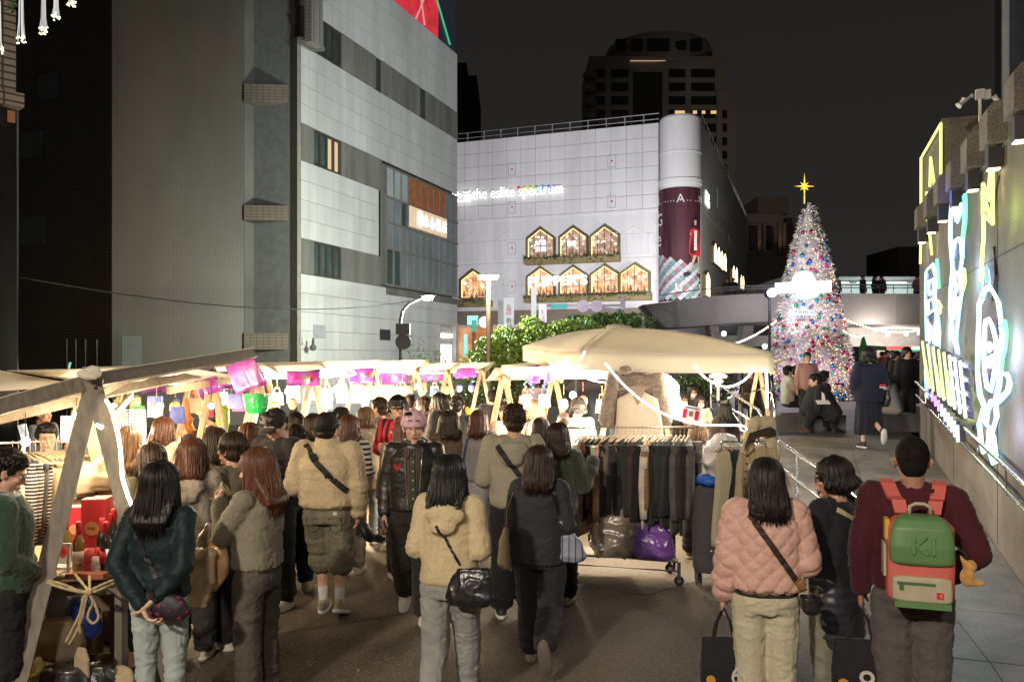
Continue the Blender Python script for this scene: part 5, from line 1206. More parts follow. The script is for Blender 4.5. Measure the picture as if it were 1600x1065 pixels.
# ================================================================ PEOPLE: body, clothes and hair grown as smooth volumes
def _ring_mesh(rings,cap0,cap1):
    seg=len(rings[0]); vs=[cap0]+[v for r in rings for v in r]+[cap1]; fs=[]; n=len(rings); Lx=1+n*seg
    for k in range(seg):fs.append((0,1+(k+1) % seg,1+k))
    for i in range(n-1):
        a=1+i*seg; b=a+seg
        for k in range(seg):fs.append((a+k,a+(k+1) % seg,b+(k+1) % seg,b+k))
    a=1+(n-1)*seg
    for k in range(seg):fs.append((a+k,a+(k+1) % seg,Lx))
    return vs,fs
def ell(c,r,rot=None,seg=16,rings=9):
    m=MB(); m.sphere((0,0,0),r,seg,rings); v=[Vector(p) for p in m.v]
    if rot is not None:v=[rot @ p for p in v]
    return [tuple(Vector(c)+p) for p in v],m.f
def cap(p,q,r0,r1,seg=12,fx=1.0,fy=1.0,side=None):
    p,q=Vector(p),Vector(q); d=q-p; L_=max(d.length,1e-5); d=d/L_
    if side is None:x,y,_=frame(d)
    else:x=Vector(side); x=(x-x.project(d)).normalized(); y=d.cross(x)
    rings=[]
    def ring(c,r):return [tuple(c+(x*math.cos(2*math.pi*k/seg)*fx+y*math.sin(2*math.pi*k/seg)*fy)*r) for k in range(seg)]
    for a in (-60,-25):rings.append(ring(p+d*r0*math.sin(R_(a)),r0*math.cos(R_(a))))
    nn=max(2,int(L_/0.06))
    for i in range(nn+1):u=i/nn; rings.append(ring(p+d*L_*u,r0+(r1-r0)*u))
    for a in (25,60):rings.append(ring(q+d*r1*math.sin(R_(a)),r1*math.cos(R_(a))))
    return _ring_mesh(rings,tuple(p-d*r0),tuple(q+d*r1))
def loft(secs,seg=24,pw=2.4):
    rings=[]
    for (x,y,z,rx,ry) in secs:
        rg=[]
        for k in range(seg):
            a=2*math.pi*k/seg; ca,sa=math.cos(a),math.sin(a); rg.append((x+rx*math.copysign(abs(ca)**(2/pw),ca),y+ry*math.copysign(abs(sa)**(2/pw),sa),z))
        rings.append(rg)
    return _ring_mesh(rings,secs[0][:3],secs[-1][:3])
def xf(prim,Mx):return [tuple(Mx @ Vector(p)) for p in prim[0]],prim[1]
# vectorised value noise
def _h(i,j,k):
    n=(i*374761393+j*668265263+k*2147483647+1013) & 0xffffffff; n=((n ^ (n >> 13))*1274126177) & 0xffffffff; return ((n ^ (n >> 16)) & 0xffff)/32767.5-1
def vnoise(p,s=1.0,off=0):
    q=p*s+off*17.31; i0=np.floor(q).astype(np.int64); f=q-i0; f=f*f*(3-2*f); r=np.zeros(len(p))
    for dx in (0,1):
        for dy in (0,1):
            for dz in (0,1):
                w=(f[:,0] if dx else 1-f[:,0])*(f[:,1] if dy else 1-f[:,1])*(f[:,2] if dz else 1-f[:,2]); r+=w*_h(i0[:,0]+dx,i0[:,1]+dy,i0[:,2]+dz)
    return r
JOBS=[]   # (object, voxel, smooth_iter, post)
def grow(name,prims,vox,sm=4):
    """temporary object with remesh; returns job index"""
    v=[]; f=[]
    for pv,pf in prims:
        n=len(v); v+=pv; f+=[tuple(i+n for i in q) for q in pf]
    me=bpy.data.meshes.new('tmp'); me.from_pydata(v,[],f)
    o=bpy.data.objects.new('tmp_'+name,me); COL.objects.link(o)
    r=o.modifiers.new('r','REMESH'); r.mode='VOXEL'; r.voxel_size=vox; r.adaptivity=0.0
    if sm:s_=o.modifiers.new('s','SMOOTH'); s_.factor=0.5; s_.iterations=sm
    JOBS.append(o); return len(JOBS)-1
RES={}
def run_jobs():
    bpy.context.view_layer.update(); dg=bpy.context.evaluated_depsgraph_get()
    for i,o in enumerate(JOBS):
        if i in RES:continue
        ev=o.evaluated_get(dg); me=ev.to_mesh(); n=len(me.vertices)
        co=np.empty(n*3,np.float32); me.vertices.foreach_get('co',co); co=co.reshape(-1,3).astype(float)
        nl=len(me.loops); li=np.empty(nl,np.int32); me.loops.foreach_get('vertex_index',li); ls=np.empty(len(me.polygons),np.int32); me.polygons.foreach_get('loop_start',ls); lt=np.empty(len(me.polygons),np.int32); me.polygons.foreach_get('loop_total',lt)
        nr=np.empty(n*3,np.float32); me.vertices.foreach_get('normal',nr); nr=nr.reshape(-1,3).astype(float)
        RES[i]=[co,li,ls,lt,nr]; ev.to_mesh_clear()
    for o in JOBS:
        if o is not None:
            try:m=o.data; bpy.data.objects.remove(o); bpy.data.meshes.remove(m)
            except ReferenceError:pass
class Acc:  # accumulates arrays + material ids into one mesh
    def __init__(s):s.co=[]; s.li=[]; s.lt=[]; s.mi=[]; s.n=0
    def arr(s,co,li,lt,mi=0):
        s.co.append(np.asarray(co,float)); s.li.append(np.asarray(li)+s.n); s.lt.append(np.asarray(lt)); s.mi.append(np.full(len(lt),mi)); s.n+=len(co); return s
    def res(s,r,mi=0,Mx=None):
        co=r[0]
        if Mx is not None:m=np.array(Mx); co=co @ m[:3,:3].T+m[:3,3]
        return s.arr(co,r[1],r[3],mi)
    def prim(s,pv,pf,mi=0,Mx=None):
        co=np.array([tuple(p) for p in pv],float)
        if Mx is not None:m=np.array(Mx); co=co @ m[:3,:3].T+m[:3,3]
        return s.arr(co,[i for f in pf for i in f],[len(f) for f in pf],mi)
    def acc(s,o,Mx=None):
        for co,li,lt,mi,base in o.parts():
            if Mx is not None:m=np.array(Mx); co=co @ m[:3,:3].T+m[:3,3]
            s.co.append(co); s.li.append(li-base+s.n); s.lt.append(lt); s.mi.append(mi); s.n+=len(co)
        return s
    def parts(s):
        b=0
        for co,li,lt,mi in zip(s.co,s.li,s.lt,s.mi):yield co,li,lt,mi,b; b+=len(co)
    def mesh(s,name,mats):
        co=np.concatenate(s.co); li=np.concatenate(s.li).astype(np.int32); lt=np.concatenate(s.lt).astype(np.int32); mi=np.concatenate(s.mi).astype(np.int32)
        me=bpy.data.meshes.new(name); me.vertices.add(len(co)); me.vertices.foreach_set('co',co.ravel()); me.loops.add(len(li)); me.loops.foreach_set('vertex_index',li)
        me.polygons.add(len(lt)); ls=np.concatenate([[0],np.cumsum(lt)[:-1]]).astype(np.int32); me.polygons.foreach_set('loop_start',ls)
        try:me.polygons.foreach_set('loop_total',lt)
        except Exception:pass
        for m in mats:me.materials.append(m)
        me.polygons.foreach_set('material_index',mi); me.polygons.foreach_set('use_smooth',np.ones(len(lt),bool)); me.update(calc_edges=True); me.validate(); return me
# ---- head archetypes
def head_prims(w=1.0,j=1.0):
    P_=[ell((0,-0.008,0.03),(0.077*w,0.096,0.098)),ell((0,0.022,-0.03),(0.062*w,0.066,0.08)),ell((0,0.03,-0.075),(0.045*j,0.045,0.04)),
          ell((0,0.07,-0.1),(0.022*j,0.018,0.017)),cap((0,0.088,0.012),(0,0.108,-0.026),0.008,0.011),ell((0.011,0.098,-0.03),(0.008,0.01,0.008)),ell((-0.011,0.098,-0.03),(0.008,0.01,0.008)),
          ell((0,0.078,0.032),(0.055,0.018,0.012)),ell((0.036,0.06,-0.018),(0.024,0.024,0.022)),ell((-0.036,0.06,-0.018),(0.024,0.024,0.022)),
          ell((0,0.082,-0.058),(0.026,0.016,0.018)),cap((0,-0.02,-0.02),(0,-0.03,-0.17),0.056*j,0.052)]
    for s_ in (-1,1):P_.append(ell((s_*0.08*w,-0.006,-0.004),(0.008,0.02,0.031),Matrix.Rotation(s_*0.35,3,'Z'))); P_.append(ell((s_*0.086*w,-0.012,0.006),(0.005,0.018,0.02),Matrix.Rotation(s_*0.5,3,'Z')))
    return P_
jHM=grow('headm',head_prims(1.02,1.08),0.0045,3); jHF=grow('headf',head_prims(0.97,0.92),0.0045,3); jHL=grow('headl',head_prims(),0.011,1)
run_jobs()
def face_parts(acc,w=1.0,female=True):
    # 1 eye white, 2 iris, 3 brow/lash, 4 lips ; head-local
    for s_ in (-1,1):
        acc.prim(*ell((s_*0.031,0.0745,0.006),(0.0135,0.012,0.0078),seg=10,rings=6),1)
        acc.prim(*ell((s_*0.031,0.0805,0.006),(0.006,0.007,0.0066),seg=8,rings=6),2)
        acc.prim(*cap((s_*0.016,0.086,0.0105),(s_*0.046,0.078,0.0115),0.0024,0.002,6),3)
        acc.prim(*cap((s_*0.016,0.0905,0.027),(s_*0.046,0.0815,0.03),0.003 if not female else 0.0022,0.0014,6),3)
    acc.prim(*cap((-0.018,0.0915,-0.0535),(0.018,0.0915,-0.0535),0.0042,0.0042,6),4); acc.prim(*ell((0,0.095,-0.054),(0.018,0.0065,0.0042),seg=10,rings=6),4)
    acc.prim(*ell((0,0.094,-0.0625),(0.0155,0.0075,0.0052),seg=10,rings=6),4)
HEADS={}
for k_,jj,wf in (('m',jHM,False),('f',jHF,True)):
    a_=Acc(); a_.res(RES[jj]); face_parts(a_,1,wf); HEADS[k_]=a_
a_=Acc(); a_.res(RES[jHL])
for s_ in (-1,1):a_.prim(*ell((s_*0.031,0.082,0.008),(0.013,0.006,0.005),seg=6,rings=4),2); a_.prim(*cap((s_*0.015,0.094,0.028),(s_*0.046,0.087,0.03),0.004,0.003,5),3)
a_.prim(*ell((0,0.096,-0.057),(0.017,0.006,0.006),seg=6,rings=4),4); HEADS['l']=a_
# ---- hands: wrist at origin, fingers along -Z, thumb side +Y, palm faces +X (mirror for other side)
def hand_prims(curl,thumb=0.5):
    pr=[loft([(0,0,0.03,0.022,0.027),(0,0,0.0,0.019,0.027),(0,0.002,-0.03,0.016,0.037),(0,0.0,-0.065,0.014,0.042),(0.001,0,-0.088,0.012,0.04)],14)]
    for k,(y,L_) in enumerate(((0.031,0.07),(0.0105,0.079),(-0.0105,0.074),(-0.031,0.058))):
        p=Vector((0,y*0.95,-0.08)); a=R_(curl*0.5+3*k); seg=[L_*0.45,L_*0.32,L_*0.25]; r=[0.0098,0.009,0.0082,0.0068]
        sp=y*1.2
        for i in range(3):
            q_=p+Vector((math.sin(a),sp*0.4,-math.cos(a)))*seg[i]; pr.append(cap(p,q_,r[i],r[i+1],8)); p=q_; a+=R_(curl*0.8)
    p0=Vector((0.004,0.024,-0.015)); p1=p0+Vector((0.012+0.012*thumb,0.03,-0.03)); p2=p1+Vector((0.012*thumb+0.004,0.008,-0.032)); p3=p2+Vector((0.006+0.01*thumb,-0.002,-0.022))
    pr+=[cap(p0,p1,0.0145,0.0115,8),cap(p1,p2,0.011,0.0095,8),cap(p2,p3,0.0095,0.0075,8)]; return pr
HANDS={'relaxed':hand_prims(22),'grip':hand_prims(62,1.0),'flat':hand_prims(8),'low':hand_prims(30)}
# ---- skin, eyes
SKIN={}
def skin(c):
    if c not in SKIN:SKIN[c]=M('skin',c,0.5,0,0.06,12,0.06,200,0.001,spec=0.35)
    return SKIN[c]
SK1,SK2,SK3=(0.56,0.34,0.24),(0.45,0.25,0.165),(0.34,0.18,0.115)
EYEW,IRIS,BROW,LIP=M('eye_white',(0.62,0.6,0.57),0.25,0,0,bump=0),M('iris',(0.02,0.012,0.008),0.15,0,0,bump=0),M('brow_hair',(0.02,0.013,0.01),0.8,0,0,bump=0),M('lip',(0.42,0.11,0.09),0.4,0,0.05,12,0)
H_BLK,H_BRN,H_AUB,H_LT,H_RED=((0.006,0.005,0.005),(0.018,0.013,0.011)),((0.016,0.009,0.006),(0.045,0.024,0.014)),((0.05,0.018,0.009),(0.11,0.042,0.02)),((0.1,0.055,0.028),(0.19,0.11,0.06)),((0.07,0.024,0.012),(0.16,0.065,0.032))
ARM={'down':((.228,-.02,1.12),(.245,.04,.88)),'swingf':((.235,.05,1.12),(.245,.2,.93)),'swingb':((.24,-.12,1.14),(.26,-.14,.9)),
       'phone':((.23,.03,1.12),(.09,.25,1.17)),'pocket':((.265,-.07,1.14),(.2,.1,.97)),'behindR':((.235,-.13,1.13),(.08,-.21,.95)),'behindL':((.235,-.12,1.13),(-.02,-.235,.90)),
       'eat':((.2,.14,1.17),(.06,.25,1.36)),'cheek':((.23,.16,1.2),(.1,.16,1.47)),'bent':((.24,-.05,1.12),(.18,.19,1.07)),'out':((.3,.05,1.14),(.42,.2,1.2)),'cup':((.27,.0,1.14),(.33,.12,1.36)),'knee':((.22,.18,1.1),(.12,.38,1.0))}
LEG={'stand':((.09,.01,.48),(.1,-.02,.08),0),'wide':((.11,.01,.48),(.14,-.02,.08),0),'fwd':((.09,.13,.49),(.09,.17,.085),8),'back':((.09,-.02,.47),(.085,-.27,.16),-38),'lift':((.085,.0,.47),(.08,-.33,.3),-72),'heel':((.09,.06,.49),(.095,.02,.12),-20)}
PEOPLE=[]
def person(px,d,H,face,label,z0=0.0,sex='f',la='down',ra='down',ll='stand',rl='stand',head=(0,0),top=None,bot=None,hair=None,sk=SK1,shoes=(0.5,0.48,0.45),lod=1,lean=0.0,grp=None,seat=None,acc=None,hand='relaxed',hat=None,wdt=1.0,hands=None):
    PEOPLE.append(dict(locals()))
DEF_TOP=dict(kind='jacket',col=(0.1,0.1,0.1),hem=0.84,bulk=0.03,hood=False,collar=False,sleeve=0.0,quilt=None)
def smoothpath(p,r):pass
def build_person(D,stage,st):
    """stage 0: create jobs; stage 1: assemble"""
    s=D['H']/1.72; fem=D['sex']=='f'; lod=D['lod']; wd=D['wdt']*.95
    vb=(0.0085,0.014,0.026)[lod]; vc=(0.0105,0.016,0.028)[lod]
    sw=(0.168 if fem else 0.19)*wd; seat=D['seat']
    T=dict(DEF_TOP); T.update(D['top'] or {}); Bt=dict(kind='wide',col=(0.03,0.03,0.03),w=1.0,cuff=0.09); Bt.update(D['bot'] or {})
    dz=0.0
    legs={}
    for sd,key in ((-1,'ll'),(1,'rl')):
        v=LEG[D[key]] if isinstance(D[key],str) else D[key]
        legs[sd]=(Vector((v[0][0]*sd,v[0][1],v[0][2])),Vector((v[1][0]*sd,v[1][1],v[1][2])),v[2])
    hipz=0.92
    if seat is not None:   # seat = (seat_height, knee_forward)
        hipz=seat[0]/s+0.1; dz=hipz-0.92; kz=seat[1]; kf=seat[2]
        for sd in (-1,1):legs[sd]=(Vector((sd*0.11,kf,kz)),Vector((sd*0.1,kf+seat[3],0.085)),0)
    lean=D['lean']
    # torso frame: bend about hips
    Tm=Matrix.Translation((0,0,hipz)) @ Matrix.Rotation(-lean,4,'X') @ Matrix.Translation((0,0,-0.92))
    def tp(v):return Tm @ Vector(v)
    hp,hy=D['head']  # pitch down deg, yaw deg (positive looks left)
    Hc=tp((0,0.01,1.575)); Hm=Matrix.Translation(Hc) @ Matrix.Rotation(-lean*0.6,4,'X') @ Matrix.Rotation(R_(hy),4,'Z') @ Matrix.Rotation(-R_(hp),4,'X') @ Matrix.Scale(1.03,4)
    arms={}
    for sd,key in ((-1,'la'),(1,'ra')):
        v=ARM[D[key]] if isinstance(D[key],str) else D[key]; S=tp((sd*(sw-0.005),-0.005,1.395)); E=tp((sd*v[0][0]*(sw/0.18),v[0][1],v[0][2])); Wv=tp((sd*v[1][0],v[1][1],v[1][2])); arms[sd]=(S,E,Wv)
    hw=0.165*wd if fem else 0.158*wd
    tsec=[(0,0,.86,hw*.9,.095),(0,0,.93,hw,.108),(0,0,1.02,hw*.88,.095),(0,0,1.1,.125*wd if fem else .145*wd,.09),(0,0,1.22,.148*wd if fem else .165*wd,.108),(0,-.005,1.33,(sw-.02),.105),(0,-.005,1.4,sw*.8,.085),(0,-.01,1.45,.07,.06)]
    b=T['bulk']; hem=T['hem']
    def bent_loft(secs,f=1.0):
        pv,pf=loft(secs); return [tuple(tp(p)) for p in pv],pf
    if stage==0:
        pr=[bent_loft(tsec),cap(tp((0,-.02,1.42)),Hm @ Vector((0,-0.02,-0.08)),0.055,0.052)]
        for sd in (-1,1):
            S,E,Wv=arms[sd]; pr+=[cap(S,E,.047,.037),cap(E,Wv,.038,.026)]
            K,A,_=legs[sd]; Hp=tp((sd*.085,0,.9)); pr+=[cap(Hp,K,.082,.053),cap(K,A,.052,.036),cap(K.lerp(A,.25)+Vector((0,-.02,0)),K.lerp(A,.45)+Vector((0,-.015,0)),.045,.04)]
        st['body']=grow('b',pr,vb,3)
        # ---- top garment
        if T['kind'] != 'none':
            ke=T.get('kick',0.0)
            sec=[]
            zs=[hem,hem+.04,.95,1.05,1.15,1.25,1.34,1.40,1.445]
            zs=[z for z in zs if z >= hem-1e-6]
            def wid(z):
                base=np.interp(z,[t[2] for t in tsec],[t[3] for t in tsec]); dep=np.interp(z,[t[2] for t in tsec],[t[4] for t in tsec])
                straight=max(base,np.interp(z,[.3,.86,1.3,1.46],[hw*.98,hw*.98,sw*.85,sw*.48])); bx=b*(.9 if z<1.36 else .45)
                return straight+bx,max(dep,.1 if z<1.38 else dep)+bx*1.15
            for i,z in enumerate(zs):
                rx,ry=wid(z)
                if i==0 and T.get('rib'):rx -= .02+b*.4; ry -= .02+b*.4
                if z<.86:rx+=T.get('flare',.02)*(0.86-z)*3; ry+=T.get('flare',.02)*(.86-z)*3
                sec.append((0,-.005 if fem else 0,z,rx,ry))
            pr=[bent_loft(sec)]
            pr.append(cap(tp((-.07,-.01,1.40)),tp((.07,-.01,1.40)),.06+b*.3,.06+b*.3)) if T['kind'] not in ('vest',) else None
            pr=[p for p in pr if p]
            slb=T.get('sl',b)
            for sd in (-1,1):
                S,E,Wv=arms[sd]; r0=.05+slb*.78; r1=.041+slb*.9; r2=.031+slb*.7
                pr.append(cap(tp((sd*.05,-.01,1.405)),S-Vector((sd*.008,0,.008)),.05+b*.35,r0*.9))
                if T['sleeve']<0: # sleeveless
                    continue
                cuffp=E.lerp(Wv,0.93 if T['sleeve']==0 else 0.0)
                if T['sleeve']==1:pr.append(cap(S,S.lerp(E,.7),r0,r1)); continue
                pr+=[cap(S,E,r0,r1),cap(E,cuffp,r1,r2)]
                if slb>.045:pr.append(ell(E.lerp(Wv,.55),(r2*1.1+.012,)*3))
            if T['hood']:
                pr+=[cap(tp((-.095,-.055,1.41)),tp((0,-.155,1.33)),.05,.05),cap(tp((.095,-.055,1.41)),tp((0,-.155,1.33)),.05,.05),ell(tp((0,-.125-b*.6,1.36)),(.135,.055,.075)),ell(tp((0,-.135-b*.8,1.29)),(.09,.04,.06)),cap(tp((-.1,-.03,1.43)),tp((-.05,.06,1.40)),.032,.026),cap(tp((.1,-.03,1.43)),tp((.05,.06,1.40)),.032,.026)]
            if T['collar']:
                h_=1.49 if T['collar']=='high' else 1.465
                n_=12
                for k in range(n_):
                    a0,a1=2*math.pi*k/n_,2*math.pi*(k+1)/n_; f=lambda a,z:tp((.083*math.cos(a),-.01+.078*math.sin(a),z)); pr.append(cap(f(a0,h_-.02),f(a1,h_-.02),.022,.022,6)); pr.append(cap(f(a0,h_+.012),f(a1,h_+.012),.014,.014,6))
            st['top']=grow('t',pr,vc,4 if lod<2 else 1)
        # ---- bottom
        k=Bt['kind']; w_=Bt['w']; pr=[]
        if k in ('wide','pants','jeans','shorts'):
            bo={'wide':.03,'pants':.018,'jeans':.006,'shorts':.035}[k]*w_
            hs=[(0,0,.80,hw*.92+bo,.095+bo),(0,-.005,.88,hw+bo*.8,.115+bo*.6),(0,0,.97,hw*.93+bo*.4,.105+bo*.3),(0,0,1.03,hw*.86,.1)]
            pr.append(bent_loft(hs))
            if fem and k in ('jeans','pants'):pr+=[ell(tp((sd*.07,-.055,.88)),(.085,.075,.09)) for sd in (-1,1)]
            for sd in (-1,1):
                K,A,_=legs[sd]; Hp=tp((sd*(.088+bo*.3),0,.86)); kr=.056+bo*1.3; ar={'wide':.072,'pants':.05,'jeans':.048,'shorts':.09}[k]*(.7+.3*w_)+bo*.5
                if k=='shorts':Q=K.lerp(A,.12); pr+=[cap(Hp,K.lerp(Hp,.15),.09+bo*.6,.088+bo*.5),cap(K.lerp(Hp,.15),Q,.088+bo*.5,.1+bo*.4)]
                else:Q=K.lerp(A,1-Bt['cuff']/.4*.6); pr+=[cap(Hp,K,.085+bo*.7,kr),cap(K,Q,kr,ar)]
        elif k=='skirt':
            L_=Bt.get('len',.35); pr.append(loft([(0,-.01,L_,hw+.06,.15),(0,-.005,L_+.2,hw+.05,.14),(0,0,.8,hw+.03,.13),(0,0,1.0,hw*.95,.105)]))
        if pr:st['bot']=grow('p',pr,vc,3)
        # ---- hair
        hr=D['hair'] or ('short',H_BLK); stl=hr[0]
        pr=[]
        def hpv(prim):return [tuple(Hm @ Vector(p)) for p in prim[0]],prim[1]
        ex=.002 if stl in ('short','buzz') else .016
        if stl=='buzz':
            pr+=[hpv(ell((0,-.02,.04),(.081,.093,.096))),hpv(ell((0,-.048,-.01),(.068,.058,.07)))]
        else:
            pr+=[hpv(ell((0,-.02,.042),(.085+ex,.1+ex,.1+ex*.7))),hpv(ell((0,.03,.095),(.07,.055,.033))),hpv(ell((0,-.045,-.015),(.075+ex,.066+ex,.075)))]
            if stl=='short':pr+=[hpv(ell((0,.055,.078),(.062,.036,.028))),hpv(ell((.03,.02,.115),(.05,.05,.03))),hpv(ell((s_*.073,.01,.03),(.014,.03,.04)) if False else ell((.073,.01,.03),(.013,.03,.035))),hpv(ell((-.073,.01,.03),(.013,.03,.035)))]
            if hr[0] in ('long','bob','side','longf'):
                pr+=[hpv(ell((.072,.01,.0),(.018,.045,.075))),hpv(ell((-.072,.01,.0),(.018,.045,.075)))]
        if len(hr)>2 and 'bang' in hr[2]:pr+=[hpv(ell((0,.072,.055),(.06,.026,.034)))]
        if stl in ('long','bob'):
            L_={'long':.38,'bob':.2}[stl] if len(hr)<4 else hr[3]
            back=Vector((0,-1,0)); top=Hm @ Vector((0,-.055,-.02)); nz=top.z
            by=(Tm @ Vector((0,-.115-b*.9,1.3))).y
            secs=[]; n_=6
            for i in range(n_+1):
                u=i/n_; z=nz-(L_*.7)*(1-u); yb=top.y+.01+(min(by,top.y-.03)-.0-(top.y+.01))*min(1,max(0,(nz-z)/.16)); yb=yb if L_>.12 else top.y
                kk=1-u; secs.append((top.x,yb,z,(.112+.012*math.sin(kk*3))*(.72 if i==0 else 1),.05 if z>nz-.1 else (.036 if i else .014)))
            pr.append(loft(secs,20))
        if stl=='pony':q_=Hm @ Vector((0,-.11,.04)); pr+=[cap(q_,q_+Vector((0,-.05,-.06)),.025,.028),cap(q_+Vector((0,-.05,-.06)),q_+Vector((0,-.04,-.25)),.028,.012)]
        if stl=='bun':q_=Hm @ Vector((0,-.115,.03)); pr.append(ell(q_,(.042,.038,.042)))
        st['hair']=grow('h',pr,(.0065,.011,.02)[lod],2)
        # ---- hat
        if D['hat']:
            hk=D['hat'][0]; pr=[]
            if hk=='cap':pr=[hpv(ell((0,-.018,.055),(.095,.112,.092))),hpv(ell((0,-.018,.02),(.094,.108,.04)))]
            if hk=='beanie':pr=[hpv(ell((0,-.015,.06),(.102,.115,.1))),hpv(loft([(0,-.015,.022,.103,.117),(0,-.015,.05,.108,.122),(0,-.015,.08,.1,.114)],24,2.0))]+([hpv(cap((s_*.065,0,.125),(s_*.085,0,.165),.03,.006)) for s_ in (-1,1)] if len(D['hat'])>2 else [])
            st['hat']=grow('c',pr,(.007,.011,.02)[lod],2)
        return
    # ================= stage 1
    gl=G(D['px'],D['d'],D['z0']); rz=YAW-R_(D['face'])
    nm='person'; root=thing(nm,D['label'],'person',gl,D['grp'],rz); st['root']=root; root.scale=(s,s,s)
    _WL[root.name]=Vector((0,0,0))   # children are modelled in the person's own frame
    hd_=HEADS['l'] if lod==2 else HEADS['f' if fem else 'm']
    A_=Acc(); A_.res(RES[st['body']]); A_.acc(hd_,Hm)
    hk=D['hands'] or (D['hand'],D['hand'])
    for i_,sd in enumerate((-1,1)):
        S,E,Wv=arms[sd]; dr=(Wv-E).normalized(); hn=HANDS[hk[i_]]
        z=-dr; x=Vector((-sd,0,0)); x=(x-x.project(z)); x=x.normalized() if x.length>.2 else Vector((0,-1,0)); y=z.cross(x)
        fwd=Vector((0,1,0.2))
        mir=1 if y.dot(fwd)>0 else -1
        Mx=Matrix(((x.x,y.x*mir,z.x,Wv.x),(x.y,y.y*mir,z.y,Wv.y),(x.z,y.z*mir,z.z,Wv.z),(0,0,0,1)))
        if lod==2:A_.prim(*ell((0,0,-.06),(.02,.035,.07),seg=8,rings=6),0,Mx)
        else:
            for p_ in hn:A_.prim(p_[0],p_[1],0,Mx)
        K,Ak,pitch=legs[sd]
    mats=[skin(D['sk']),EYEW,IRIS,BROW,LIP]
    if D.get('acc') and 'bareleg' in D['acc']:pass
    link_mesh('body',A_.mesh('body',mats),root)
    def garment(key,name,mat,post=None,cut=None):
        r=RES[st[key]]; co,nr=r[0].copy(),r[4]
        if post is not None:co=post(co,nr)
        r=[co]+r[1:]; a=Acc(); a.res(r); o=link_mesh(name,a.mesh(name,mat if isinstance(mat,list) else [mat]),root); st[key+'_o']=o; st[key+'_co']=co; return o
    seed=(hash(D['label']) % 97) if False else sum(map(ord,D['label'])) % 97
    amp=(1.0,.9,.6)[lod]
    q_=T['quilt']
    def post_top(co,nr):
        d_=np.zeros(len(co)); z=co[:,2]
        st3=co*np.array([1,1,2.2]); n1=vnoise(st3,7,seed); n2=vnoise(co*np.array([1.6,1.6,.8]),13,seed+3); rid=1-np.abs(vnoise(co*np.array([1,1,2.6])+.3*n2[:,None],11,seed+7))
        if q_ is None:d_=.007*n1+.0075*(rid**6)+.002*n2-.001
        elif q_=='ring':d_=.012*(np.abs(np.sin(z*math.pi/.085))**.5-.6)+.003*n2+.002*rid
        elif q_=='soft':d_=.007*n1+.010*(rid**3)-.004+.008*(np.abs(np.sin((z-.9)*math.pi/.27))**.35-.7)
        elif q_=='diamond':
            ang=np.arctan2(co[:,1],co[:,0])*.2; u=(ang+z)*math.pi/.105; v=(ang-z)*math.pi/.105
            wv=.5*vnoise(co,9,seed); d_=.015*(np.minimum(np.abs(np.sin(u+wv)),np.abs(np.sin(v-wv)))**.45-.5)+.004*n2
        elif q_=='fuzzy':d_=.006*n1+.004*vnoise(co,60,seed)+.003*vnoise(co,110,seed)
        elif q_=='leather':d_=.004*n1+.006*(rid**6)
        return co+nr*(d_*amp)[:,None]
    def post_bot(co,nr):
        z=co[:,2]; n1=vnoise(co*np.array([1,1,2.8]),9,seed+1); rid=1-np.abs(vnoise(co*np.array([1.2,1.2,.5])+.2*n1[:,None],10,seed+4)); low=np.clip((.35-z)/.3,0,1)
        crease=.006*np.sin(z*95+2.5*vnoise(co,7,seed))*low
        if Bt['kind']=='skirt':return co+nr*(.012*np.sin(np.arctan2(co[:,1],co[:,0])*11+n1)*np.clip((.85-z)/.4,0,1))[:,None]
        return co+nr*((.005*n1+.009*rid**4-.003+crease)*amp)[:,None]
    def post_hair(co,nr):
        rel=co-np.array(Hc); an=np.arctan2(rel[:,0],-rel[:,1]); n1=vnoise(np.stack([an*6,rel[:,2]*1.5,rel[:,0]*0],1),2.2,seed); n2=vnoise(np.stack([an*22,rel[:,2]*2.5,rel[:,0]*0],1),1.6,seed+2)
        if (D['hair'] or ('short',))[0] in ('short','buzz'):k_=.35 if (D['hair'] or ('short',))[0]=='buzz' else 1; return co+nr*(k_*(.004*vnoise(co*np.array([1,1,.6]),45,seed)+.003*vnoise(co,90,seed)))[:,None]
        return co+nr*((.004*n1+.0055*n2)*amp)[:,None]
    if T['kind'] != 'none':
        tm=T.get('mat') or cloth(T['col'],'cloth_'+T['kind'],T.get('rough',.85))
        garment('top',{'puffer':'jacket','quilt':'jacket','tee':'shirt'}.get(T['kind'],T['kind']),tm,post_top)
    bm=Bt.get('mat') or cloth(Bt['col'],'trousers_cloth',.85)
    if 'bot' in st:garment('bot',{'wide':'trousers','pants':'trousers','jeans':'jeans','shorts':'shorts','skirt':'skirt'}[Bt['kind']],bm,post_bot)
    hr=D['hair'] or ('short',H_BLK); hm=m_hair('hair',hr[1][0],hr[1][1])
    if hr[0]=='buzz':hm=M('buzz_hair',(0.012,0.01,0.009),.95,0,.3,40,1.0,260,.004,spec=.1)
    ho=garment('hair','hair',hm,post_hair)
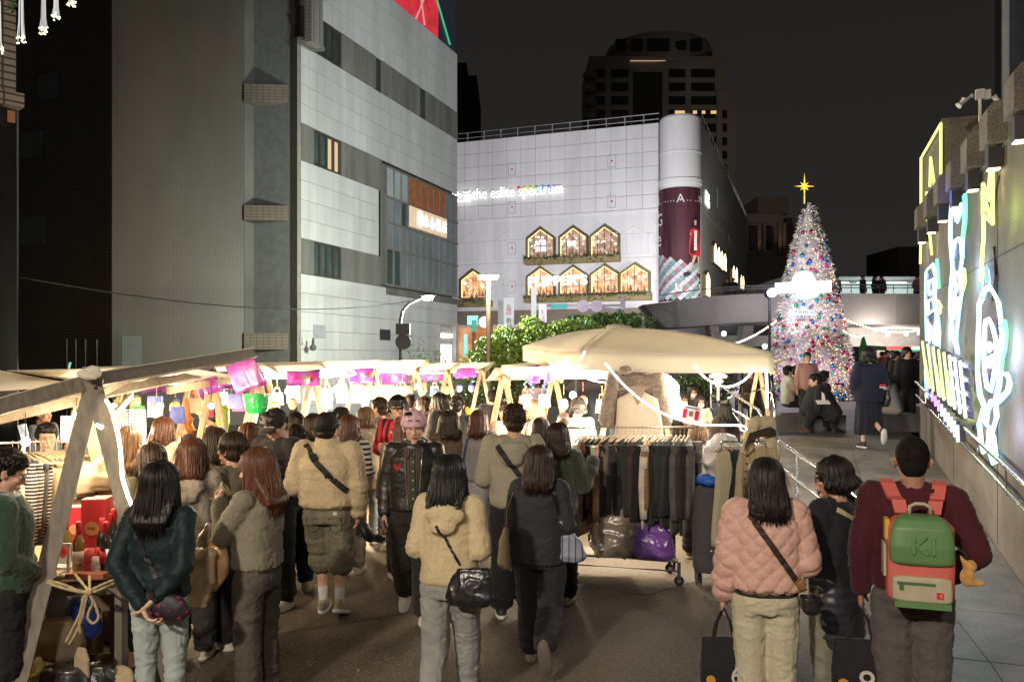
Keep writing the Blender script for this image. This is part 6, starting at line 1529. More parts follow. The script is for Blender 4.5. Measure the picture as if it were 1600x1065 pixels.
    # locks for near people
    if lod <= 1 and hr[0] in ('long','bob','pony','bun','side'):
        q=MB(); r=np.random.default_rng(seed+5); L_=({'long':.38,'bob':.2,'pony':0,'bun':0,'side':.2}[hr[0]]) if len(hr)<4 else hr[3]
        nL=420 if lod==0 else 150; lim=118 if 'face' in (hr[2] if len(hr)>2 else '') else 128
        by=(Tm @ Vector((0,-.125-b*1.0,1.3))).y
        for k in range(nL):
            th=R_(r.uniform(-lim,lim)); off=r.uniform(-.006,.005); pts=[]
            for ph in (12,35,58,80,98):a=R_(ph); pts.append(Hm @ Vector(((.102+off)*math.sin(a)*math.sin(th),-.02-(.118+off)*math.sin(a)*math.cos(th),.042+(.114+off)*math.cos(a))))
            if L_>0:
                p=pts[-1]; bk=max(0.0,math.cos(th)); LL=L_*r.uniform(.78,1.12); tgt=Vector((p.x*r.uniform(.95,1.28),min(p.y,by-r.uniform(-.01,.012))*bk+(p.y*(1-bk)),0))
                if abs(th)>R_(80):LL *= .9
                for u in (.2,.45,.72,1.0):pts.append(Vector((p.x+(tgt.x-p.x)*u+r.normal()*.003,p.y+(tgt.y-p.y)*min(1,u*1.5)+r.normal()*.003,p.z-LL*u)))
                rs=[.004,.008,.009,.009,.009,.009,.008,.006,.0015]
            else:rs=[.004,.007,.008,.007,.002]
            rs=[x*(.62 if lod==0 else .95) for x in rs]
            q.tube(pts,.008,5,rs=rs,flat=.6)
        if lod==0:
            for k in range(70):
                th=R_(r.uniform(-125,125)); ph=R_(r.uniform(10,95)); o_=r.uniform(.004,.014); p=Hm @ Vector(((.104+o_)*math.sin(ph)*math.sin(th),-.02-(.12+o_)*math.sin(ph)*math.cos(th),.042+(.116+o_)*math.cos(ph))); d=Vector((math.sin(th)*.3,-math.cos(th)*.3,-1))
                q.tube([p,p+d*.05+Vector(r.normal(size=3))*.006,p+d*.11+Vector(r.normal(size=3))*.012],.001,3,rs=[.0009,.0011,.0005])
        props(q.build('hair_strands',hm,ho,True),kind='stuff')
    if lod <= 1 and hr[0]=='short':
        q=MB(); r=np.random.default_rng(seed+9)
        for k in range(420 if lod==0 else 160):
            th=R_(r.uniform(-150,150)); ph=R_(r.uniform(4,108)); ph=min(ph,R_(108)-max(0,abs(th)-R_(95))*1.1)
            f_=lambda a,o_:Hm @ Vector(((.087+o_)*math.sin(a)*math.sin(th+(a-ph)*.3),-.02-(.103+o_)*math.sin(a)*math.cos(th+(a-ph)*.3),.043+(.104+o_)*math.cos(a)))
            q.tube([f_(ph,-.002),f_(ph+.16,.003+.003*r.random()),f_(ph+.3+.12*r.random(),r.uniform(-.001,.005))],.005,4,rs=[.005,.0055,.001] if lod==0 else [.008,.008,.002],flat=.6)
        props(q.build('hair_strands',hm,ho,True),kind='stuff')
    if D['hat']:
        hc=D['hat'][1]; knit=D['hat'][0]=='beanie'
        hm_=M('knit_hat',hc,.9,0,.15,30,.8,120,.004) if knit else cloth(hc,'cap_cloth')
        def post_hat(co,nr):
            rel=co-np.array(Hc); return co+nr*(.0035*np.sin(np.arctan2(rel[:,0],rel[:,1])*38))[:,None] if knit else co
        co_=garment('hat','hat' if knit else 'cap',hm_,post_hat)
        if not knit:
            q=MB(); vs=lambda u,v:Hm @ Vector((.085*math.sin(R_(-80+160*u))*(1+.0*v),.075+.0+.075*v*math.cos(R_((-80+160*u)*.85))+.02*math.cos(R_(-80+160*u)),.035-.016*v-.012*(2*u-1)**2))
            q.sheet(vs,10,3,(0,0,.006)); q.build('visor',hm_,co_,True)
        elif len(D['hat'])>2:
            q=MB()
            for s_ in (-1,1):q.tube([Hm @ Vector((s_*.03+x,.113-abs(x+s_*.03)*.25,.075+.006*math.cos(x*90))) for x in (-.018,-.009,0,.009,.018)],.0035,5)
            q.build('stitched_eyes',M('dark_yarn',(.08,.01,.03),.9),co_)
    # shoes (+ socks)
    for sd in (-1,1):
        K,Ak,pitch=legs[sd]
        Mf=Matrix.Translation(Ak) @ Matrix.Rotation(R_(pitch),4,'X') @ Matrix.Rotation(-sd*R_(6),4,'Z')
        a=Acc(); zf=-.08
        up=loft([(0,.055,zf+.018,.046,.135),(0,.055,zf+.035,.047,.133),(0,.04,zf+.06,.042,.108),(0,.0,zf+.085,.036,.065),(0,-.012,zf+.11,.036,.045)],16,2.3)
        so=loft([(0,.055,zf,.044,.138),(0,.055,zf+.006,.05,.145),(0,.055,zf+.026,.05,.144),(0,.055,zf+.03,.046,.138)],16,2.3)
        a.prim(up[0],up[1],0,Mf); a.prim(so[0],so[1],1,Mf)
        if lod==0:
            for k in range(4):a.prim(*cap((-.022,.06+k*.018,zf+.074-k*.008),(.022,.06+k*.018,zf+.074-k*.008),.005,.005,6),1,Mf)
        sc_=D['shoes']; solec=(0.5,0.47,0.42) if sum(sc_)>.3 else (.04,.04,.04)
        if D['acc'] and 'whitesole' in D['acc']:solec=(.6,.6,.58)
        if D['acc'] and 'tread' in D['acc']:solec=(.13,.11,.09)
        link_mesh('shoe',a.mesh('shoe',[M('shoe_upper',sc_,.6,0,.1,20),M('shoe_sole',solec,.6)]),root)
        if D['acc'] and 'socks' in D['acc']:
            pv,pf=cap(Ak+Vector((0,0,.0)),Ak.lerp(K,.33),.037,.044); m=MB(); m.add(pv,pf); m.build('sock',M('white_sock',(.55,.54,.5),.9,0,.1,30,.5,80),root,True)
    if D['acc'] and 'glasses' in D['acc']:
        q=MB()
        for s_ in (-1,1):q.tube([Hm @ Vector((s_*.033+.021*math.cos(a),.1,.004+.017*math.sin(a))) for a in [2*math.pi*k/14 for k in range(14)]],.0016,5,closed=True); q.tube([Hm @ Vector((s_*.054,.098,.008)),Hm @ Vector((s_*.083,-.005,.008))],.0014,5)
        q.tube([Hm @ Vector((-.012,.101,.008)),Hm @ Vector((.012,.101,.008))],.0015,5); q.build('glasses',DKMET,root)
    if D['acc'] and 'mask' in D['acc']:
        q=MB(); q.add(*[(lambda e:(e[0]))(xf(ell((0,.062,-.058),(.06,.052,.042)),Hm)),xf(ell((0,.062,-.058),(.06,.052,.042)),Hm)[1]]); q.build('face_mask',M('face_mask_white',(.6,.62,.66),.8),root,True)
    st['Hm']=Hm; st['tp']=tp; st['s']=s; st['arms']=arms; st['b']=b
    return root
def to_world(st,p):r=st['root']; return r.matrix_basis @ Vector(p)
def bvh_of(st,key='top'):
    r=RES[st[key]]; co=st[key+'_co']; li,ls,lt=r[1],r[2],r[3]
    polys=[tuple(int(x) for x in li[a:a+n]) for a,n in zip(ls,lt)]; return BVHTree.FromPolygons([tuple(c) for c in co],polys)
def strap_path(st,a,b,side,n=16,back=True,off=.006,bvh=None):
    """strap over the body surface from a to b (person frame); side=-1 back, +1 front"""
    bvh=bvh or bvh_of(st); pts=[]; ns=[]
    a,b=Vector(a),Vector(b)
    for k in range(n+1):
        p=a.lerp(b,k/n); o=Vector((p.x,side*.8,p.z)); h=bvh.ray_cast(o,Vector((0,-side,0)))
        if h[0] is None:continue
        pts.append(h[0]+Vector((0,side*off,0))); ns.append(Vector((0,side,0)) if abs(h[1].y)<.3 else Vector(h[1])*(1 if h[1].dot(Vector((0,side,0)))>0 else -1))
    return pts,ns
def strap_mb(pts,ns,w,q=None,th=.004):
    q=q or MB(); ws=[w]*len(pts); ups=[]
    for i,p in enumerate(pts):
        d=(pts[min(i+1,len(pts)-1)]-pts[max(i-1,0)]).normalized(); nn=ns[i]; sd=d.cross(nn).normalized(); ups.append((sd,nn))
    q.ribbon(pts,ws,ups,th); return q
def T_(kind,col,**k):return dict(kind=kind,col=col,**k)
LEATH=M('black_leather',(0.02,0.017,0.014),0.42,0,0.2,6,0.25,90,0.003,spec=0.6)
JEAN_L=M('pale_denim',(0.33,0.38,0.36),0.85,0,0.14,5,0.35,350,0.002,stretch=(1,1,.4))
JEAN_G=M('grey_denim',(0.26,0.27,0.25),0.85,0,0.16,5,0.35,350,0.002,stretch=(1,1,.4))
JEAN_D=M('dark_denim',(0.02,0.03,0.055),0.85,0,0.2,5,0.35,350,0.002,stretch=(1,1,.4))
DEN_O=M('olive_denim',(0.14,0.125,0.085),0.9,0,0.3,7,0.5,250,0.002,stretch=(1,1,.5))
CHAR=M('charcoal_denim',(0.075,0.062,0.05),0.9,0,0.25,5,0.4,300,0.002,stretch=(1,1,.4))
FUZZ=M('fuzzy_green_knit',(0.025,0.03,0.016),0.95,0,0.3,40,1.0,160,0.006,sheen=0.5)
FLEECE=M('green_fleece',(0.014,0.05,0.022),0.95,0,0.3,30,1.0,120,0.006,sheen=0.5)
STRB=m_stripe('brown_stripe_shirt',(0.035,0.025,0.025),(0.13,0.085,0.07),0.022,0.72,0)
REDBLK=m_stripe('red_black_stripes',(0.62,0.012,0.03),(0.012,0.012,0.014),0.085,0.5,0)
BWST=m_stripe('black_white_stripes',(0.45,0.42,0.36),(0.015,0.014,0.014),0.055,0.5,2)
NAVST=m_stripe('navy_white_stripes',(0.5,0.46,0.4),(0.012,0.013,0.022),0.026,0.36,2)
n=dict
# ---------- foreground
person(250,4.62,1.6,4,'woman with long dark hair in a dark green jacket, hands clasped behind her pale jeans',la='behindL',ra='behindR',top=T_('jacket',(0.004,0.013,0.016),bulk=.028,hem=.9,rib=True,collar=True,sl=.02,rough=.6),bot=n(kind='jeans',mat=JEAN_L,w=1.1),hair=('long',H_BLK,'',.3),lod=0,hands=('low','low'),wdt=1.04)
person(402,5.1,1.62,-72,'auburn haired woman in an olive grey sweatshirt eating a pancake, plastic bags on her arm',la='eat',ra='eat',head=(6,8),top=T_('sweatshirt',(0.2,0.18,0.13),bulk=.038,hem=.93,rib=True,sl=.034),bot=n(kind='wide',mat=CHAR,w=.9),hair=('long',H_RED,'face bang',.32),lod=0,hands=('grip','grip'))
person(512,6.85,1.73,4,'man in a cream puffer jacket and knee length denim shorts, black cap in hand',sex='m',la='bent',ra='down',ll='fwd',rl='heel',head=(0,-14),top=T_('puffer',(0.45,0.36,0.22),bulk=.075,hem=.92,collar='high',quilt='soft',sl=.06,rough=.7,rib=True),bot=n(kind='shorts',mat=DEN_O,w=1.15),hair=('short',H_BLK),hat=('cap',(0.012,0.01,0.009)),acc=('socks','whitesole'),shoes=(0.24,0.21,0.13),lod=0,wdt=1.12,sk=SK1)
person(647,6.85,1.74,176,'man facing the camera in a pink cat ear beanie, black leather jacket and tie',sex='m',la='down',ra='down',ll='fwd',rl='back',head=(2,3),top=T_('jacket',(0.02,0.02,0.02),mat=LEATH,bulk=.045,hem=.88,collar=True,quilt='leather',sl=.035,rib=True),bot=n(kind='wide',col=(0.022,0.018,0.015),w=1.25),hair=('short',H_BLK,'bang'),hat=('beanie',(0.62,0.4,0.42),'ears'),shoes=(0.6,0.58,0.52),acc=('whitesole',),lod=0,sk=SK1)
person(703,4.95,1.6,9,'dark haired woman in a cream hoodie and faded grey jeans, black bag on hip',la='bent',ra='bent',ll='back',rl='fwd',head=(0,-8),top=T_('hoodie',(0.52,0.42,0.25),bulk=.045,hem=.87,hood=True,rib=True,sl=.036),bot=n(kind='pants',mat=JEAN_G,w=1.5),hair=('long',H_BLK,'',.26),lod=0)
person(803,6.9,1.8,4,'tall man in a heather grey hoodie with a black sling strap walking away',sex='m',la='bent',ra='bent',ll='stand',rl='heel',head=(0,12),top=T_('hoodie',(0.3,0.27,0.2),bulk=.05,hem=.87,hood=True,rib=True,sl=.042),bot=n(kind='wide',col=(0.012,0.012,0.014),w=1.2),hair=('short',H_BRN),lod=0,acc=('whitesole',),shoes=(0.03,0.03,0.03))
person(843,5.72,1.57,9,'woman in a loose charcoal blazer with one shoe sole showing, cream tote on her left',la='down',ra='bent',ll='fwd',rl='lift',top=T_('blazer',(0.024,0.026,0.03),bulk=.055,hem=.84,flare=.03,sl=.04,rough=.75,collar=True),bot=n(kind='wide',col=(0.02,0.02,0.024),w=1.2),hair=('long',H_BRN,'',.22),lod=0,shoes=(0.3,0.26,0.19),acc=('tread',))
person(1196,4.66,1.61,8,'woman in a pale pink quilted jacket and cream trousers, black tote in her left hand',la='down',ra='bent',head=(4,6),top=T_('quilt',(0.56,0.34,0.28),bulk=.075,hem=.93,quilt='diamond',sl=.06,rough=.6,rib=True),bot=n(kind='pants',col=(0.46,0.42,0.3),w=1.8),hair=('long',H_BLK,'',.24),lod=0,wdt=1.06)
person(1302,4.98,1.58,-38,'woman with glasses and bobbed black hair in black, puffer vest tied round her, looking left',la='phone',ra='bent',head=(6,28),top=T_('sweater',(0.014,0.014,0.018),bulk=.035,hem=.86,sl=.035),bot=n(kind='pants',col=(0.2,0.19,0.14),w=1.5),hair=('bob',H_BLK,'face',.1),acc=('glasses',),lod=0,sk=SK2)
person(1425,4.4,1.78,18,'man in a maroon sweater wearing a green and coral backpack, tote in his left hand',sex='m',la='down',ra='pocket',top=T_('sweater',(0.055,0.008,0.014),bulk=.035,hem=.9,rib=True,sl=.032),bot=n(kind='pants',col=(0.09,0.08,0.075),w=1.7),hair=('buzz',H_BLK),sk=SK3,lod=0,wdt=1.08)
person(8,4.75,1.66,62,'young man with round glasses in a dark green fleece looking down at the left edge',sex='m',la=((.2,.0,1.1),(.1,.12,.98)),ra=((.2,.0,1.1),(.08,.13,.98)),head=(24,0),top=T_('sweater',(0.02,0.05,0.02),mat=FLEECE,bulk=.045,hem=.86,quilt='fuzzy',sl=.045),bot=n(kind='shorts',col=(0.012,0.012,0.012),w=1),hair=('short',H_BLK),acc=('glasses','socks'),lod=0,sk=SK1)
# ---------- left group at the stalls
person(362,6.2,1.62,-68,'laughing woman with pinned up hair in an olive off shoulder top',la='bent',ra='phone',head=(-2,4),top=T_('sweater',(0.13,0.11,0.07),bulk=.03,hem=.88,sleeve=0,sl=.035),bot=n(kind='wide',col=(0.015,0.014,0.014),w=1.2),hair=('bun',H_BRN,'face'),lod=0)
person(300,5.95,1.6,-8,'woman with auburn shoulder hair in a taupe hooded coat between the diners',la='phone',ra='phone',top=T_('coat',(0.23,0.2,0.16),bulk=.05,hem=.62,hood=True,sl=.045),bot=n(kind='wide',col=(0.03,0.03,0.03)),hair=('bob',H_AUB,'',.2),lod=0)
person(336,6.5,1.62,-52,'woman with brown bob in a cream top behind the auburn haired woman',la='phone',ra='phone',head=(10,10),top=T_('sweater',(0.42,0.35,0.22),bulk=.035),bot=n(kind='wide',col=(0.02,0.02,0.02)),hair=('bob',H_BRN,'face',.18),lod=1)
person(238,5.9,1.56,-40,'woman in an olive coat half hidden behind the dark green jacket',la='phone',ra='phone',head=(12,0),top=T_('coat',(0.1,0.09,0.05),bulk=.05,hem=.6,sl=.045),bot=n(kind='wide',col=(0.02,0.02,0.02)),hair=('bob',H_BRN,'face',.16),lod=1)
person(202,6.9,1.6,-12,'woman with long light brown hair in a grey sweater beside the lit post',la='phone',ra='phone',top=T_('sweater',(0.2,0.18,0.16),bulk=.035),hair=('long',H_LT,'',.3),lod=1)
person(256,8.0,1.6,10,'woman in a white hoodie browsing a glowing stall',la='phone',ra='phone',top=T_('hoodie',(0.55,0.48,0.38),bulk=.045,hood=True),hair=('bob',H_AUB,'',.16),lod=1)
person(390,7.3,1.6,-10,'woman with glossy auburn hair right behind the laughing woman',top=T_('sweater',(0.2,0.15,0.1)),hair=('bob',H_AUB,'',.24),lod=1)
person(432,7.15,1.74,205,'man in a black cap and loose black shirt looking down at his phone',sex='m',la='phone',ra='phone',head=(26,0),top=T_('jacket',(0.016,0.014,0.015),bulk=.055,sl=.06),bot=n(kind='wide',col=(0.02,0.02,0.02)),hair=('short',H_BLK),hat=('cap',(0.014,0.013,0.013)),lod=1)
person(462,7.7,1.55,160,'woman with long straight hair in a grey and black top looking down, pale trainers',la='bent',ra='phone',head=(28,-14),top=T_('sweater',(0.2,0.19,0.2),bulk=.04,hem=.86),bot=n(kind='wide',mat=JEAN_D,w=1),hair=('long',H_BRN,'face',.3),shoes=(0.55,0.52,0.46),lod=0,ll='stand',rl='stand')
person(462,9.2,1.56,150,'woman with wavy bob facing the camera behind the phone reader',head=(14,20),top=T_('coat',(0.35,0.3,0.22)),hair=('bob',H_BRN,'face',.14),lod=1)
person(488,8.7,1.58,-75,'woman in a black coat in profile beside the cream puffer jacket',head=(8,0),la='phone',ra='phone',top=T_('coat',(0.018,0.017,0.018),bulk=.045,hem=.6),hair=('bob',H_BRN,'face',.2),lod=1)
person(546,8.3,1.6,8,'woman in a black and white striped top carrying a tan backpack',la='bent',ra='bent',top=T_('sweater',(0.3,0.3,0.3),mat=BWST,bulk=.035),bot=n(kind='wide',col=(0.2,0.17,0.14),w=1),hair=('long',H_AUB,'',.22),lod=1)
person(533,9.3,1.62,40,'person in a black cap beside the striped top',sex='m',top=T_('jacket',(0.02,0.02,0.02)),hair=('short',H_BLK),hat=('cap',(0.012,0.012,0.012)),lod=1)
person(572,9.6,1.6,5,'woman in a beige hooded parka lit by the brightest stall',la='phone',ra='phone',top=T_('parka',(0.42,0.34,0.24),bulk=.05,hem=.7,hood=True),bot=n(kind='jeans',mat=JEAN_L,w=1.2),hair=('bob',H_LT,'',.12),lod=1)
person(598,10.2,1.6,-20,'woman with long brown hair in a cream coat behind the silver puffer',top=T_('coat',(0.5,0.42,0.3),hem=.6,bulk=.045),bot=n(kind='jeans',mat=JEAN_L),hair=('long',H_LT,'',.22),lod=1)
person(593,10.0,1.7,-66,'man in a shiny dark puffer coat holding a cream bag',sex='m',la='down',ra='down',head=(0,5),top=T_('puffer',(0.1,0.09,0.085),bulk=.065,hem=.72,quilt='ring',sl=.05,rough=.35),bot=n(kind='pants',mat=JEAN_D,w=1.2),hair=('short',H_BRN),shoes=(0.05,0.03,0.02),lod=1)
person(622,9.3,1.75,-158,'person in a red and black striped football shirt with a hand at the temple',sex='m',la='cheek',ra='phone',head=(4,18),top=T_('tee',(0.3,0.02,0.03),mat=REDBLK,bulk=.035,hem=.82,sl=.035),bot=n(kind='jeans',mat=JEAN_G,w=1.3),hair=('long',H_BLK,'face',.1),lod=0,sk=SK1)
person(630,8.1,1.58,-14,'woman in a pale cream knitted beanie with wavy auburn hair',top=T_('coat',(0.2,0.17,0.13),bulk=.04),hair=('long',H_RED,'',.3),hat=('beanie',(0.6,0.55,0.42)),lod=1)
person(640,12,1.66,10,'dark haired person far back left of the ponytail',top=T_('jacket',(0.03,0.03,0.035)),hair=('short',H_BLK),lod=2)
person(661,11.8,1.62,-60,'woman with a ponytail beside the distant stall',top=T_('jacket',(0.05,0.04,0.04)),hair=('pony',H_BRN,'face'),lod=1)
person(685,11.6,1.68,-70,'woman in a long black coat standing in profile before the lit shop front',la='phone',ra='phone',top=T_('coat',(0.016,0.015,0.016),hem=.5,bulk=.04),hair=('long',H_BLK,'face',.2),lod=1)
person(703,9.0,1.6,-6,'woman in a brown padded vest over cream sleeves, long brown hair',la='phone',ra='phone',top=T_('vest',(0.11,0.075,0.045),bulk=.045,quilt='ring',sleeve=-1,hem=.88),bot=n(kind='wide',col=(0.3,0.27,0.23),w=.8),hair=('long',H_BRN,'',.22),lod=1)
person(714,10.6,1.7,8,'man in a black short sleeved shirt behind the brown vest',sex='m',top=T_('tee',(0.012,0.012,0.013),sleeve=1,bulk=.03),hair=('short',H_BLK),lod=1)
person(748,9.0,1.6,4,'woman in a grey sweater with a blue shoulder bag, hair clipped back',la='bent',ra='phone',top=T_('sweater',(0.23,0.22,0.22),bulk=.045,hem=.88,rib=True),bot=n(kind='skirt',col=(0.3,0.28,0.27),len=.2),hair=('long',H_AUB,'',.2),lod=1)
person(770,13.6,1.66,0,'man in a black jacket with a cross strap walking towards the hedge',sex='m',top=T_('jacket',(0.018,0.018,0.02),bulk=.045,sl=.045),bot=n(kind='pants',col=(0.02,0.02,0.022)),hair=('short',H_BLK),lod=1)
person(790,10.8,1.6,-50,'man with glasses partly hidden left of the grey hoodie',sex='m',head=(6,0),top=T_('jacket',(0.3,0.25,0.2)),hair=('short',H_BRN),acc=('glasses',),lod=1)
person(815,10.8,1.57,5,'person in a pale grey beanie behind the tall man',top=T_('jacket',(0.25,0.24,0.22)),hair=('short',H_BRN),hat=('beanie',(0.42,0.4,0.38)),lod=1)
person(838,10.6,1.62,70,'fair haired woman in profile facing the lit stall',top=T_('coat',(0.3,0.26,0.2)),hair=('bob',H_LT,'face',.12),lod=1)
person(845,9.0,1.52,0,'woman with dark brown hair directly behind the tall man',top=T_('jacket',(0.04,0.03,0.03)),hair=('bob',H_BRN,'',.2),lod=1)
person(872,7.3,1.6,12,'woman with glossy brown hair in a fuzzy olive sweater raising a paper cup',la='bent',ra='cup',top=T_('sweater',(0.03,0.035,0.02),mat=FUZZ,bulk=.05,hem=.86,quilt='fuzzy',sl=.055),bot=n(kind='wide',col=(0.015,0.015,0.016),w=1.2),hair=('long',H_BRN,'',.2),lod=0,hands=('relaxed','grip'))
person(880,10.2,1.5,10,'person with brown hair low at the counter beside the clothes rack',top=T_('sweater',(0.4,0.3,0.3)),hair=('short',H_BRN),lod=2)
person(903,10.5,1.66,170,'stall seller in a dark cap with a flower behind the bright counter',sex='f',la='phone',ra='phone',head=(24,0),top=T_('sweater',(0.3,0.27,0.25)),hair=('bob',H_BLK,'face',.08),hat=('cap',(0.03,0.025,0.025)),lod=1)
person(1090,8.9,1.52,18,'woman in a white sleeved top and checked vest behind the clothes rack',la='bent',ra='bent',top=T_('sweater',(0.58,0.52,0.45),bulk=.025),bot=n(kind='wide',col=(0.035,0.025,0.02),w=1.1),hair=('long',H_LT,'',.18),shoes=(0.2,0.08,0.04),lod=1)
for px,d,H,fc,c,lb_ in ((1068,14.5,1.55,175,(0.02,0.02,0.02),'masked woman in a black jacket left of the three waiting women'),(1083,15.4,1.66,180,(0.05,0.04,0.05),'masked woman standing at the back of the three waiting women'),(1094,14.4,1.52,175,(0.55,0.5,0.45),'masked woman in a white coat right of the three waiting women')):
    person(px,d,H,fc,lb_,la='phone',ra='phone',top=T_('coat',c,hem=.7),hair=('bob',H_BLK,'face',.2),acc=('mask',),lod=1)
person(1132,12.2,1.52,-20,'woman with long dark hair in a brown coat near the golden lamp figure',top=T_('coat',(0.05,0.035,0.03),hem=.5,bulk=.05),hair=('long',H_BLK,'',.35),lod=1)
# ---------- behind the left stall
person(72,7.1,1.62,125,'young seller with parted dark hair behind the hanging shirts',sex='m',head=(2,-20),top=T_('jacket',(0.3,0.3,0.32)),hair=('short',H_BLK),lod=0,sk=SK1)
person(66,9.6,1.66,100,'person in a denim jacket in the shade behind the young seller',sex='m',top=T_('jacket',(0.06,0.08,0.11)),hair=('short',H_BLK),lod=2)
person(332,9.2,1.68,-80,'stall keeper in a patterned shirt reaching up by the hanging toys',sex='m',la='cup',ra='bent',top=T_('tee',(0.05,0.04,0.05)),hair=('short',H_BLK),lod=1)
# ---------- ramp and plaza
person(1357,13.3,1.63,-2,'woman in a long navy coat walking up the ramp towards the christmas tree',z0=0.71,la='pocket',ra='bent',ll='stand',rl='lift',top=T_('coat',(0.01,0.012,0.028),bulk=.075,hem=.8,sl=.055,flare=.01),bot=n(kind='skirt',col=(0.011,0.012,0.022),len=.24),hair=('bob',H_BLK,'',.12),shoes=(0.015,0.015,0.02),acc=('whitesole',),lod=1,wdt=1.15)
person(1266,15.3,1.74,68,'man in a dark suit and glasses sitting on the stone bench, leaning right',z0=0.75,sex='m',seat=(0.36,.5,.38,.12),lean=.5,la='knee',ra='knee',head=(-8,10),top=T_('jacket',(0.012,0.012,0.017),bulk=.05,sl=.035),bot=n(kind='pants',col=(0.014,0.014,0.02),w=1.2),hair=('short',H_BLK),shoes=(0.01,0.01,0.01),acc=('glasses',),lod=1)
person(1302,15.2,1.74,-62,'man in a dark suit crouched on the bench edge facing his companion',z0=0.75,sex='m',seat=(0.3,.5,.36,.08),lean=.5,la='knee',ra='knee',head=(-6,18),top=T_('jacket',(0.013,0.013,0.018),bulk=.05,sl=.035),bot=n(kind='pants',col=(0.013,0.013,0.018),w=1.2),hair=('short',H_BLK),shoes=(0.08,0.03,0.02),lod=1)
person(1400,15.7,1.6,-60,'seated woman in wide beige trousers at the foot of the neon wall',z0=0.75,seat=(0.38,.48,.4,.1),lean=.35,la='knee',ra='knee',head=(26,0),top=T_('sweater',(0.3,0.3,0.32),bulk=.04),bot=n(kind='wide',col=(0.45,0.4,0.34),w=1),hair=('long',H_BLK,'face',.2),shoes=(0.5,0.48,0.48),lod=1)
person(1417,16.6,1.65,178,'dark dressed person standing behind the woman in beige trousers',z0=0.75,top=T_('jacket',(0.015,0.015,0.02),bulk=.05),hair=('bob',H_BLK,'face',.1),lod=2)
person(1231,17.5,1.6,85,'seated person in a cream coat left of the dark suited men',z0=0.75,seat=(0.42,.48,.42,.1),la='knee',ra='knee',top=T_('coat',(0.45,0.4,0.33),bulk=.04),hair=('short',H_BLK),lod=1)
person(1243,17.8,1.6,95,'seated person in dark clothes just behind the cream coat',z0=0.75,seat=(0.42,.48,.42,.1),la='knee',ra='knee',top=T_('coat',(0.03,0.03,0.04),bulk=.04),hair=('short',H_BLK),lod=2)
person(1261,16.6,1.55,178,'person in a pink top standing behind the two dark suited men',z0=0.75,sex='m',top=T_('sweater',(0.4,0.22,0.2),bulk=.03),hair=('short',H_BLK),lod=2)
person(1172,17.0,1.55,170,'person sitting in shadow behind the looped steel handrails',z0=0.75,seat=(0.42,.48,.42,.1),top=T_('coat',(0.1,0.06,0.05)),hair=('bob',H_BRN,'face',.1),lod=2)
# far crowd under the arcade, seated on plaza kerb
fc=[(1386,30,1.7,'red shirt'),(1394,26,1.66,'black coat'),(1402,33,1.7,'white jacket'),(1409,28,1.6,'grey hoodie'),(1416,36,1.72,'cream coat'),(1424,27,1.62,'navy coat'),(1431,31,1.6,'pink jacket'),(1437,24,1.6,'dark parka'),(1399,22,1.6,'brown coat'),(1378,38,1.7,'dark suit')]
cc={'red':(0.4,0.03,0.04),'black':(0.02,0.02,0.02),'white':(0.5,0.5,0.5),'grey':(0.2,0.2,0.2),'cream':(0.4,0.36,0.28),'navy':(0.02,0.03,0.06),'pink':(0.6,0.05,0.2),'dark':(0.03,0.03,0.03),'brown':(0.08,0.05,0.04)}
PLC=['beneath the red shop sign','left of the crowd under the skywalk','deep under the skywalk arcade','in the middle of the arcade crowd','farthest back in the arcade crowd','right part of the arcade crowd','by the wall end in the arcade crowd','nearest the neon wall end','closest to the seated woman in beige','behind the dark information board']
for (px,d,H,w_),pl_ in zip(fc,PLC):person(px,d,H,random.choice([180,150,0,90,-90]),'distant person in a %s %s' % (w_,pl_),z0=0.75,sex=random.choice('mf'),top=T_('coat',cc[w_.split()[0]],bulk=.045),hair=('bob',H_BLK,'',.1) if px % 2 else ('short',H_BLK),lod=2,grp='people under the skywalk')
# people on the skywalk
for (px,c,lb_,fc_) in ((1136,(0.05,0.04,0.05),'person leaning on the skywalk rail at its left end',190),(1146,(0.02,0.02,0.03),'person in black beside the rail at the skywalk left end',170),(1308,(0.5,0.45,0.42),'person in a pale top on the skywalk just right of the christmas tree',160),(1348,(0.03,0.03,0.03),'person in black with white collar raising a hand on the skywalk',150),(1367,(0.03,0.04,0.03),'left of the two dark figures close together on the skywalk',140),(1377,(0.03,0.02,0.03),'long haired right one of the two dark figures on the skywalk',210),(1433,(0.25,0.1,0.15),'person in dusky pink near the neon pier on the skywalk',200)):
    dd_=arc(px)+0.9; z_=CH+(HZ-decktop(px))/FL*arc(px)-0.62
    person(px,dd_,1.66,fc_,lb_,z0=z_,sex='f' if px % 2 else 'm',ra='cheek' if px==1348 else 'bent',top=T_('coat',c,bulk=.04),hair=('bob',H_BLK,'face',.15) if px % 2 else ('short',H_BLK),lod=2,grp='people on the skywalk')
STS=[dict() for _ in PEOPLE]
for D,st in zip(PEOPLE,STS):build_person(D,0,st)
run_jobs()
for D,st in zip(PEOPLE,STS):build_person(D,1,st)
def who(key):return next(st for D,st in zip(PEOPLE,STS) if key in D['label'])
def world_pts(st,pts):return [to_world(st,p) for p in pts]
def item(name,label,cat,st,loc):  # carried thing: own top-level object in the bearer's frame
    r=st['root']; t=thing(name,label,cat,to_world(st,loc),None,r.rotation_euler.z); t.scale=r.scale; _WL[t.name]=Vector(loc); return t
FLOR=m_floral('floral_fabric')
BLKL=M('black_leather_bag',(0.012,0.012,0.013),0.3,0,0.2,6,0.6,14,0.01,spec=0.6)
def grown(prims,vox,name,mat,parent,post=None,sm=3):
    j=grow(name,prims,vox,sm); GROWQ.append((j,name,mat,parent,post))
GROWQ=[]
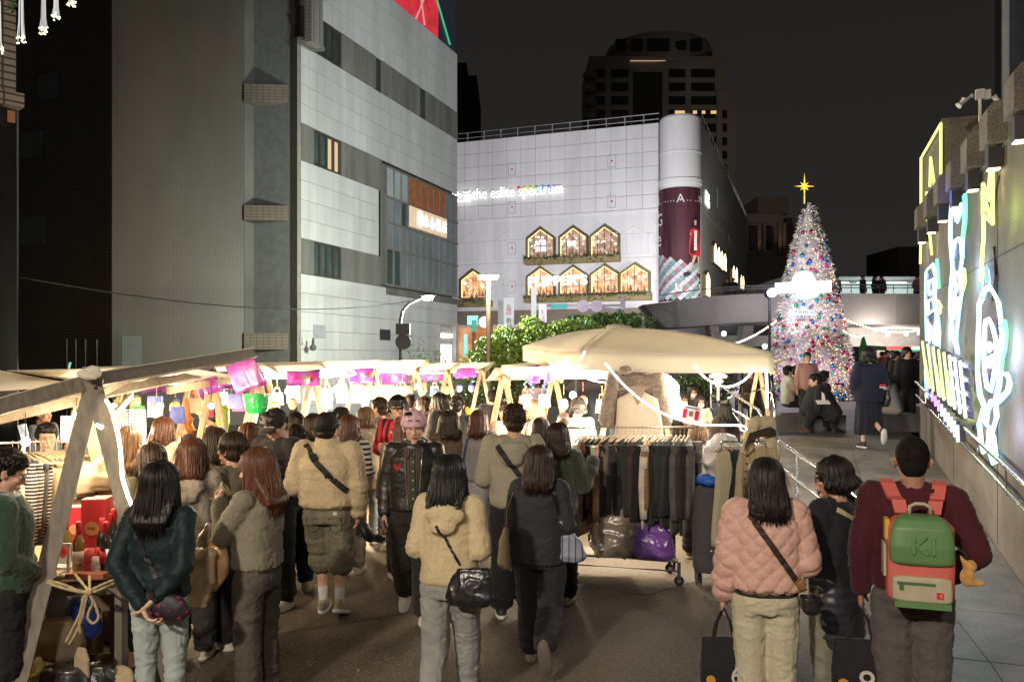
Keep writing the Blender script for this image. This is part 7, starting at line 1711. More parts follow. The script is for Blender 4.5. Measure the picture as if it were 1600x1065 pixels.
def flush_grown():
    run_jobs()
    for j,name,mat,parent,post in GROWQ:
        r=RES[j]; co=r[0].copy()
        if post is not None:co=post(co,r[4])
        co=co-np.array(WL(parent)) if parent is not None else co
        a=Acc(); a.res([co]+r[1:]); link_mesh(name,a.mesh(name,mat if isinstance(mat,list) else [mat]),parent)
    GROWQ.clear()
def wrinkle(a1=.006,a2=.006,s1=12,seed=1):
    def f(co,nr):rid=1-np.abs(vnoise(co,s1*1.3,seed)); return co+nr*(a1*vnoise(co,s1,seed+1)+a2*rid**4)[:,None]
    return f
# 1 floral hip bag with strap (green jacket woman)
st=who('dark green jacket'); t=item('hip_bag','black floral crossbody bag at the hip of the woman in the dark green jacket','bag',st,(.13,-.17,.9))
grown([ell((.12,-.175,.9),(.155,.05,.085),Matrix.Rotation(.25,3,'Y')),ell((.12,-.17,.93),(.14,.045,.05),Matrix.Rotation(.25,3,'Y'))],.008,'pouch',FLOR,t,wrinkle(.004,.003))
p,ns=strap_path(st,(-.13,0,1.42),(.1,0,.95),-1,18,off=.005); strap_mb(p,ns,.028).build('strap',BLACK,t)
# silver band in collar: jacket inner neck tape
# 2 plastic bags + pancake (eating woman)
st=who('olive grey sweatshirt')
PB1=m_plastic('cream_plastic',(0.8,0.62,0.38),0.95,0.22); PB2=m_plastic('orange_plastic',(0.8,0.5,0.25),0.93,0.22)
for i,(ox,col,ln,lb_) in enumerate(((-.08,PB1,.52,'cream plastic carrier bag nearest the camera on the eating woman arm'),(.06,PB2,.42,'shiny orange tinted carrier bag on the far side of the eating woman arm'))):
    q0=Vector((-.19+ox*.9,.32+.03*i,1.18)); t=item('plastic_bag',lb_,'bag',st,q0)
    b_=Vector((0,.12,0)); zt=1.24-.02*i
    grown([cap((q0.x,.18,zt),(q0.x,.25,zt-.16),.02,.05,10,.35),loft([(q0.x,.29,zt-ln,.02,.07),(q0.x,.29,zt-ln+.06,.05,.12),(q0.x,.27,zt-ln+.18,.055,.135),(q0.x,.23,zt-.14,.03,.08)],16)],.008,'bag',col,t,wrinkle(.012,.016,9,i))
    q=MB(); q.tube([(q0.x+.01,.25,zt-.18),(q0.x+.02,.18,zt),(q0.x,.16,zt+.0),(q0.x-.02,.18,zt-.02),(q0.x-.01,.25,zt-.16)],.006,6); q.build('handle',col,t)
    if i:q=MB(); q.slab([(q0.x-.062,.26,.92),(q0.x-.062,.29,.90),(q0.x-.062,.33,.97),(q0.x-.062,.27,1.0)],(.003,0,0)); q.build('print',REDP,t)
t=item('pancake','folded pancake in paper held at the mouth of the auburn haired woman','food',st,(0,.23,1.42)); q=MB()
q.grid(lambda u,v:Vector((.0+.02*math.sin(v*math.pi)*(1 if True else 0)*(math.cos(u*40)*.25+1),.21+.1*v*math.cos(-1.1+1.9*u),1.41+.12*v*math.sin(-1.1+1.9*u))),40,5); q.grid(lambda u,v:Vector((-.0-.02*math.sin(v*math.pi)*(math.cos(u*40)*.25+1),.21+.1*v*math.cos(-1.1+1.9*u),1.41+.12*v*math.sin(-1.1+1.9*u))),40,5); q.build('pancake',M('khaki_wrap',(0.22,0.19,0.12),0.8),t)
# 3 puffer man: crossbody strap and buckle, held cap
st=who('cream puffer jacket and knee'); t=item('crossbody_strap','wide black webbing crossbody strap over the cream puffer jacket','bag',st,(0,-.2,1.2))
p,ns=strap_path(st,(-.17,0,1.46),(.2,0,1.08),-1,18,off=.004); strap_mb(p,ns,.05,th=.006).build('strap',M('webbing',(0.02,0.018,0.016),0.7,0,0.1,30,0.4,200),t)
q=MB(); k=5; sd=(p[k+1]-p[k]).normalized(); x_=sd.cross(ns[k]); q.obox(p[k]+ns[k]*.012,x_*.03,sd*.035,ns[k]*.008); q.build('buckle',BLACK,t); q=MB(); k=11; sd=(p[k+1]-p[k]).normalized(); q.obox(p[k]+ns[k]*.012,sd.cross(ns[k])*.03,sd*.012,ns[k]*.008); q.build('buckle',BLACK,t)
t=item('cap','black baseball cap held upside down in the right hand of the puffer jacket man','cap',st,(.36,.05,.76))
grown([ell((.33,.02,.72),(.05,.085,.095),Matrix.Rotation(-.5,3,'Y'))],.007,'crown',BLACK,t)
q=MB(); q.sheet(lambda u,v:Vector((.35+.1*v+.03*v*v,.02+(u-.5)*.16,.655-.03*v+.03*(2*u-1)**2)),8,4,(0,0,.005)); q.build('visor',BLACK,t,True)
r_=st['root']; q=MB(); bv=bvh_of(st,'bot')
for s_ in (-1,1):
    for (dx,dz) in ((-.05,.84),(.05,.84)):pass
    pk=MB(); pp=[]
    for (x,z) in ((s_*.05,.86),(s_*.145,.86),(s_*.145,.76),(s_*.098,.735),(s_*.05,.76),(s_*.05,.86)):
        h=bv.ray_cast(Vector((x,-.8,z)),Vector((0,1,0)))
        if h[0] is not None:pp.append(h[0]+Vector((0,-.004,0)))
    if len(pp)>3:pk.tube(pp,.004,5); pk.build('pocket_seam',M('seam_dark',(0.05,0.045,0.03),0.9),st['bot_o'])
q=MB(); h=bv.ray_cast(Vector((.1,-.8,.9)),Vector((0,1,0)))
if h[0] is not None:q.box(h[0]+Vector((0,-.005,0)),(.035,.004,.022)); q.build('label_patch',M('label_white',(0.5,0.48,0.42),0.8),st['bot_o'])
# 4 leather jacket man: open front shirt, tie, heart patch, zips
st=who('pink cat ear'); bv=bvh_of(st)
def front(x,z,off=.004):
    h=bv.ray_cast(Vector((x,.9,z)),Vector((0,-1,0))); return (h[0]+Vector((0,off,0))) if h[0] is not None else Vector((x,.17,z))
def patch(st,xs,z0,z1,off,nz=12,wf=None):
    q=MB();
    q.sheet(lambda u,v:front((xs[0]+(xs[1]-xs[0])*u)*(wf(v) if wf else 1),z0+(z1-z0)*v,off),6,nz,(0,.003,0)); return q
patch(st,(-.07,.07),.93,1.42,.003,14,lambda v:.55+.45*v).build('shirt',STRB,st['root'],True)
m_t=m_stripe('green_tie',(0.03,0.045,0.02),(0.05,0.065,0.03),.05,.9,2); q=patch(st,(-.026,.026),.98,1.37,.012,12,lambda v:1-.4*v); q.build('tie',m_t,st['root'],True)
q=MB()
for k in range(5):q.sphere(front(0,1.02+k*.075,.018),(.009,.003,.009),8,5)
q.build('tie_motif',M('tie_silver',(0.3,0.3,0.28),0.5),st['root'])
q=MB()
for s_ in (-1,1):q.slab([front(s_*.012,1.41,.02),front(s_*.07,1.44,.0),front(s_*.085,1.36,.01),front(s_*.05,1.34,.014)],(0,.008,0))
q.build('shirt_collar',STRB,st['root'])
q=MB()
for s_ in (-1,1):q.tube([front(s_*.075*(.55+.45*v),.93+.49*v,.006) for v in [k/12 for k in range(13)]],.005,5)
q.build('zip',M('zip_metal',(0.35,0.33,0.28),0.35,0.9),st['root'])
hp=[(0,-.03),(.032,.005),(.03,.025),(.015,.03),(0,.018),(-.015,.03),(-.03,.025),(-.032,.005)]
q=MB(); q.slab([front(.13+x,1.27+z,.004) for x,z in hp],(0,.003,0)); q.build('heart_patch',M('red_patch',(0.35,0.02,0.02),0.8),st['root'])
# 5 cream hoodie woman: black shoulder bag
st=who('cream hoodie and faded'); t=item('shoulder_bag','slouchy black leather bag at the right hip of the cream hoodie woman','bag',st,(.17,-.17,.93))
grown([loft([(.17,-.19,.80,.12,.03),(.17,-.19,.85,.16,.045),(.18,-.18,.95,.14,.04),(.19,-.17,1.03,.1,.022)],20,2.6)],.008,'bag_body',BLKL,t,wrinkle(.006,.007,16,4))
p,ns=strap_path(st,(-.04,0,1.30),(.1,0,1.04),-1,12,off=.004); strap_mb(p,ns,.018).build('strap',BLKL,t)
# seam on hood
# 6 grey hoodie man sling
st=who('heather grey hoodie'); t=item('sling_strap','black sling strap across the back of the tall grey hoodie man','bag',st,(0,-.2,1.2)); p,ns=strap_path(st,(-.12,0,1.40),(.1,0,1.1),-1,14,off=.004); strap_mb(p,ns,.045).build('strap',M('webbing',(0.02,0.018,0.016),0.7,0,0.1,30,0.4,200),t)
# 7 blazer woman totes
CREAMB=cloth((0.45,0.36,0.22),'cream_tote_cloth',.9)
st=who('charcoal blazer'); t=item('tote_bag','cream canvas tote on the left shoulder of the charcoal blazer woman','bag',st,(-.24,-.02,.9))
grown([loft([(-.25,-.04,.80,.035,.1),(-.265,-.04,.84,.045,.14),(-.26,-.04,1.0,.035,.14),(-.245,-.04,1.1,.02,.12)],16,3)],.009,'bag_body',CREAMB,t,wrinkle(.004,.004))
q=MB()
for y in (-.12,.03):q.ribbon([(-.24,y,1.08),(-.23,(y-.04)*.7-.02,1.25),(-.17,-.03,1.445),(-.15,-.01,1.45)],[.028]*4,[((0,1,0),(-1,0,0))]*3+[((0,1,0),(0,0,1))],.004)
q.build('handle',CREAMB,t)
t=item('tote_bag','glossy black striped bag on the right arm of the charcoal blazer woman','bag',st,(.24,-.03,.95)); BWG=m_stripe('dark_stripe_bag',(0.25,0.27,0.35),(0.012,0.012,0.016),.05,.85,0,.3)
grown([loft([(.24,-.05,.86,.09,.04),(.25,-.05,.9,.12,.055),(.24,-.05,1.02,.08,.04),(.2,-.06,1.12,.03,.02)],16,2.6)],.009,'bag_body',BWG,t,wrinkle(.008,.008))
q=MB(); p,ns=strap_path(st,(.12,0,1.39),(.19,0,1.1),-1,8,off=.006); strap_mb(p,ns,.03).build('handle',BLKL,t)
# 8 pink quilt woman: crossbody strap, small bag, black tote with print; hem rib
st=who('pale pink quilted'); t=item('crossbody_bag','dark brown crossbody bag with tan leather tab over the pink quilted jacket','bag',st,(.2,-.2,.95))
BRWN=M('dark_brown_webbing',(0.035,0.02,0.014),0.6,0,0.1,20,0.3,150); TAN=M('tan_leather',(0.3,0.17,0.06),0.45,0,0.15,10,0.2,60)
p,ns=strap_path(st,(-.11,0,1.40),(.17,0,1.0),-1,18,off=.006); strap_mb(p,ns,.036,th=.005).build('strap',BRWN,t)
p2,n2_=strap_path(st,(.155,0,1.035),(.2,0,.955),-1,6,off=.012); strap_mb(p2,n2_,.048,th=.006).build('strap_tab',TAN,t)
grown([loft([(.23,-.16,.84,.04,.05),(.23,-.16,.87,.055,.06),(.22,-.16,.94,.05,.055)],14,3)],.007,'bag_body',BLKL,t)
q=MB(); q.box((0,0,0),(.001,.001,.001)) if False else None
BLKC=cloth((0.012,0.012,0.013),'black_tote_cloth',.8)
hem=MB();
grown([loft([(0,-.005,.905,.19,.135),(0,-.005,.955,.2,.15)],24)],.012,'hem_band',cloth((0.03,0.025,0.022),'hem_rib'),st['root'])
def tote(st,side,label,W_,H_,marks,zdrop=0.0,ang=0.0):
    S,E,Wv=st['arms'][side]; hx,hy,hz=Wv.x,Wv.y-.0,Wv.z-.1-zdrop; t=item('tote_bag',label,'bag',st,(hx,hy,hz-.5))
    y0=hy; q=MB();
    grown([loft([(hx,y0,hz-.17-H_,W_*.82,.05),(hx,y0,hz-.17-H_+.05,W_,.07),(hx,y0,hz-.17-H_*.4,W_*.97,.055),(hx,y0,hz-.17,W_*.9,.02)],20,3.2)],.009,'bag_body',BLKC,t,wrinkle(.004,.005,10,3))
    for dy in (-.012,.012):q.ribbon([(hx-W_*.45,y0+dy,hz-.2),(hx-W_*.3,y0+dy,hz-.08),(hx,y0+dy,hz+.01),(hx+W_*.3,y0+dy,hz-.08),(hx+W_*.45,y0+dy,hz-.2)],[.024]*5,[((1,0,.3),(0,-1,0)),((1,0,.5),(0,-1,0)),((0,0,1),(0,-1,0)),((1,0,-.5),(0,-1,0)),((1,0,-.3),(0,-1,0))],.004)
    q.build('handle',BLKC,t)
    for (kind,x,z,h,c) in marks:
        if kind=='dot':
            m=MB(); m.tube([(hx+x,y0-.078,hz-.17-z),(hx+x,y0-.083,hz-.17-z)],h,14); m.build('print',M('print_orange',c,.7),t)
        else:
            w=to_world(st,(hx+x,y0-.08,hz-.17-z)); o=text_mesh(kind,M('print_white',c,.7),(hx+x,y0-.083,hz-.17-z),(1,0,0),height=h,ext=.004,name='print',parent=t,center=True,updir=(math.sin(ang),0,math.cos(ang)))
    return t
tote(st,-1,'black tote with an orange dot and white number hanging from the pink jacket woman hand',.145,.34,[('dot',-.085,.24,.028,(0.5,0.24,0.04)),('6',.07,.2,.11,(0.5,0.48,0.42)),('S1',-.07,.31,.05,(0.5,0.48,0.42))],0)
st=who('maroon sweater'); tote(st,-1,'black tote with white figures hanging from the backpack man hand',.15,.36,[('dot',-.09,.22,.028,(0.5,0.24,0.04)),('86',.07,.2,.13,(0.5,0.48,0.42)),('St',-.08,.31,.06,(0.5,0.48,0.42))],0)
# 9 glasses woman: shoulder strap, phone, tied vest
st=who('glasses and bobbed'); t=item('shoulder_strap','cream bag strap across the back of the woman in black with glasses','bag',st,(0,-.18,1.3)); p,ns=strap_path(st,(-.1,0,1.40),(.2,0,1.2),-1,14,off=.005); strap_mb(p,ns,.034).build('strap',CREAMB,t)
PUFG=M('dark_puffer',(0.03,0.032,0.04),.4,0,.2,8,.1,40)
def ringpost(co,nr):z=co[:,2]; return co+nr*(.012*(np.abs(np.sin(z*math.pi/.06))**.5-.6)+.006*vnoise(co,14,2))[:,None]
grown([loft([(.02,-.04,.42,.12,.1),(.02,-.03,.55,.19,.14),(.0,-.02,.8,.2,.15),(0,0,1.0,.175,.13)],20)],.012,'tied_vest',PUFG,st['root'],ringpost)
t=item('phone','dark phone on a lanyard held up by the woman with glasses','phone',st,(-.1,.3,1.25)); q=MB(); q.obox((-.09,.3,1.26),(.036,.0,.0),(0,.02,.07),(0,.004,-.001)); q.build('phone_case',BLACK,t)
q=MB(); q.tube([(.14,-.19,1.13),(.17,-.2,1.03),(.2,-.19,.95)],.007,6); single_=q.build('red_lanyard',M('red_cord',(0.4,0.02,0.02),.6),item('lanyard','thin red and white cord hanging on the back of the woman with glasses','cord',st,(.17,-.19,1.0)))
# 10 backpack
st=who('maroon sweater'); t=item('backpack','hard shell green and coral backpack worn by the man in the maroon sweater','backpack',st,(0,-.3,1.1))
GRN=M('sage_green_shell',(0.1,0.2,0.075),.45,0,.06,8,.08,80); CORAL=M('coral_fabric',(0.52,0.11,0.09),.7,0,.08,10,.3,200); BEI=M('beige_fabric',(0.4,0.35,0.24),.8,0,.08,10,.3,200); YEL=M('yellow_fabric',(0.6,0.36,0.04),.7)
bx=lambda c,hx,hy,hz,pw=4.5:loft([(c[0],c[1],c[2]-hz,hx*.8,hy*.8),(c[0],c[1],c[2]-hz*.85,hx*.98,hy),(c[0],c[1],c[2],hx,hy),(c[0],c[1],c[2]+hz*.82,hx*.97,hy),(c[0],c[1],c[2]+hz,hx*.72,hy*.75)],28,pw)
cy_=-.235
grown([bx((0,cy_,1.12),.155,.075,.21)],.007,'body',CORAL,t,wrinkle(.0015,.001),3)
grown([loft([(0,cy_-.055,1.11,.12,.035),(0,cy_-.06,1.125,.142,.045),(0,cy_-.062,1.2,.146,.05),(0,cy_-.055,1.29,.136,.045),(0,cy_-.035,1.33,.11,.04),(0,cy_,1.345,.08,.04)],30,4)],.006,'shell_lid',GRN,t,None,3)
grown([bx((0,cy_-.07,.995),.135,.028,.062)],.006,'front_pocket',BEI,t,wrinkle(.001,.001))
q=MB(); q.box((0,cy_-.035,.921),(.25,.13,.03)); q.build('base_panel',GRN,t)
q=MB(); q.box((-.03,cy_-.101,1.025),(.17,.006,.012)); q.box((-.095,cy_-.105,1.01),(.018,.006,.035)); q.build('zip',M('zip_green',(0.05,0.13,0.05),.5),t)
q=MB(); q.box((.075,cy_-.101,.975),(.03,.004,.03)); lo_=q.build('logo_patch',REDP,t); q=MB(); q.slab([(.082,cy_-.104,.985),(.07,cy_-.104,.975),(.082,cy_-.104,.965),(.087,cy_-.104,.965),(.077,cy_-.104,.975),(.087,cy_-.104,.985)],(0,-.002,0)); q.build('logo',YEL,lo_)
GRL=M('embossed_green',(0.12,0.235,0.09),.4,0,.05,8,0)
text_mesh('KI',GRL,(0,cy_-.117,1.215),(1,0,0),height=.085,width=.1,ext=.008,name='embossed_letters',parent=t,center=True)
q=MB(); q.tube([(-.05,cy_+.0,1.34),(-.045,cy_-.01,1.385),(-.02,cy_-.015,1.4),(.02,cy_-.015,1.4),(.045,cy_-.01,1.385),(.05,cy_+.0,1.34)],.009,8); q.build('handle',BEI,t,True)
bv=bvh_of(st)
for s_ in (-1,1):
    pts=[];
    for (x,yy,z) in ((.075,-.17,1.33),(.085,-.15,1.39),(.1,-.1,1.435),(.12,-.05,1.45),(.125,0,1.45),(.125,.06,1.42)):
        h=bv.ray_cast(Vector((s_*x,yy,1.9)),Vector((0,0,-1))); zz=z
        if h[0] is not None:zz=max(z-.08,h[0].z+.006)
        pts.append(Vector((s_*x,yy,zz)))
    q=MB(); q.ribbon(pts,[.06,.066,.068,.066,.06,.055],[((1,0,0),(0,-.7,.7)),((1,0,0),(0,-.7,.7)),((1,0,0),(0,-.4,.9)),((1,0,0),(0,0,1)),((1,0,0),(0,0,1)),((1,0,0),(0,.4,.9))],.016); q.build('shoulder_strap',CORAL,t)
q=MB(); q.box((-.162,cy_+.0,1.12),(.012,.09,.16)); q.build('side_pocket',BEI,t); q=MB(); q.box((-.15,cy_,1.27),(.02,.08,.1)); q.build('side_panel',YEL,t)
t=item('plush_toy','small orange plush toy hanging from the right side of the backpack','toy',st,(.2,-.25,1.08)); PLU=M('orange_plush',(0.5,0.26,0.06),.95,0,.2,30,1,150,.004,sheen=.4)
grown([ell((.205,-.27,1.06),(.035,.035,.045)),ell((.215,-.27,1.115),(.032,.03,.03)),cap((.23,-.28,1.04),(.265,-.29,1.04),.02,.012),cap((.19,-.27,1.13),(.175,-.27,1.16),.012,.006)],.006,'plush_body',PLU,t)
q=MB(); q.tube([(.16,-.26,1.2),(.185,-.27,1.18),(.205,-.27,1.14)],.005,6); q.build('clip_cord',BLACK,t)
# 11 small extras
st=who('fuzzy olive sweater'); S,E,Wv=st['arms'][1]; t=item('paper_cup','pale green paper cup raised by the woman in the fuzzy sweater','cup',st,Wv+Vector((.02,.03,.06))); q=MB(); c=Wv+Vector((.0,.05,.02)); q.lathe([(.03,0),(.038,.1),(.041,.1),(.041,.108),(.03,.108)],c,16); q.build('cup',M('paper_cup',(0.42,0.44,0.35),.6),t)
st=who('striped football shirt'); bv=bvh_of(st); w=front(0,1.2,.012) if False else None
h=bv.ray_cast(Vector((0,.9,1.19)),Vector((0,-1,0)))
text_mesh('bwin',M('shirt_white',(0.65,0.65,0.65),.7),h[0]+Vector((0,.014,0)),(-1,0,0),height=.055,width=.16,ext=.006,name='shirt_lettering',parent=st['root'],center=True)
h=bv.ray_cast(Vector((0,.9,1.32)),Vector((0,-1,0))); q=MB(); q.slab([h[0]+Vector((-.018,.006,0)),h[0]+Vector((.018,.006,0)),h[0]+Vector((0,.006,.024))],(0,.003,0)); q.build('shirt_emblem',M('shirt_white',(0.65,0.65,0.65),.7),st['root'])
st=who('black cap and loose black'); Hm=st['Hm']; c=Hm @ Vector((0,.118,.085)); r_=st['root']
o=text_mesh('NY',M('cap_thread',(0.5,0.45,0.35),.8),(0,0,0),(-1,0,0),height=.035,ext=.003,name='cap_emblem',parent=None,center=True); o.parent=st['hat_o']; o.matrix_basis=Matrix.Translation(c) @ Hm.to_quaternion().to_matrix().to_4x4();
st=who('brown padded vest')
for sd in (-1,1):
    S,E,Wv=st['arms'][sd]; q=MB(); a=Acc(); pv,pf=cap(S,E,.062,.05); q.add(pv,pf); pv,pf=cap(E,Wv,.052,.036); q.add(pv,pf); q.build('sleeve',cloth((0.5,0.43,0.33),'cream_sleeve'),st['root'],True)
st=who('grey sweater with a blue'); t=item('shoulder_bag','dark blue shoulder bag of the woman in the grey sweater','bag',st,(-.2,-.1,1.0)); grown([loft([(-.2,-.06,.82,.04,.12),(-.21,-.06,.95,.05,.14),(-.19,-.05,1.1,.03,.1)],14)],.014,'bag_body',M('navy_bag',(0.03,0.05,0.1),.6),t,wrinkle())
q=MB(); p,ns=strap_path(st,(-.12,0,1.40),(-.18,0,1.1),-1,6); strap_mb(p,ns,.03).build('strap',M('navy_bag',(0.03,0.05,0.1),.6),t)
st=who('shiny dark puffer'); S,E,Wv=st['arms'][-1]; t=item('paper_bag','cream square bag hanging from the puffer coat man hand','bag',st,Wv-Vector((0,0,.4))); q=MB(); c=Wv-Vector((0,0,.28)); q.box(c,(.06,.2,.26)); q.build('bag_body',CREAMB,t); q=MB(); q.tube([c+Vector((0,-.05,.13)),c+Vector((0,-.03,.2)),c+Vector((0,.03,.2)),c+Vector((0,.05,.13))],.006,5); q.build('handle',CREAMB,t)
st=who('tan backpack'); t=item('backpack','tan backpack on the woman in the striped top','backpack',st,(0,-.2,1.1)); grown([loft([(.03,-.2,.9,.12,.05),(.03,-.21,.95,.15,.08),(.03,-.2,1.15,.14,.07),(.02,-.18,1.28,.09,.04)],18)],.014,'body',M('tan_canvas',(0.25,0.19,0.11),.8),t,wrinkle(.008,.008))
st=who('long navy coat'); t=item('shoulder_bag','black bag with a small red and white charm on the navy coat woman','bag',st,(.2,-.05,.9)); grown([loft([(.24,-.1,.72,.05,.08),(.26,-.1,.85,.06,.12),(.25,-.1,1.0,.03,.08)],14)],.014,'bag_body',BLKL,t,wrinkle())
q=MB(); q.box((.13,-.235,1.08),(.1,.03,.05)); q.build('charm',M('charm_red',(0.45,0.03,0.05),.6),t); q=MB(); q.box((.13,-.238,1.05),(.1,.03,.02)); q.build('charm',M('charm_white',(0.6,0.6,0.6),.6),t)
q=MB(); p,ns=strap_path(st,(.11,0,1.4),(.17,0,1.05),-1,6); strap_mb(p,ns,.02).build('strap',BLKL,t)
st=who('wide beige trousers'); t=item('tote_bag','white fluffy bag on the lap of the seated woman in beige trousers','bag',st,(.1,.1,.55)); grown([loft([(.15,.2,.5,.1,.08),(.15,.2,.62,.13,.1),(.15,.2,.75,.08,.06)],14)],.014,'bag_body',M('white_bag',(0.55,0.52,0.47),.8),t,wrinkle())
t=thing('paper_booklet','green edged booklet shared by the two men in dark suits','book',P(1287,628,14.95)); q=MB(); c=P(1286,628,14.9); q.obox(c,RIGHT*.12,FWD*.05+UP*.03,UP*.004); q.build('pages',WHPAINT,t); q=MB(); q.slab([P(1284,628,14.95),P(1290,626,14.95),P(1288,615,14.95),P(1284,612,14.95)],FWD*.004); q.build('sheet',WHPAINT,t)
flush_grown()
# ================================================================ MARKET STALLS
WARMC=(1.0,0.76,0.48)
def aframe(t,apex,fl,fr,w=0.095,th=0.04,mat=None,name='leg'):
    for f in (fl,fr):
        q=MB(); d=(Vector(f)-Vector(apex)); q.bar(Vector(apex)-d*0.02,f,w,th,side=(Vector(fr)-Vector(fl))); q.build(name,mat or WOOD,t)
def rafter(t,a,b,w=0.09,th=0.04):q=MB(); q.bar(a,b,th,w,side=FWD); q.build('rafter',WOODG,t)
# ---- near left stall
ap=P(146,600,5.1); st_=thing('market_stall','nearest wooden trestle stall with weathered timber legs and cream roof cloth','market stall',G(120,5.1))
aframe(st_,ap,P(2,1166,4.58),P(282,1122,4.95),0.1,0.045,WOODG)
ap2=P(128,618,6.6); aframe(st_,ap2,G(70,6.5),G(212,6.7),0.085,0.04,WOOD)
A_,B_,C_,D_=P(152,594,5.15),P(396,552,7.5),P(335,578,8.6),P(150,616,6.6)
Lf,Lb=P(-60,652,4.5),P(-70,668,5.6)
rafter(st_,A_,B_); rafter(st_,D_,C_); rafter(st_,A_,Lf); rafter(st_,P(130,622,6.5),Lb);
q=MB(); q.bar(A_-UP*.02,D_,.05,.07); q.bar(P(146,596,5.1),P(128,618,6.6),.05,.07); q.build('ridge_beam',WOOD,st_)
for (a,b) in ((P(100,612,5.1),P(143,616,5.3)),(P(215,583,5.8),P(160,612,5.3)),(P(205,618,7),P(175,650,6.6))):q=MB(); q.bar(a,b,.03,.05); q.build('brace',WOOD,st_)
def quadsheet(a,b,c,d,sag,up,nu=14,nv=6,th=.006):
    def f(u,v):p=a.lerp(b,u).lerp(d.lerp(c,u),v); return p+UP*(up-sag*math.sin(math.pi*u)*math.sin(math.pi*v)-.012*math.sin(u*22+v*3)*math.sin(math.pi*v))
    q=MB(); q.sheet(f,nu,nv,UP*th); return q
quadsheet(A_,B_,C_,D_,.05,.05).build('roof_cloth',CANV,st_,True); quadsheet(Lf,A_,P(130,622,6.5),Lb,.05,.05).build('roof_cloth',CANV,st_,True)
q=MB(); b=P(137,583,5.05);
grown([ell(P(133,584,5.05),(.05,.04,.03)),ell(P(146,580,5.07),(.045,.04,.035)),ell(P(140,588,5.0),(.05,.03,.02))],.006,'tied_cloth_knot',CANV,st_,wrinkle(.006,.008,30));
q=MB(); q.tube([P(150,606,5.03),P(150,606,5.0)],.012,8); q.build('bolt',DKMET,st_)
# purple banners clipped to the roof edges
def banner(c,wv,hv,label,crumple=.02,seed=0,shape=True):
    """c top-left corner, wv width vector, hv down vector"""
    t=thing('banner',label,'banner',c,'purple market banners'); c,wv,hv=Vector(c),Vector(wv),Vector(hv); n=wv.cross(hv).normalized()
    if n.dot(FWD)>0:n=-n
    f=lambda u,v,o=0:c+wv*u+hv*v+n*(crumple*(math.sin(u*9+seed)*.6+math.sin(u*23+v*7+seed*2)*.25)*v+o)
    q=MB(); q.sheet(lambda u,v:f(u,v),16,6,n*.003); q.build('cloth',PURP,t,True)
    if shape:
        q=MB(); q.sheet(lambda u,v:f(u*.99+.005,v*.14,.005),12,1,n*.001); q.sheet(lambda u,v:f(u*.42,.85+v*.14,.005),8,1,n*.001); q.build('dark_strip',PURPD,t)
        for (cu,cv,r) in ((.28,.5,.13),(.78,.42,.15)):
            q=MB(); pts=[f(cu+(r*(1 if k % 2==0 else .38))*math.cos(k*math.pi/5+.3)*hv.length/wv.length*1.6,cv+(r*1.6*(1 if k % 2==0 else .38))*math.sin(k*math.pi/5+.3),.0075) for k in range(10)]; cc_=f(cu,cv,.0085)
            q.add(pts+[cc_],[(k,(k+1) % 10,10) for k in range(10)]); q.build('printed_star',REDP,t)
        q=MB(); pts=[f(.55+.1*(1+.25*math.sin(k*2.3))*math.cos(k*math.pi/7),.52+.28*(1+.2*math.cos(k*1.9))*math.sin(k*math.pi/7),.007) for k in range(14)]; cc_=f(.55,.52,.008); q.add(pts+[cc_],[(k,(k+1) % 14,14) for k in range(14)]); q.build('printed_shape',GREYP,t)
        text_mesh('小城夜市 3 月',M('print_pale',(0.5,0.4,0.55),.6),f(.02,.95,.009),wv,height=hv.length*.08,ext=0.001,updir=-hv.normalized(),name='printed_text',parent=t)
    return t
def pb(xa,ya,xb,yb,xc,yc,d,d2,label,**k):a=P(xa,ya,d); return banner(a,P(xb,yb,d2)-a,P(xc,yc,d)-a,label,**k)
pb(352,572,396,556,372,614,7.9,7.5,'large pale purple banner hanging from the tip of the nearest roof',seed=1,crumple=.03,shape=False)
pb(303,588,332,576,312,622,8.6,8.3,'crumpled grey purple banner second from the nearest roof tip',seed=3,crumple=.04,shape=False)
pb(218,596,300,590,220,615,9.0,9.0,'wide purple banner with grey blob below the nearest roof',seed=2)
pb(336,581,378,578,343,609,9.4,9.4,'purple banner with red star between the two hanging cloths',seed=5)
pb(448,578,500,577,448,603,10.5,10.6,'purple banner with stars above the black cap man',seed=6)
pb(540,576,582,574,546,599,11.5,11.6,'bright pink purple banner over the brightest stall',seed=7)
pb(593,581,633,579,597,601,12.6,12.6,'glossy purple banner below the small round bush',seed=8)
pb(655,577,697,575,660,596,14,14,'purple banner left of the lit shop front',seed=9)
pb(705,577,740,573,712,592,15,15,'small tilted purple banner at the far end of the row',seed=10,shape=False)
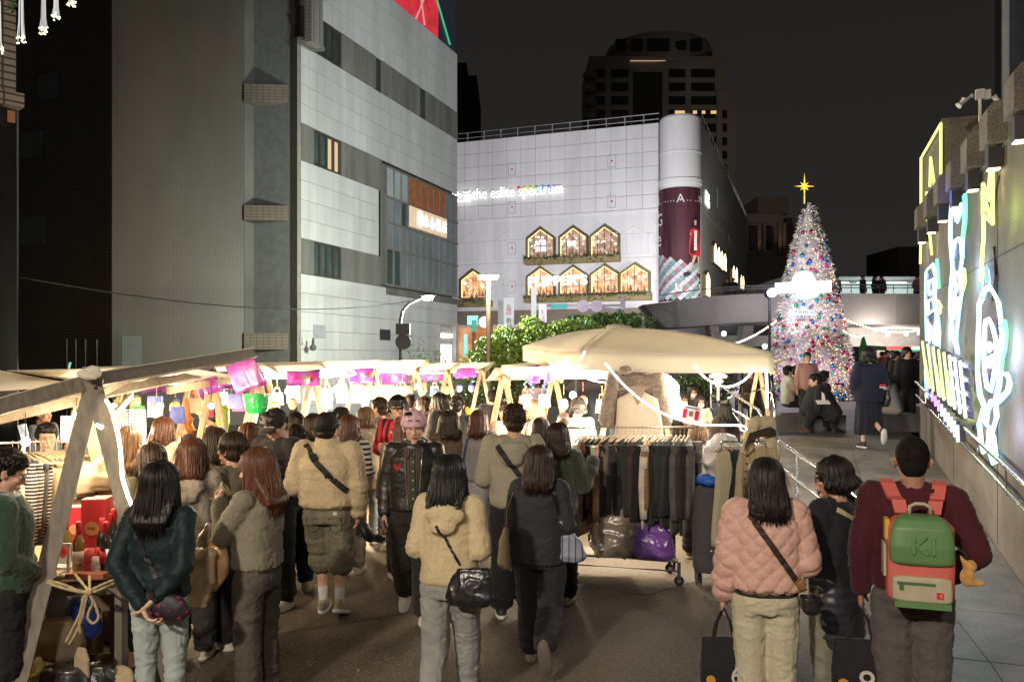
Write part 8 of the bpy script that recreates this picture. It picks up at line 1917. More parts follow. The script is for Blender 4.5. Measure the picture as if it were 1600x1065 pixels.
# generic row stall
def stall(px,d,w,label,wdt=1.9,ztop=2.0,e=60,rot=0.0,goods=None,col=WARMC):
    g0=G(px,d); t=thing('market_stall',label,'market stall',g0,'trestle stalls with cream roofs'); r=RIGHT*math.cos(rot)+FWD*math.sin(rot); f=UP.cross(r)
    for k,s_ in enumerate((-1,1)):
        b=g0+r*s_*wdt*.5
        for fs in (-1,1):q=MB(); q.bar(b+UP*ztop,b+r*fs*.42+f*fs*.02,.07,.035); q.build('leg',WOOD,t)
        q=MB(); q.bar(b-f*.75+UP*(ztop-.12),b+f*.75+UP*(ztop-.02),.035,.07); q.build('rafter',WOOD,t)
    q=MB(); q.bar(g0-r*wdt*.55+UP*ztop,g0+r*wdt*.55+UP*ztop,.04,.06); q.build('ridge_beam',WOOD,t)
    a,b,c,dd_=g0-r*wdt*.62-f*.8+UP*(ztop+.06),g0+r*wdt*.62-f*.8+UP*(ztop+.1),g0+r*wdt*.62+f*.8+UP*(ztop-.1),g0-r*wdt*.62+f*.8+UP*(ztop-.14)
    quadsheet(a,b,c,dd_,.06,.0,16,5).build('roof_cloth',CANV,t,True)
    q=MB(); q.box(g0+f*.1+UP*.74,(wdt*1.05,.6,.03),math.atan2(r.y,r.x)); q.build('counter',PLY,t)
    q=MB(); q.sheet(lambda u,v:g0-f*.21+r*(u-.5)*wdt*1.04+UP*(.73-.6*v)-f*(.02*math.sin(u*30)*v),24,3,f*.004); q.build('counter_cloth',M('counter_cloth_%d' % (px % 3),((0.35,0.3,0.25),(0.06,0.04,0.04),(0.2,0.12,0.1))[px % 3],.9),t,True)
    q=MB(); q.tube([g0+r*wdt*.45-f*.2+UP*(ztop-.08),g0-r*wdt*.45-f*.2+UP*(ztop-.08)],.012,6); q.build('light_tube',LEDW,t)
    q=MB(); q.tube([g0-r*wdt*.3+f*.1+UP*(ztop-.05),g0-r*wdt*.3+f*.1+UP*(ztop-.3)],.006,5); q.build('lamp_cord',BLACK,t); q=MB(); q.sphere(g0-r*wdt*.3+f*.1+UP*(ztop-.36),.055,10,7); q.build('bulb',LEDW,t)
    for s_ in (-.28,.28):lamp_light('POINT','stall_light',g0+r*wdt*s_+UP*(ztop-.55)-f*.6,e*1.6,col,.12,parent=t)
    return t,g0,r,f
ORD_=['leftmost','second','third','fourth','fifth','sixth','seventh','eighth','last']
GC=[(0.5,0.12,0.08),(0.1,0.3,0.12),(0.55,0.4,0.12),(0.08,0.1,0.3),(0.5,0.45,0.38),(0.35,0.05,0.15),(0.2,0.13,0.08),(0.6,0.5,0.45)]
def goods_on(g0,r,f,wdt,seed,names,zc=.755):
    rr=random.Random(seed); n_=9
    for k in range(n_):
        c=g0+r*((k+.5)/n_-.5)*wdt*.95+f*rr.uniform(-.1,.25)+UP*zc; kind=names[k % len(names)]; col=GC[rr.randrange(8)]; m=M('goods_%s' % kind,col,.6,0,.15,9)
        q=MB(); h=rr.uniform(.08,.2)
        if kind=='jar':q.lathe([(.04,0),(.045,h*.7),(.025,h*.85),(.03,h)],c,12)
        elif kind=='box':q.box(c+UP*h*.4,(.12,.1,h*.8),rr.uniform(0,1))
        elif kind=='toy':q.sphere(c+UP*.05,(.05,.045,.05),9,6); q.sphere(c+UP*.12,.035,9,6); q.sphere(c+UP*.15+r*.025,.014,6,4); q.sphere(c+UP*.15-r*.025,.014,6,4)
        else:q.slab([c+r*x for x in ()] or [c,c+r*.1,c+r*.1+UP*.16,c+UP*.16],f*.03)
        single(q,{'jar':'jar','box':'gift_box','toy':'soft_toy','card':'card'}[kind],m,'%s small %s on the counter of %s' % (ORD_[k],{'jar':'glass jar','box':'gift box','toy':'soft toy','card':'picture card'}[kind],LBL),{'jar':'jar','box':'box','toy':'toy','card':'card'}[kind],'goods on the lit counters')
def hanging(g0,r,f,wdt,ztop,seed,n_=6):
    rr=random.Random(seed)
    for k in range(n_):
        c=g0+r*((k+.5)/n_-.5)*wdt*.9-f*.3+UP*(ztop-.25-rr.uniform(0,.12)); col=GC[rr.randrange(8)]; m=M('hung_%d' % (k % 4),col,.7,0,.2,10); q=MB(); kind=rr.choice(('bag','cloth','lantern'))
        q.tube([c+UP*.18,c+UP*.05],.003,4)
        if kind=='bag':q.slab([c+r*x+UP*z for x,z in ((-.07,0),(.07,0),(.085,-.17),(-.085,-.17))],f*.03); q.tube([c-r*.04,c-r*.03+UP*.07,c+r*.03+UP*.07,c+r*.04],.005,5)
        elif kind=='cloth':q.sheet(lambda u,v:c+r*(u-.5)*.18-UP*.25*v+f*.015*math.sin(u*12),8,3,f*.004)
        else:q.lathe([(.02,0),(.06,-.03),(.065,-.1),(.03,-.15)],c,12)
        single(q,{'bag':'hanging_bag','cloth':'hanging_cloth','lantern':'hanging_lantern'}[kind],m,'%s hanging %s under the roof of %s' % (ORD_[k],{'bag':'fabric bag','cloth':'printed cloth','lantern':'round lantern'}[kind],LBL),{'bag':'bag','cloth':'cloth','lantern':'lantern'}[kind],'goods hung at the lit stalls')
STL=[(228,8.6,2.0,'trestle stall with white wire grid behind the lit post',30),(300,9.9,2.02,'trestle stall with hanging toys behind the laughing woman',38),(395,10.8,2.0,'trestle stall behind the man in the black cap',36),(500,11.9,2.05,'glaring bright stall in the middle of the row',230),(572,12.6,2.05,'bright stall behind the beige parka',150),(628,13.9,2.0,'trestle stall behind the football shirt',48),(688,15.2,2.0,'farthest trestle stall before the lit shop front',40)]
for i,(px,d,zt,lb_,e) in enumerate(STL):
    t,g0,r,f=stall(px,d,0,lb_,1.55,zt,e,rot=.12 if i else -.2); LBL=['the wire grid stall','the toy stall','the stall behind the black cap man','the glaring middle stall','the stall behind the parka','the stall behind the football shirt','the farthest stall'][i]
    goods_on(g0,r,f,1.5,i,('jar','box','toy','card')); hanging(g0,r,f,1.5,zt,i+20,6)
# white wire grid panels
def wire_grid(xa,ya,xb,yb,d,label,mat):
    a,b=P(xa,yb,d),P(xb,yb,d); h=P(xa,ya,d).z-a.z; q=MB(); W_=(b-a)
    for k in range(10):q.bar(a+W_*k/9,a+W_*k/9+UP*h,.008,.008)
    for k in range(15):q.bar(a+UP*h*k/14,b+UP*h*k/14,.008,.008)
    single(q,'wire_grid',mat,label,'wire grid')
GRW=M('white_wire',(0.6,0.58,0.7),.4)
wire_grid(183,640,227,704,8.0,'white wire display grid beside the lit post',GRW); wire_grid(96,650,118,690,8.2,'small white wire grid seen between the stall legs',GRW)
# vivid green bag, black poster, green lime bag, orange guitar shape (goods that stand out)
q=MB(); q.lathe([(.09,0),(.12,.06),(.14,.16),(.135,.2)],P(401,645,8.4),16); q.tube([P(401,623,8.4),P(401,614,8.4)],.015,6); single(q,'hanging_bag',m_plastic('green_bag_plastic',(0.02,0.4,0.1),1.0,.3),'vivid green bucket bag hanging over the black cap man','bag')
t=thing('poster','black and red poster hanging in the toy stall','poster',P(328,640,9.0)); q=MB(); q.slab([P(321,655,9),P(337,655,9),P(337,634,9),P(321,634,9)],FWD*.01); q.build('sheet',BLACK,t); q=MB(); q.slab([P(323.5,651,8.99),P(334,651,8.99),P(334,640,8.99),P(323.5,640,8.99)],-FWD*.004); q.build('picture',REDP,t)
q=MB(); q.lathe([(.05,0),(.075,.1),(.07,.24),(.04,.28)],P(348,674,8.9),12); single(q,'hanging_bag',M('lime_bag',(0.4,0.6,0.05),.5),'lime green pouch hanging below the toy stall','bag')
q=MB(); c=P(292,665,9.0); q.lathe([(.07,-.12),(.1,-.05),(.06,.02),(.075,.08),(.04,.12),(.02,.3)],c,12); single(q,'hanging_bag',M('orange_leather',(0.5,0.18,0.05),.5),'orange guitar shaped bag hanging in the toy stall','bag')
# clear film sheets draped on roofs
FILM=M('clear_film',(0.75,0.75,0.75),.12,0,.1,9,1.0,10,.03,spec=.8,alpha=.35)
t=thing('plastic_sheet','crumpled clear plastic film over the brightest stall roof','plastic sheet',P(520,590,11.4)); grown([loft([tuple(P(520,586,11.4))+(.35,.25),tuple(P(520,579,11.4))+(.3,.2),tuple(P(520,575,11.4))+(.15,.12)],18)],.03,'film',FILM,t,wrinkle(.03,.03,6))
# ---- strip light on the near stall leg
t=thing('led_strip','white LED strip running down the right leg of the nearest stall','light strip',P(170,660,4.9))
q=MB(); q.tube([P(166,625,5.05),P(175,640,5.0),P(182,665,4.95),P(188,700,4.93),P(191,745,4.93),P(200,775,4.92),P(212,803,4.92)],.011,6); q.tube([P(150,640,5.1),P(147,652,5.1),P(152,664,5.05),P(160,668,5.05)],.012,6); q.build('strip',EM('led_warm_strip',(1.0,0.83,0.55),16),t)
for (px,py,e) in ((192,660,6),(200,740,7),(165,640,5)):lamp_light('POINT','strip_glow',P(px+8,py,5.35),e,(1.0,0.8,0.52),.08,parent=t)
for (px,py,d,e) in ((120,650,6.2,26),(250,634,7.0,34),(40,690,5.6,26),(330,634,7.8,24)):
    b=thing('pendant_lamp','small bare bulb under the nearest roof at %s' % {120:'its rear leg',250:'the middle of its right wing',40:'its left wing',330:'the tip of its right wing'}[px],'lamp',P(px,py,d)); q=MB(); q.sphere(P(px,py,d),.03,8,6); q.build('bulb',LEDW,b); q=MB(); q.tube([P(px,py,d)+UP*.02,P(px,py,d)+UP*.2],.004,4); q.build('cord',BLACK,b); lamp_light('POINT','pendant_light',P(px,py,d)-UP*.06,e*1.5,WARMC,.06,parent=b)
# ---- table and goods of the near stall
tz=.78; tb_=thing('trestle_table','plywood table tied to the nearest stall with rope','table',G(110,5.3))
c0,c1,c2,c3=[Vector((p.x,p.y,tz)) for p in (P(38,900,5.15),P(196,893,5.25),P(186,868,6.0),P(56,868,6.0))]
q=MB(); q.slab([c0,c1,c2,c3],UP*.028); q.build('tabletop',PLY,tb_)
for c in (c0,c1,c2,c3):m_=c.lerp((c0+c2)/2,.08); q=MB(); q.bar(Vector((m_.x,m_.y,tz)),Vector((m_.x,m_.y,0)),.06,.05); q.build('leg',WOODG,tb_)
q=MB(); q.bar(c0.lerp(c2,.08)-UP*.08,c1.lerp(c3,.08)-UP*.08,.05,.08); q.build('apron',WOODG,tb_)
def onT(px,d):return G(px,d,tz+.029)
GBX=M('red_gift_card',(0.52,0.035,0.045),.45,0,.06,4,.05,100); PRN=M('gold_print',(0.55,0.28,0.12),.5)
for i,(px,w_,h_,d,lb_) in enumerate(((150,.155,.42,5.55,'tallest red gift box with round gold emblem on the near table'),(122,.12,.33,5.75,'shorter red gift box left of the tall one on the near table'),(160,.12,.37,5.9,'red gift box behind the tallest one on the near table'))):
    b=onT(px,d); t=thing('gift_box',lb_,'box',b,'red wine gift boxes'); q=MB(); q.box(b+UP*h_/2,(w_,.1,h_),YAW+.1); q.build('box',GBX,t); q=MB(); q.box(b+UP*(h_+.004),(w_*.98,.098,.006),YAW+.1); q.build('lid_fold',M('pale_fold',(0.5,0.3,0.26),.6),t)
    e=b+UP*h_*.55-FWD*.054; q=MB(); q.tube([e,e-FWD*.004],.048 if i==0 else .035,20); q.build('emblem',PRN,t)
    if i==0:text_mesh('彩和',M('emblem_red',(0.4,0.03,0.03),.6),e-FWD*.005,RIGHT,height=.022,ext=.001,name='lettering',parent=t,center=True)
BT1=M('amber_glass',(0.2,0.1,0.03),.1,0,.1,4,0,spec=.8,coat=.5); BT2=M('dark_glass',(0.02,0.016,0.014),.08,0,.1,4,0,spec=.8,coat=.5); BT3=M('green_glass',(0.2,0.17,0.03),.1,0,.1,4,0,spec=.8,coat=.5); LABL=M('white_label',(0.5,0.45,0.4),.6)
for (px,d,g_,lb_) in ((123,5.3,BT1,'amber wine bottle in front of the gift boxes'),(103,5.45,BT3,'olive green wine bottle left of the amber one'),(166,5.3,BT2,'front dark wine bottle right of the gift boxes'),(160,5.42,BT2,'second dark wine bottle behind the front one'),(171,5.6,BT2,'rear dark wine bottle by the lit leg'),(178,5.75,BT2,'rearmost dark wine bottle touching the stall leg')):
    b=onT(px,d); t=thing('wine_bottle',lb_,'bottle',b,'wine bottles with red caps'); q=MB(); q.lathe([(.036,0),(.038,.01),(.038,.17),(.034,.2),(.015,.235),(.0145,.25)],b,18); q.build('bottle',g_,t,True)
    q=MB(); q.lathe([(.0165,.232),(.0175,.3),(.0175,.315),(.01,.318)],b,14); q.build('capsule',GBX,t,True); q=MB(); q.lathe([(.0388,.05),(.0388,.13)],b,18); q.build('label',GBX if px != 123 else LABL,t,True)
for i,(px,d,n_,r_,m,lb_) in enumerate(((140,5.22,7,.04,M('red_cup',(0.5,0.05,0.06),.5),'stack of red paper cups at the table front'),(149,5.18,6,.026,M('clear_cup',(0.6,0.55,0.45),.3,alpha=.85),'stack of small clear tasting cups at the table front'))):
    b=onT(px,d); t=thing('cup_stack',lb_,'cups',b)
    for k in range(n_):q=MB(); z=.012*k; q.lathe([(r_*.98,z),(r_,z+.006),(r_*.97,z+.008)] if k<n_-1 else [(r_*.95,z),(r_*.72,z+r_*2.2),(r_*.6,z+r_*2.2)],b,16); q.build('cup',m,t,True)
q=MB(); q.box(onT(136,5.12)+UP*.016,(.24,.07,.032),YAW); single(q,'wooden_box',m_wood('red_wood',(0.2,0.06,0.03),(0.3,0.1,0.05),.4),'flat red brown wooden box at the table edge','box')
t=thing('sign_board','white truncated sign board standing left on the near table','sign',onT(84,5.4)); b=onT(84,5.4); q=MB(); q.slab([b-RIGHT*.09,b+RIGHT*.1,b+RIGHT*.07+UP*.2+FWD*.05,b-RIGHT*.06+UP*.2+FWD*.05],FWD*.03); q.build('board',WHPAINT,t); q=MB(); q.box(b+UP*.008,(.3,.18,.016),YAW); q.build('base',WHPAINT,t)
t=thing('easel','small white easel leg frame behind the weathered stall leg','easel',onT(108,5.2)); b=onT(106,5.2); q=MB(); q.bar(b,b+UP*.19+RIGHT*.01,.02,.012); q.build('leg',WHPAINT,t); q=MB(); q.bar(b+UP*.19-RIGHT*.04,b+UP*.19+RIGHT*.02,.012,.02); q.build('crossbar',WHPAINT,t)
q=MB(); b=onT(174,5.2); q.slab([b,b+RIGHT*.06+FWD*.02,b+RIGHT*.0+UP*.15+FWD*.06,b-RIGHT*.06+UP*.15+FWD*.04],FWD*.008); single(q,'price_card',WHPAINT,'slanted white price card beside the woman in green','card')
q=MB(); b=onT(100,5.15); q.obox(b+UP*.006,RIGHT*.09,FWD*.03,UP*.005); q.tube([b-RIGHT*.03+UP*.015,b+UP*.03,b+RIGHT*.05+UP*.018,b+RIGHT*.1+UP*.02],.006,5); single(q,'foil_tray',M('foil',(0.5,0.5,0.45),.3,.8,.1,20,.5,30),'crumpled foil tray beside the weathered leg','tray')
q=MB(); b=onT(75,5.12); q.tube([b+UP*.02,b+RIGHT*.05+UP*.02],.02,8); single(q,'paper_roll',WHPAINT,'white paper roll lying at the table corner','roll')
# rope tied between legs
ROPE=M('jute_rope',(0.34,0.27,0.15),.9,0,.2,30,1,90,.004); t=thing('rope','thick jute rope knotted under the near table with a hanging loop','rope',P(138,924,4.9))
rp=[[P(60,900,4.85),P(75,906,4.8),P(100,913,4.8),P(122,922,4.8),P(138,924,4.8)],[P(62,904,4.85),P(80,912,4.78),P(105,920,4.78),P(136,926,4.79)],[P(138,924,4.8),P(155,915,4.8),P(172,908,4.85),P(185,903,4.9)],[P(138,927,4.78),P(158,920,4.8),P(184,908,4.9)],
      [P(134,926,4.78),P(124,960,4.76),P(112,985,4.76),P(103,1003,4.76)],[P(136,928,4.78),P(128,965,4.76),P(118,990,4.76),P(108,1006,4.76)],[P(130,930,4.77),P(124,970,4.76),P(126,988,4.76)],
      [P(138,925,4.78),P(145,940,4.76),P(139,955,4.76),P(138,966,4.76),P(146,973,4.76),P(154,964,4.76),P(150,948,4.76),P(142,928,4.78)],[P(140,922,4.8),P(140,900,5.0)],[P(138,922,4.8),P(118,898,5.05)]]
for r_ in rp:
    # smooth (Catmull)
    pts=[]
    for i in range(len(r_)-1):
        p0,p1,p2,p3=r_[max(i-1,0)],r_[i],r_[i+1],r_[min(i+2,len(r_)-1)]
        for k in range(6):u=k/6; pts.append(.5*((2*p1)+(p2-p0)*u+(2*p0-5*p1+4*p2-p3)*u*u+(3*p1-p0-3*p2+p3)*u**3))
    pts.append(r_[-1]); q=MB(); q.tube(pts,.0085,7,rs=[.0085+.0012*math.sin(i*2.1) for i in range(len(pts))]); q.build('strand',ROPE,t,True)
q=MB(); q.sphere(P(138,925,4.77),(.028,.02,.018),10,7); q.build('knot',ROPE,t)
# under-table clutter
def crate(px,d,sz,label,mat,rz=0.0,open_=True,name='cardboard_box',cat='box',z0=0):
    b=G(px,d,z0); t=thing(name,label,cat,b); w_,dp,h_=sz; q=MB(); a=YAW+rz; X=Vector((math.cos(a),math.sin(a),0)); Y=UP.cross(X)
    for s_ in (-1,1):q.obox(b+X*s_*w_/2+UP*h_/2,X*.004,Y*dp/2,UP*h_/2); q.obox(b+Y*s_*dp/2+UP*h_/2,X*w_/2,Y*.004,UP*h_/2)
    q.obox(b+UP*.006,X*w_/2,Y*dp/2,UP*.005); q.build('box',mat,t)
    if open_:
        for s_ in (-1,1):q=MB(); e=b+X*s_*w_/2+UP*h_; q.slab([e-Y*dp/2,e+Y*dp/2,e+Y*dp/2+X*s_*.12+UP*.05,e-Y*dp/2+X*s_*.12+UP*.05],UP*.005); q.build('flap',mat,t)
    return t
CARD=M('cardboard',(0.22,0.14,0.08),.85,0,.12,3,.1,60); CARDD=M('brown_cardboard',(0.1,0.055,0.03),.85,0,.15,3,.1,60)
def sack(prims,name,label,cat,mat,vox=.012,wr=(.012,.014,9),post=None):
    c=prims[0][0][0]; t=thing(name,label,cat,(c[0],c[1],0)); grown(prims,vox,'sack' if name != 'plastic_bag' else 'bag',mat,t,post or wrinkle(*wr)); return t
def L4(px,d,z0,z1,rx,ry,k=1.0):c=G(px,d,0); return loft([(c.x,c.y,z0,rx*.8,ry*.8),(c.x,c.y,z0+(z1-z0)*.15,rx,ry),(c.x,c.y,z0+(z1-z0)*.6,rx*.95,ry*.9),(c.x,c.y,z1,rx*.6*k,ry*.45*k)],16,2.8)
BLUEP=m_plastic('blue_film',(0.03,0.07,0.4),1.0,.3); YELP=m_plastic('yellow_film',(0.4,0.3,0.02),1.0,.4); BLKP=m_plastic('black_film',(0.012,0.012,0.014),1.0,.35); CLRP=m_plastic('clear_grey_film',(0.5,0.47,0.4),.8,.2)
PAPER=M('kraft_paper',(0.35,0.27,0.17),.8,0,.1,4,.4,20)
sack([L4(128,5.35,.35,.62,.11,.1)],'plastic_bag','blue plastic bag behind the knotted rope','bag',BLUEP)
sack([L4(38,4.95,.0,.36,.14,.14)],'plastic_bag','yellow plastic bag at the foot of the weathered leg','bag',YELP)
sack([L4(92,5.2,.28,.52,.16,.12)],'paper_bag','crumpled kraft paper bag under the near table','bag',PAPER,.012,(.008,.02,7))
sack([L4(95,4.95,.0,.3,.2,.13)],'black_bag','large black shopping bag on the ground under the near table','bag',BLKP)
sack([L4(150,5.1,.0,.26,.15,.14)],'black_bag','second black bag beside the cardboard box under the table','bag',BLKP)
sack([L4(185,5.15,.0,.2,.12,.12)],'paper_bag','torn brown paper wrapping beside the pale jeans','bag',PAPER,.012,(.02,.03,6))
sack([L4(128,4.98,.22,.42,.06,.02)],'paper_bag','upright kraft paper packet among the black bags','bag',PAPER,.01,(.004,.006,9))
sack([L4(78,5.5,.3,.62,.12,.12)],'fabric_bag','pale fabric bag at the back of the table clutter','bag',cloth((0.3,0.26,0.22),'pale_bag'),.014)
sack([L4(15,5.1,.0,.2,.1,.1)],'plastic_bag','clear bag of rubbish near the lower left corner','bag',CLRP,.014)
crate(172,5.35,(.34,.3,.2),'open brown cardboard box right under the near table',CARDD,.2); crate(200,4.95,(.3,.26,.16),'low cardboard tray by the pale jeans',CARD,-.15); crate(100,5.7,(.4,.3,.3),'closed cardboard box deep under the near table',CARDD,.05,False)
q=MB(); b=G(4,4.75); q.lathe([(.07,0),(.09,.22),(.095,.23),(.085,.22),(.066,.012)],b,18); single(q,'bucket',M('brown_plastic',(0.06,0.035,0.03),.5),'dark brown bucket in the lower left corner','bucket')
q=MB(); q.tube([G(0,6.4,.012),G(15,6.2,.012),G(30,6.0,.012),G(38,5.8,.012)],.008,6); single(q,'power_cable',M('white_cable',(0.5,0.48,0.4),.5),'white power cable lying on the asphalt at far left','cable')
# ---- garments
def garment_obj(t_or_none,c,face_dir,w_,h_,mat,mat2=None,kind='shirt',seed=0,label='',grp=None,hanger=None,split=.45,name=None,cat='garment',thk=.05):
    """c: hanger hook point; face_dir: direction the garment's flat side spans (shoulder line)"""
    S_=Vector(face_dir).normalized(); Nn=UP.cross(S_); t=thing(name or kind,label,cat,c,grp); top=Vector(c)-UP*.11
    r=random.Random(seed); sh=w_/2
    def prof(z):  # half width at relative drop v
        if kind=='skirt':return sh*(.6+.4*z)
        if kind=='trousers':return sh*.75
        if kind=='dress':return sh*min(1,.25+z*8)*(.72+.35*z)
        return sh*min(1,.25+z*8)*(1+.04*math.sin(z*7+seed)) if z<.1 else sh*(1+.04*math.sin(z*7+seed))
    secs=[]; n_=14
    vs=[]; fs=[]; seg=20
    for i in range(n_+1):
        v=i/n_; hw_=prof(v); th=thk*(.45+.55*min(1,v*5))*(1 if v<1 else .95)
        for k in range(seg):
            a=2*math.pi*k/seg; ca,sa=math.cos(a),math.sin(a); fold=1+.22*math.sin(ca*9+seed+v*2)*min(1,v*2)
            x=hw_*math.copysign(abs(ca)**.7,ca); y=th*math.copysign(abs(sa)**.8,sa)*fold; zz=top.z-h_*v-(.035*(abs(ca)**1.5) if v<.12 else 0)
            p=Vector((top.x,top.y,0))+S_*(x+.012*math.sin(v*5+seed))+Nn*(y+.01*math.sin(v*4+seed*1.3)*v); vs.append((p.x,p.y,zz))
    for i in range(n_):
        for k in range(seg):fs.append((i*seg+k,i*seg+(k+1) % seg,(i+1)*seg+(k+1) % seg,(i+1)*seg+k))
    fs.append(tuple(range(seg))[::-1]); fs.append(tuple(n_*seg+k for k in range(seg)))
    q=MB(); cutv=int(n_*split)
    if mat2 is not None:q.add(vs,fs); q.m=[1 if (j//seg) >= cutv and j<n_*seg else 0 for j in range(len(fs))]; q.build('cloth',[mat,mat2],t,True)
    else:q.add(vs,fs); q.build('cloth',mat,t,True)
    if kind in ('shirt','jacket','coat','sweater','cardigan'):
        for s_ in (-1,1):
            q=MB(); L_=h_*(.82 if kind != 'coat' else .6); p0=top+S_*s_*(sh*.9)-UP*.05; pts=[p0+(S_*s_*.035*u+Nn*(-.03-.012*math.sin(u*3+seed)))-UP*L_*u for u in (0,.15,.35,.55,.75,.93)]
            q.tube(pts,.04,9,rs=[.052,.055,.05,.046,.042,.036],flat=.75); q.build('sleeve',mat2 if (mat2 is not None) else mat,t,True)
    q=MB(); q.tube([top+UP*.11+UP*.015,top+UP*.11+S_*.012,top+UP*.08,top+UP*.03],.0025,5); q.tube([top+S_*sh*.8-UP*.02,top+UP*.02+S_*.03,top+UP*.025,top+UP*.02-S_*.03,top-S_*sh*.8-UP*.02],.008,6); q.build('hanger',hanger or WOOD,t)
    return t
# left rack with rail
RAILW=M('white_rail',(0.55,0.5,0.42),.4,.1)
t=thing('clothes_rack','white clothes rail at left carrying striped and beige shirts','clothes rack',G(40,5.9)); a,b=P(-60,694,5.6),P(165,686,7.2); q=MB(); q.tube([a,b],.013,8); q.build('rail',RAILW,t)
po=P(38,692,5.95); q=MB(); q.tube([Vector((po.x,po.y,po.z)),P(36,705,5.95),Vector((P(36,705,5.95).x,P(36,705,5.95).y,0))],.014,8); q.build('post',RAILW,t)
q=MB(); e_=P(150,690,7.1); q.tube([e_,Vector((e_.x,e_.y,0))],.014,8); q.build('post',RAILW,t)
q=MB(); q.tube([Vector((a.x,a.y,.12)),Vector((b.x,b.y,.12))],.012,6); q.build('foot_rail',RAILW,t)
sg=thing('rail_sign','small photo card on a stalk above the left clothes rail','sign',P(40,690,5.95)); q=MB(); q.slab([P(33,686,5.9),P(45,683,5.9),P(40,661,5.9),P(27,664,5.9)],FWD*.006); q.build('card',M('blue_card',(0.15,0.2,0.28),.5,0,.4,20),sg); q=MB(); q.tube([P(40,690,5.92),P(40,685,5.92)],.005,5); q.build('stalk',RAILW,sg)
rd=(b-a).normalized(); cross=UP.cross(rd)
LC=[('navy',NAVST,(0.02,0.02,0.03)),('beige',None,(0.42,0.34,0.22)),('olive',None,(0.2,0.18,0.11)),('grey',None,(0.3,0.28,0.24)),('cream',None,(0.5,0.42,0.3)),('brown',None,(0.16,0.08,0.05)),('charcoal',None,(0.04,0.04,0.045))]
seq=[0,0,6,0,1,1,4,3,4,2,1,5,4,3,1,2,6,4]
ordn=['first','second','third','fourth','fifth','sixth','seventh','eighth','ninth','tenth','eleventh','twelfth','thirteenth','fourteenth','fifteenth','sixteenth','seventeenth','eighteenth','nineteenth','twentieth','twenty first','twenty second','twenty third','twenty fourth','twenty fifth','twenty sixth','twenty seventh','twenty eighth']
for k,si in enumerate(seq):
    u=.30+.68*k/len(seq); c=a.lerp(b,u); nm_,sp_,col=LC[si]; base=cloth(col,'garment_%s' % nm_)
    garment_obj(None,c,(cross+rd*.55 if k<4 else cross+rd*.2),.44,.62,base,sp_,'shirt',k,'%s %s on a wooden hanger, %s from the left on the left rail' % (nm_,'striped shirt' if sp_ else 'shirt',ordn[k]),'shirts on the left rail',split=.3)
# draped beige sweater pile near the leg
sack([ell(P(148,745,6.4),(.22,.16,.1)),ell(P(165,732,6.4),(.14,.12,.09)),ell(P(130,755,6.3),(.12,.1,.08))],'folded_sweater','heap of beige knitwear beside the lit stall leg','clothes',cloth((0.4,0.33,0.22),'beige_knit'),.014,(.02,.03,8))
q=MB(); c=G(148,6.4); q.box(c+UP*.56,(.6,.45,1.04),YAW); single(q,'display_crate',M('brown_crate',(0.14,0.09,0.06),.8),'brown display crate carrying the beige knitwear','crate')
# ---- BIG SQUARE CANOPY on the right
cn=thing('parasol','large square cream market parasol over the clothes racks','parasol',G(985,9.7))
pk=P(966,512,9.9); NL,NR,BL_,BR_=P(910,549,8.9),P(1209,551,8.3),P(817,541,11.3),P(1165,540,11.2)
def panel(a,b,mi=0):
    q=MB(); q.sheet(lambda u,v:pk.lerp(a.lerp(b,u),v)+UP*(.06*math.sin(math.pi*v)-.02*math.sin(math.pi*u)*v+.004*math.sin(u*31)*v),12,10,UP*.005); q.build('canopy_panel',CANV,cn,True)
for a_,b_ in ((NL,NR),(BL_,NL),(NR,BR_),(BR_,BL_)):
    panel(a_,b_); vh=.2
    q=MB(); q.sheet(lambda u,v:a_.lerp(b_,u)-UP*(.02*math.sin(math.pi*u)+vh*v)+UP.cross(b_-a_).normalized()*(.012*math.sin(u*26)*v-.05*v*0),24,3,UP.cross(b_-a_).normalized()*.005); q.build('valance',CANV,cn,True)
for a_ in (NL,NR,BL_,BR_):q=MB(); q.bar(pk-UP*.05,a_-UP*.03,.03,.03); q.build('rib',M('rib_grey',(0.3,0.28,0.25),.5),cn)
pb_=G(978,9.9); q=MB(); q.tube([Vector((pk.x,pk.y,0)),pk-UP*.03],.03,10); q.build('pole',M('pole_grey',(0.35,0.34,0.33),.4,.4),cn)
q=MB(); q.box(Vector((pk.x,pk.y,.04)),(.6,.6,.08)); q.build('base',DKMET,cn)
grown([ell(pk+UP*.01,(.1,.1,.025)),ell(pk+UP*.012-RIGHT*.06,(.09,.05,.014)),ell(pk+UP*.01+RIGHT*.08,(.08,.06,.012))],.01,'top_knot',CANV,cn,wrinkle(.01,.015,20))
cn2=thing('parasol','second cream parasol edge showing left behind the big one','parasol',G(850,12.5)); p2=P(900,548,13); e=[P(784,571,12.2),P(868,572,11.6),P(960,575,12.3),P(900,566,14.5)]
for i in range(4):
    a_,b_=e[i],e[(i+1) % 4]; q=MB(); q.sheet(lambda u,v:p2.lerp(a_.lerp(b_,u),v)-UP*.04*math.sin(math.pi*v),8,6,UP*.005); q.build('canopy_panel',CANV,cn2,True)
    q=MB(); q.sheet(lambda u,v:a_.lerp(b_,u)-UP*.14*v,8,2,UP.cross(b_-a_).normalized()*.004); q.build('valance',CANV,cn2,True)
q=MB(); q.tube([Vector((p2.x,p2.y,0)),p2],.03,8); q.build('pole',DKMET,cn2)
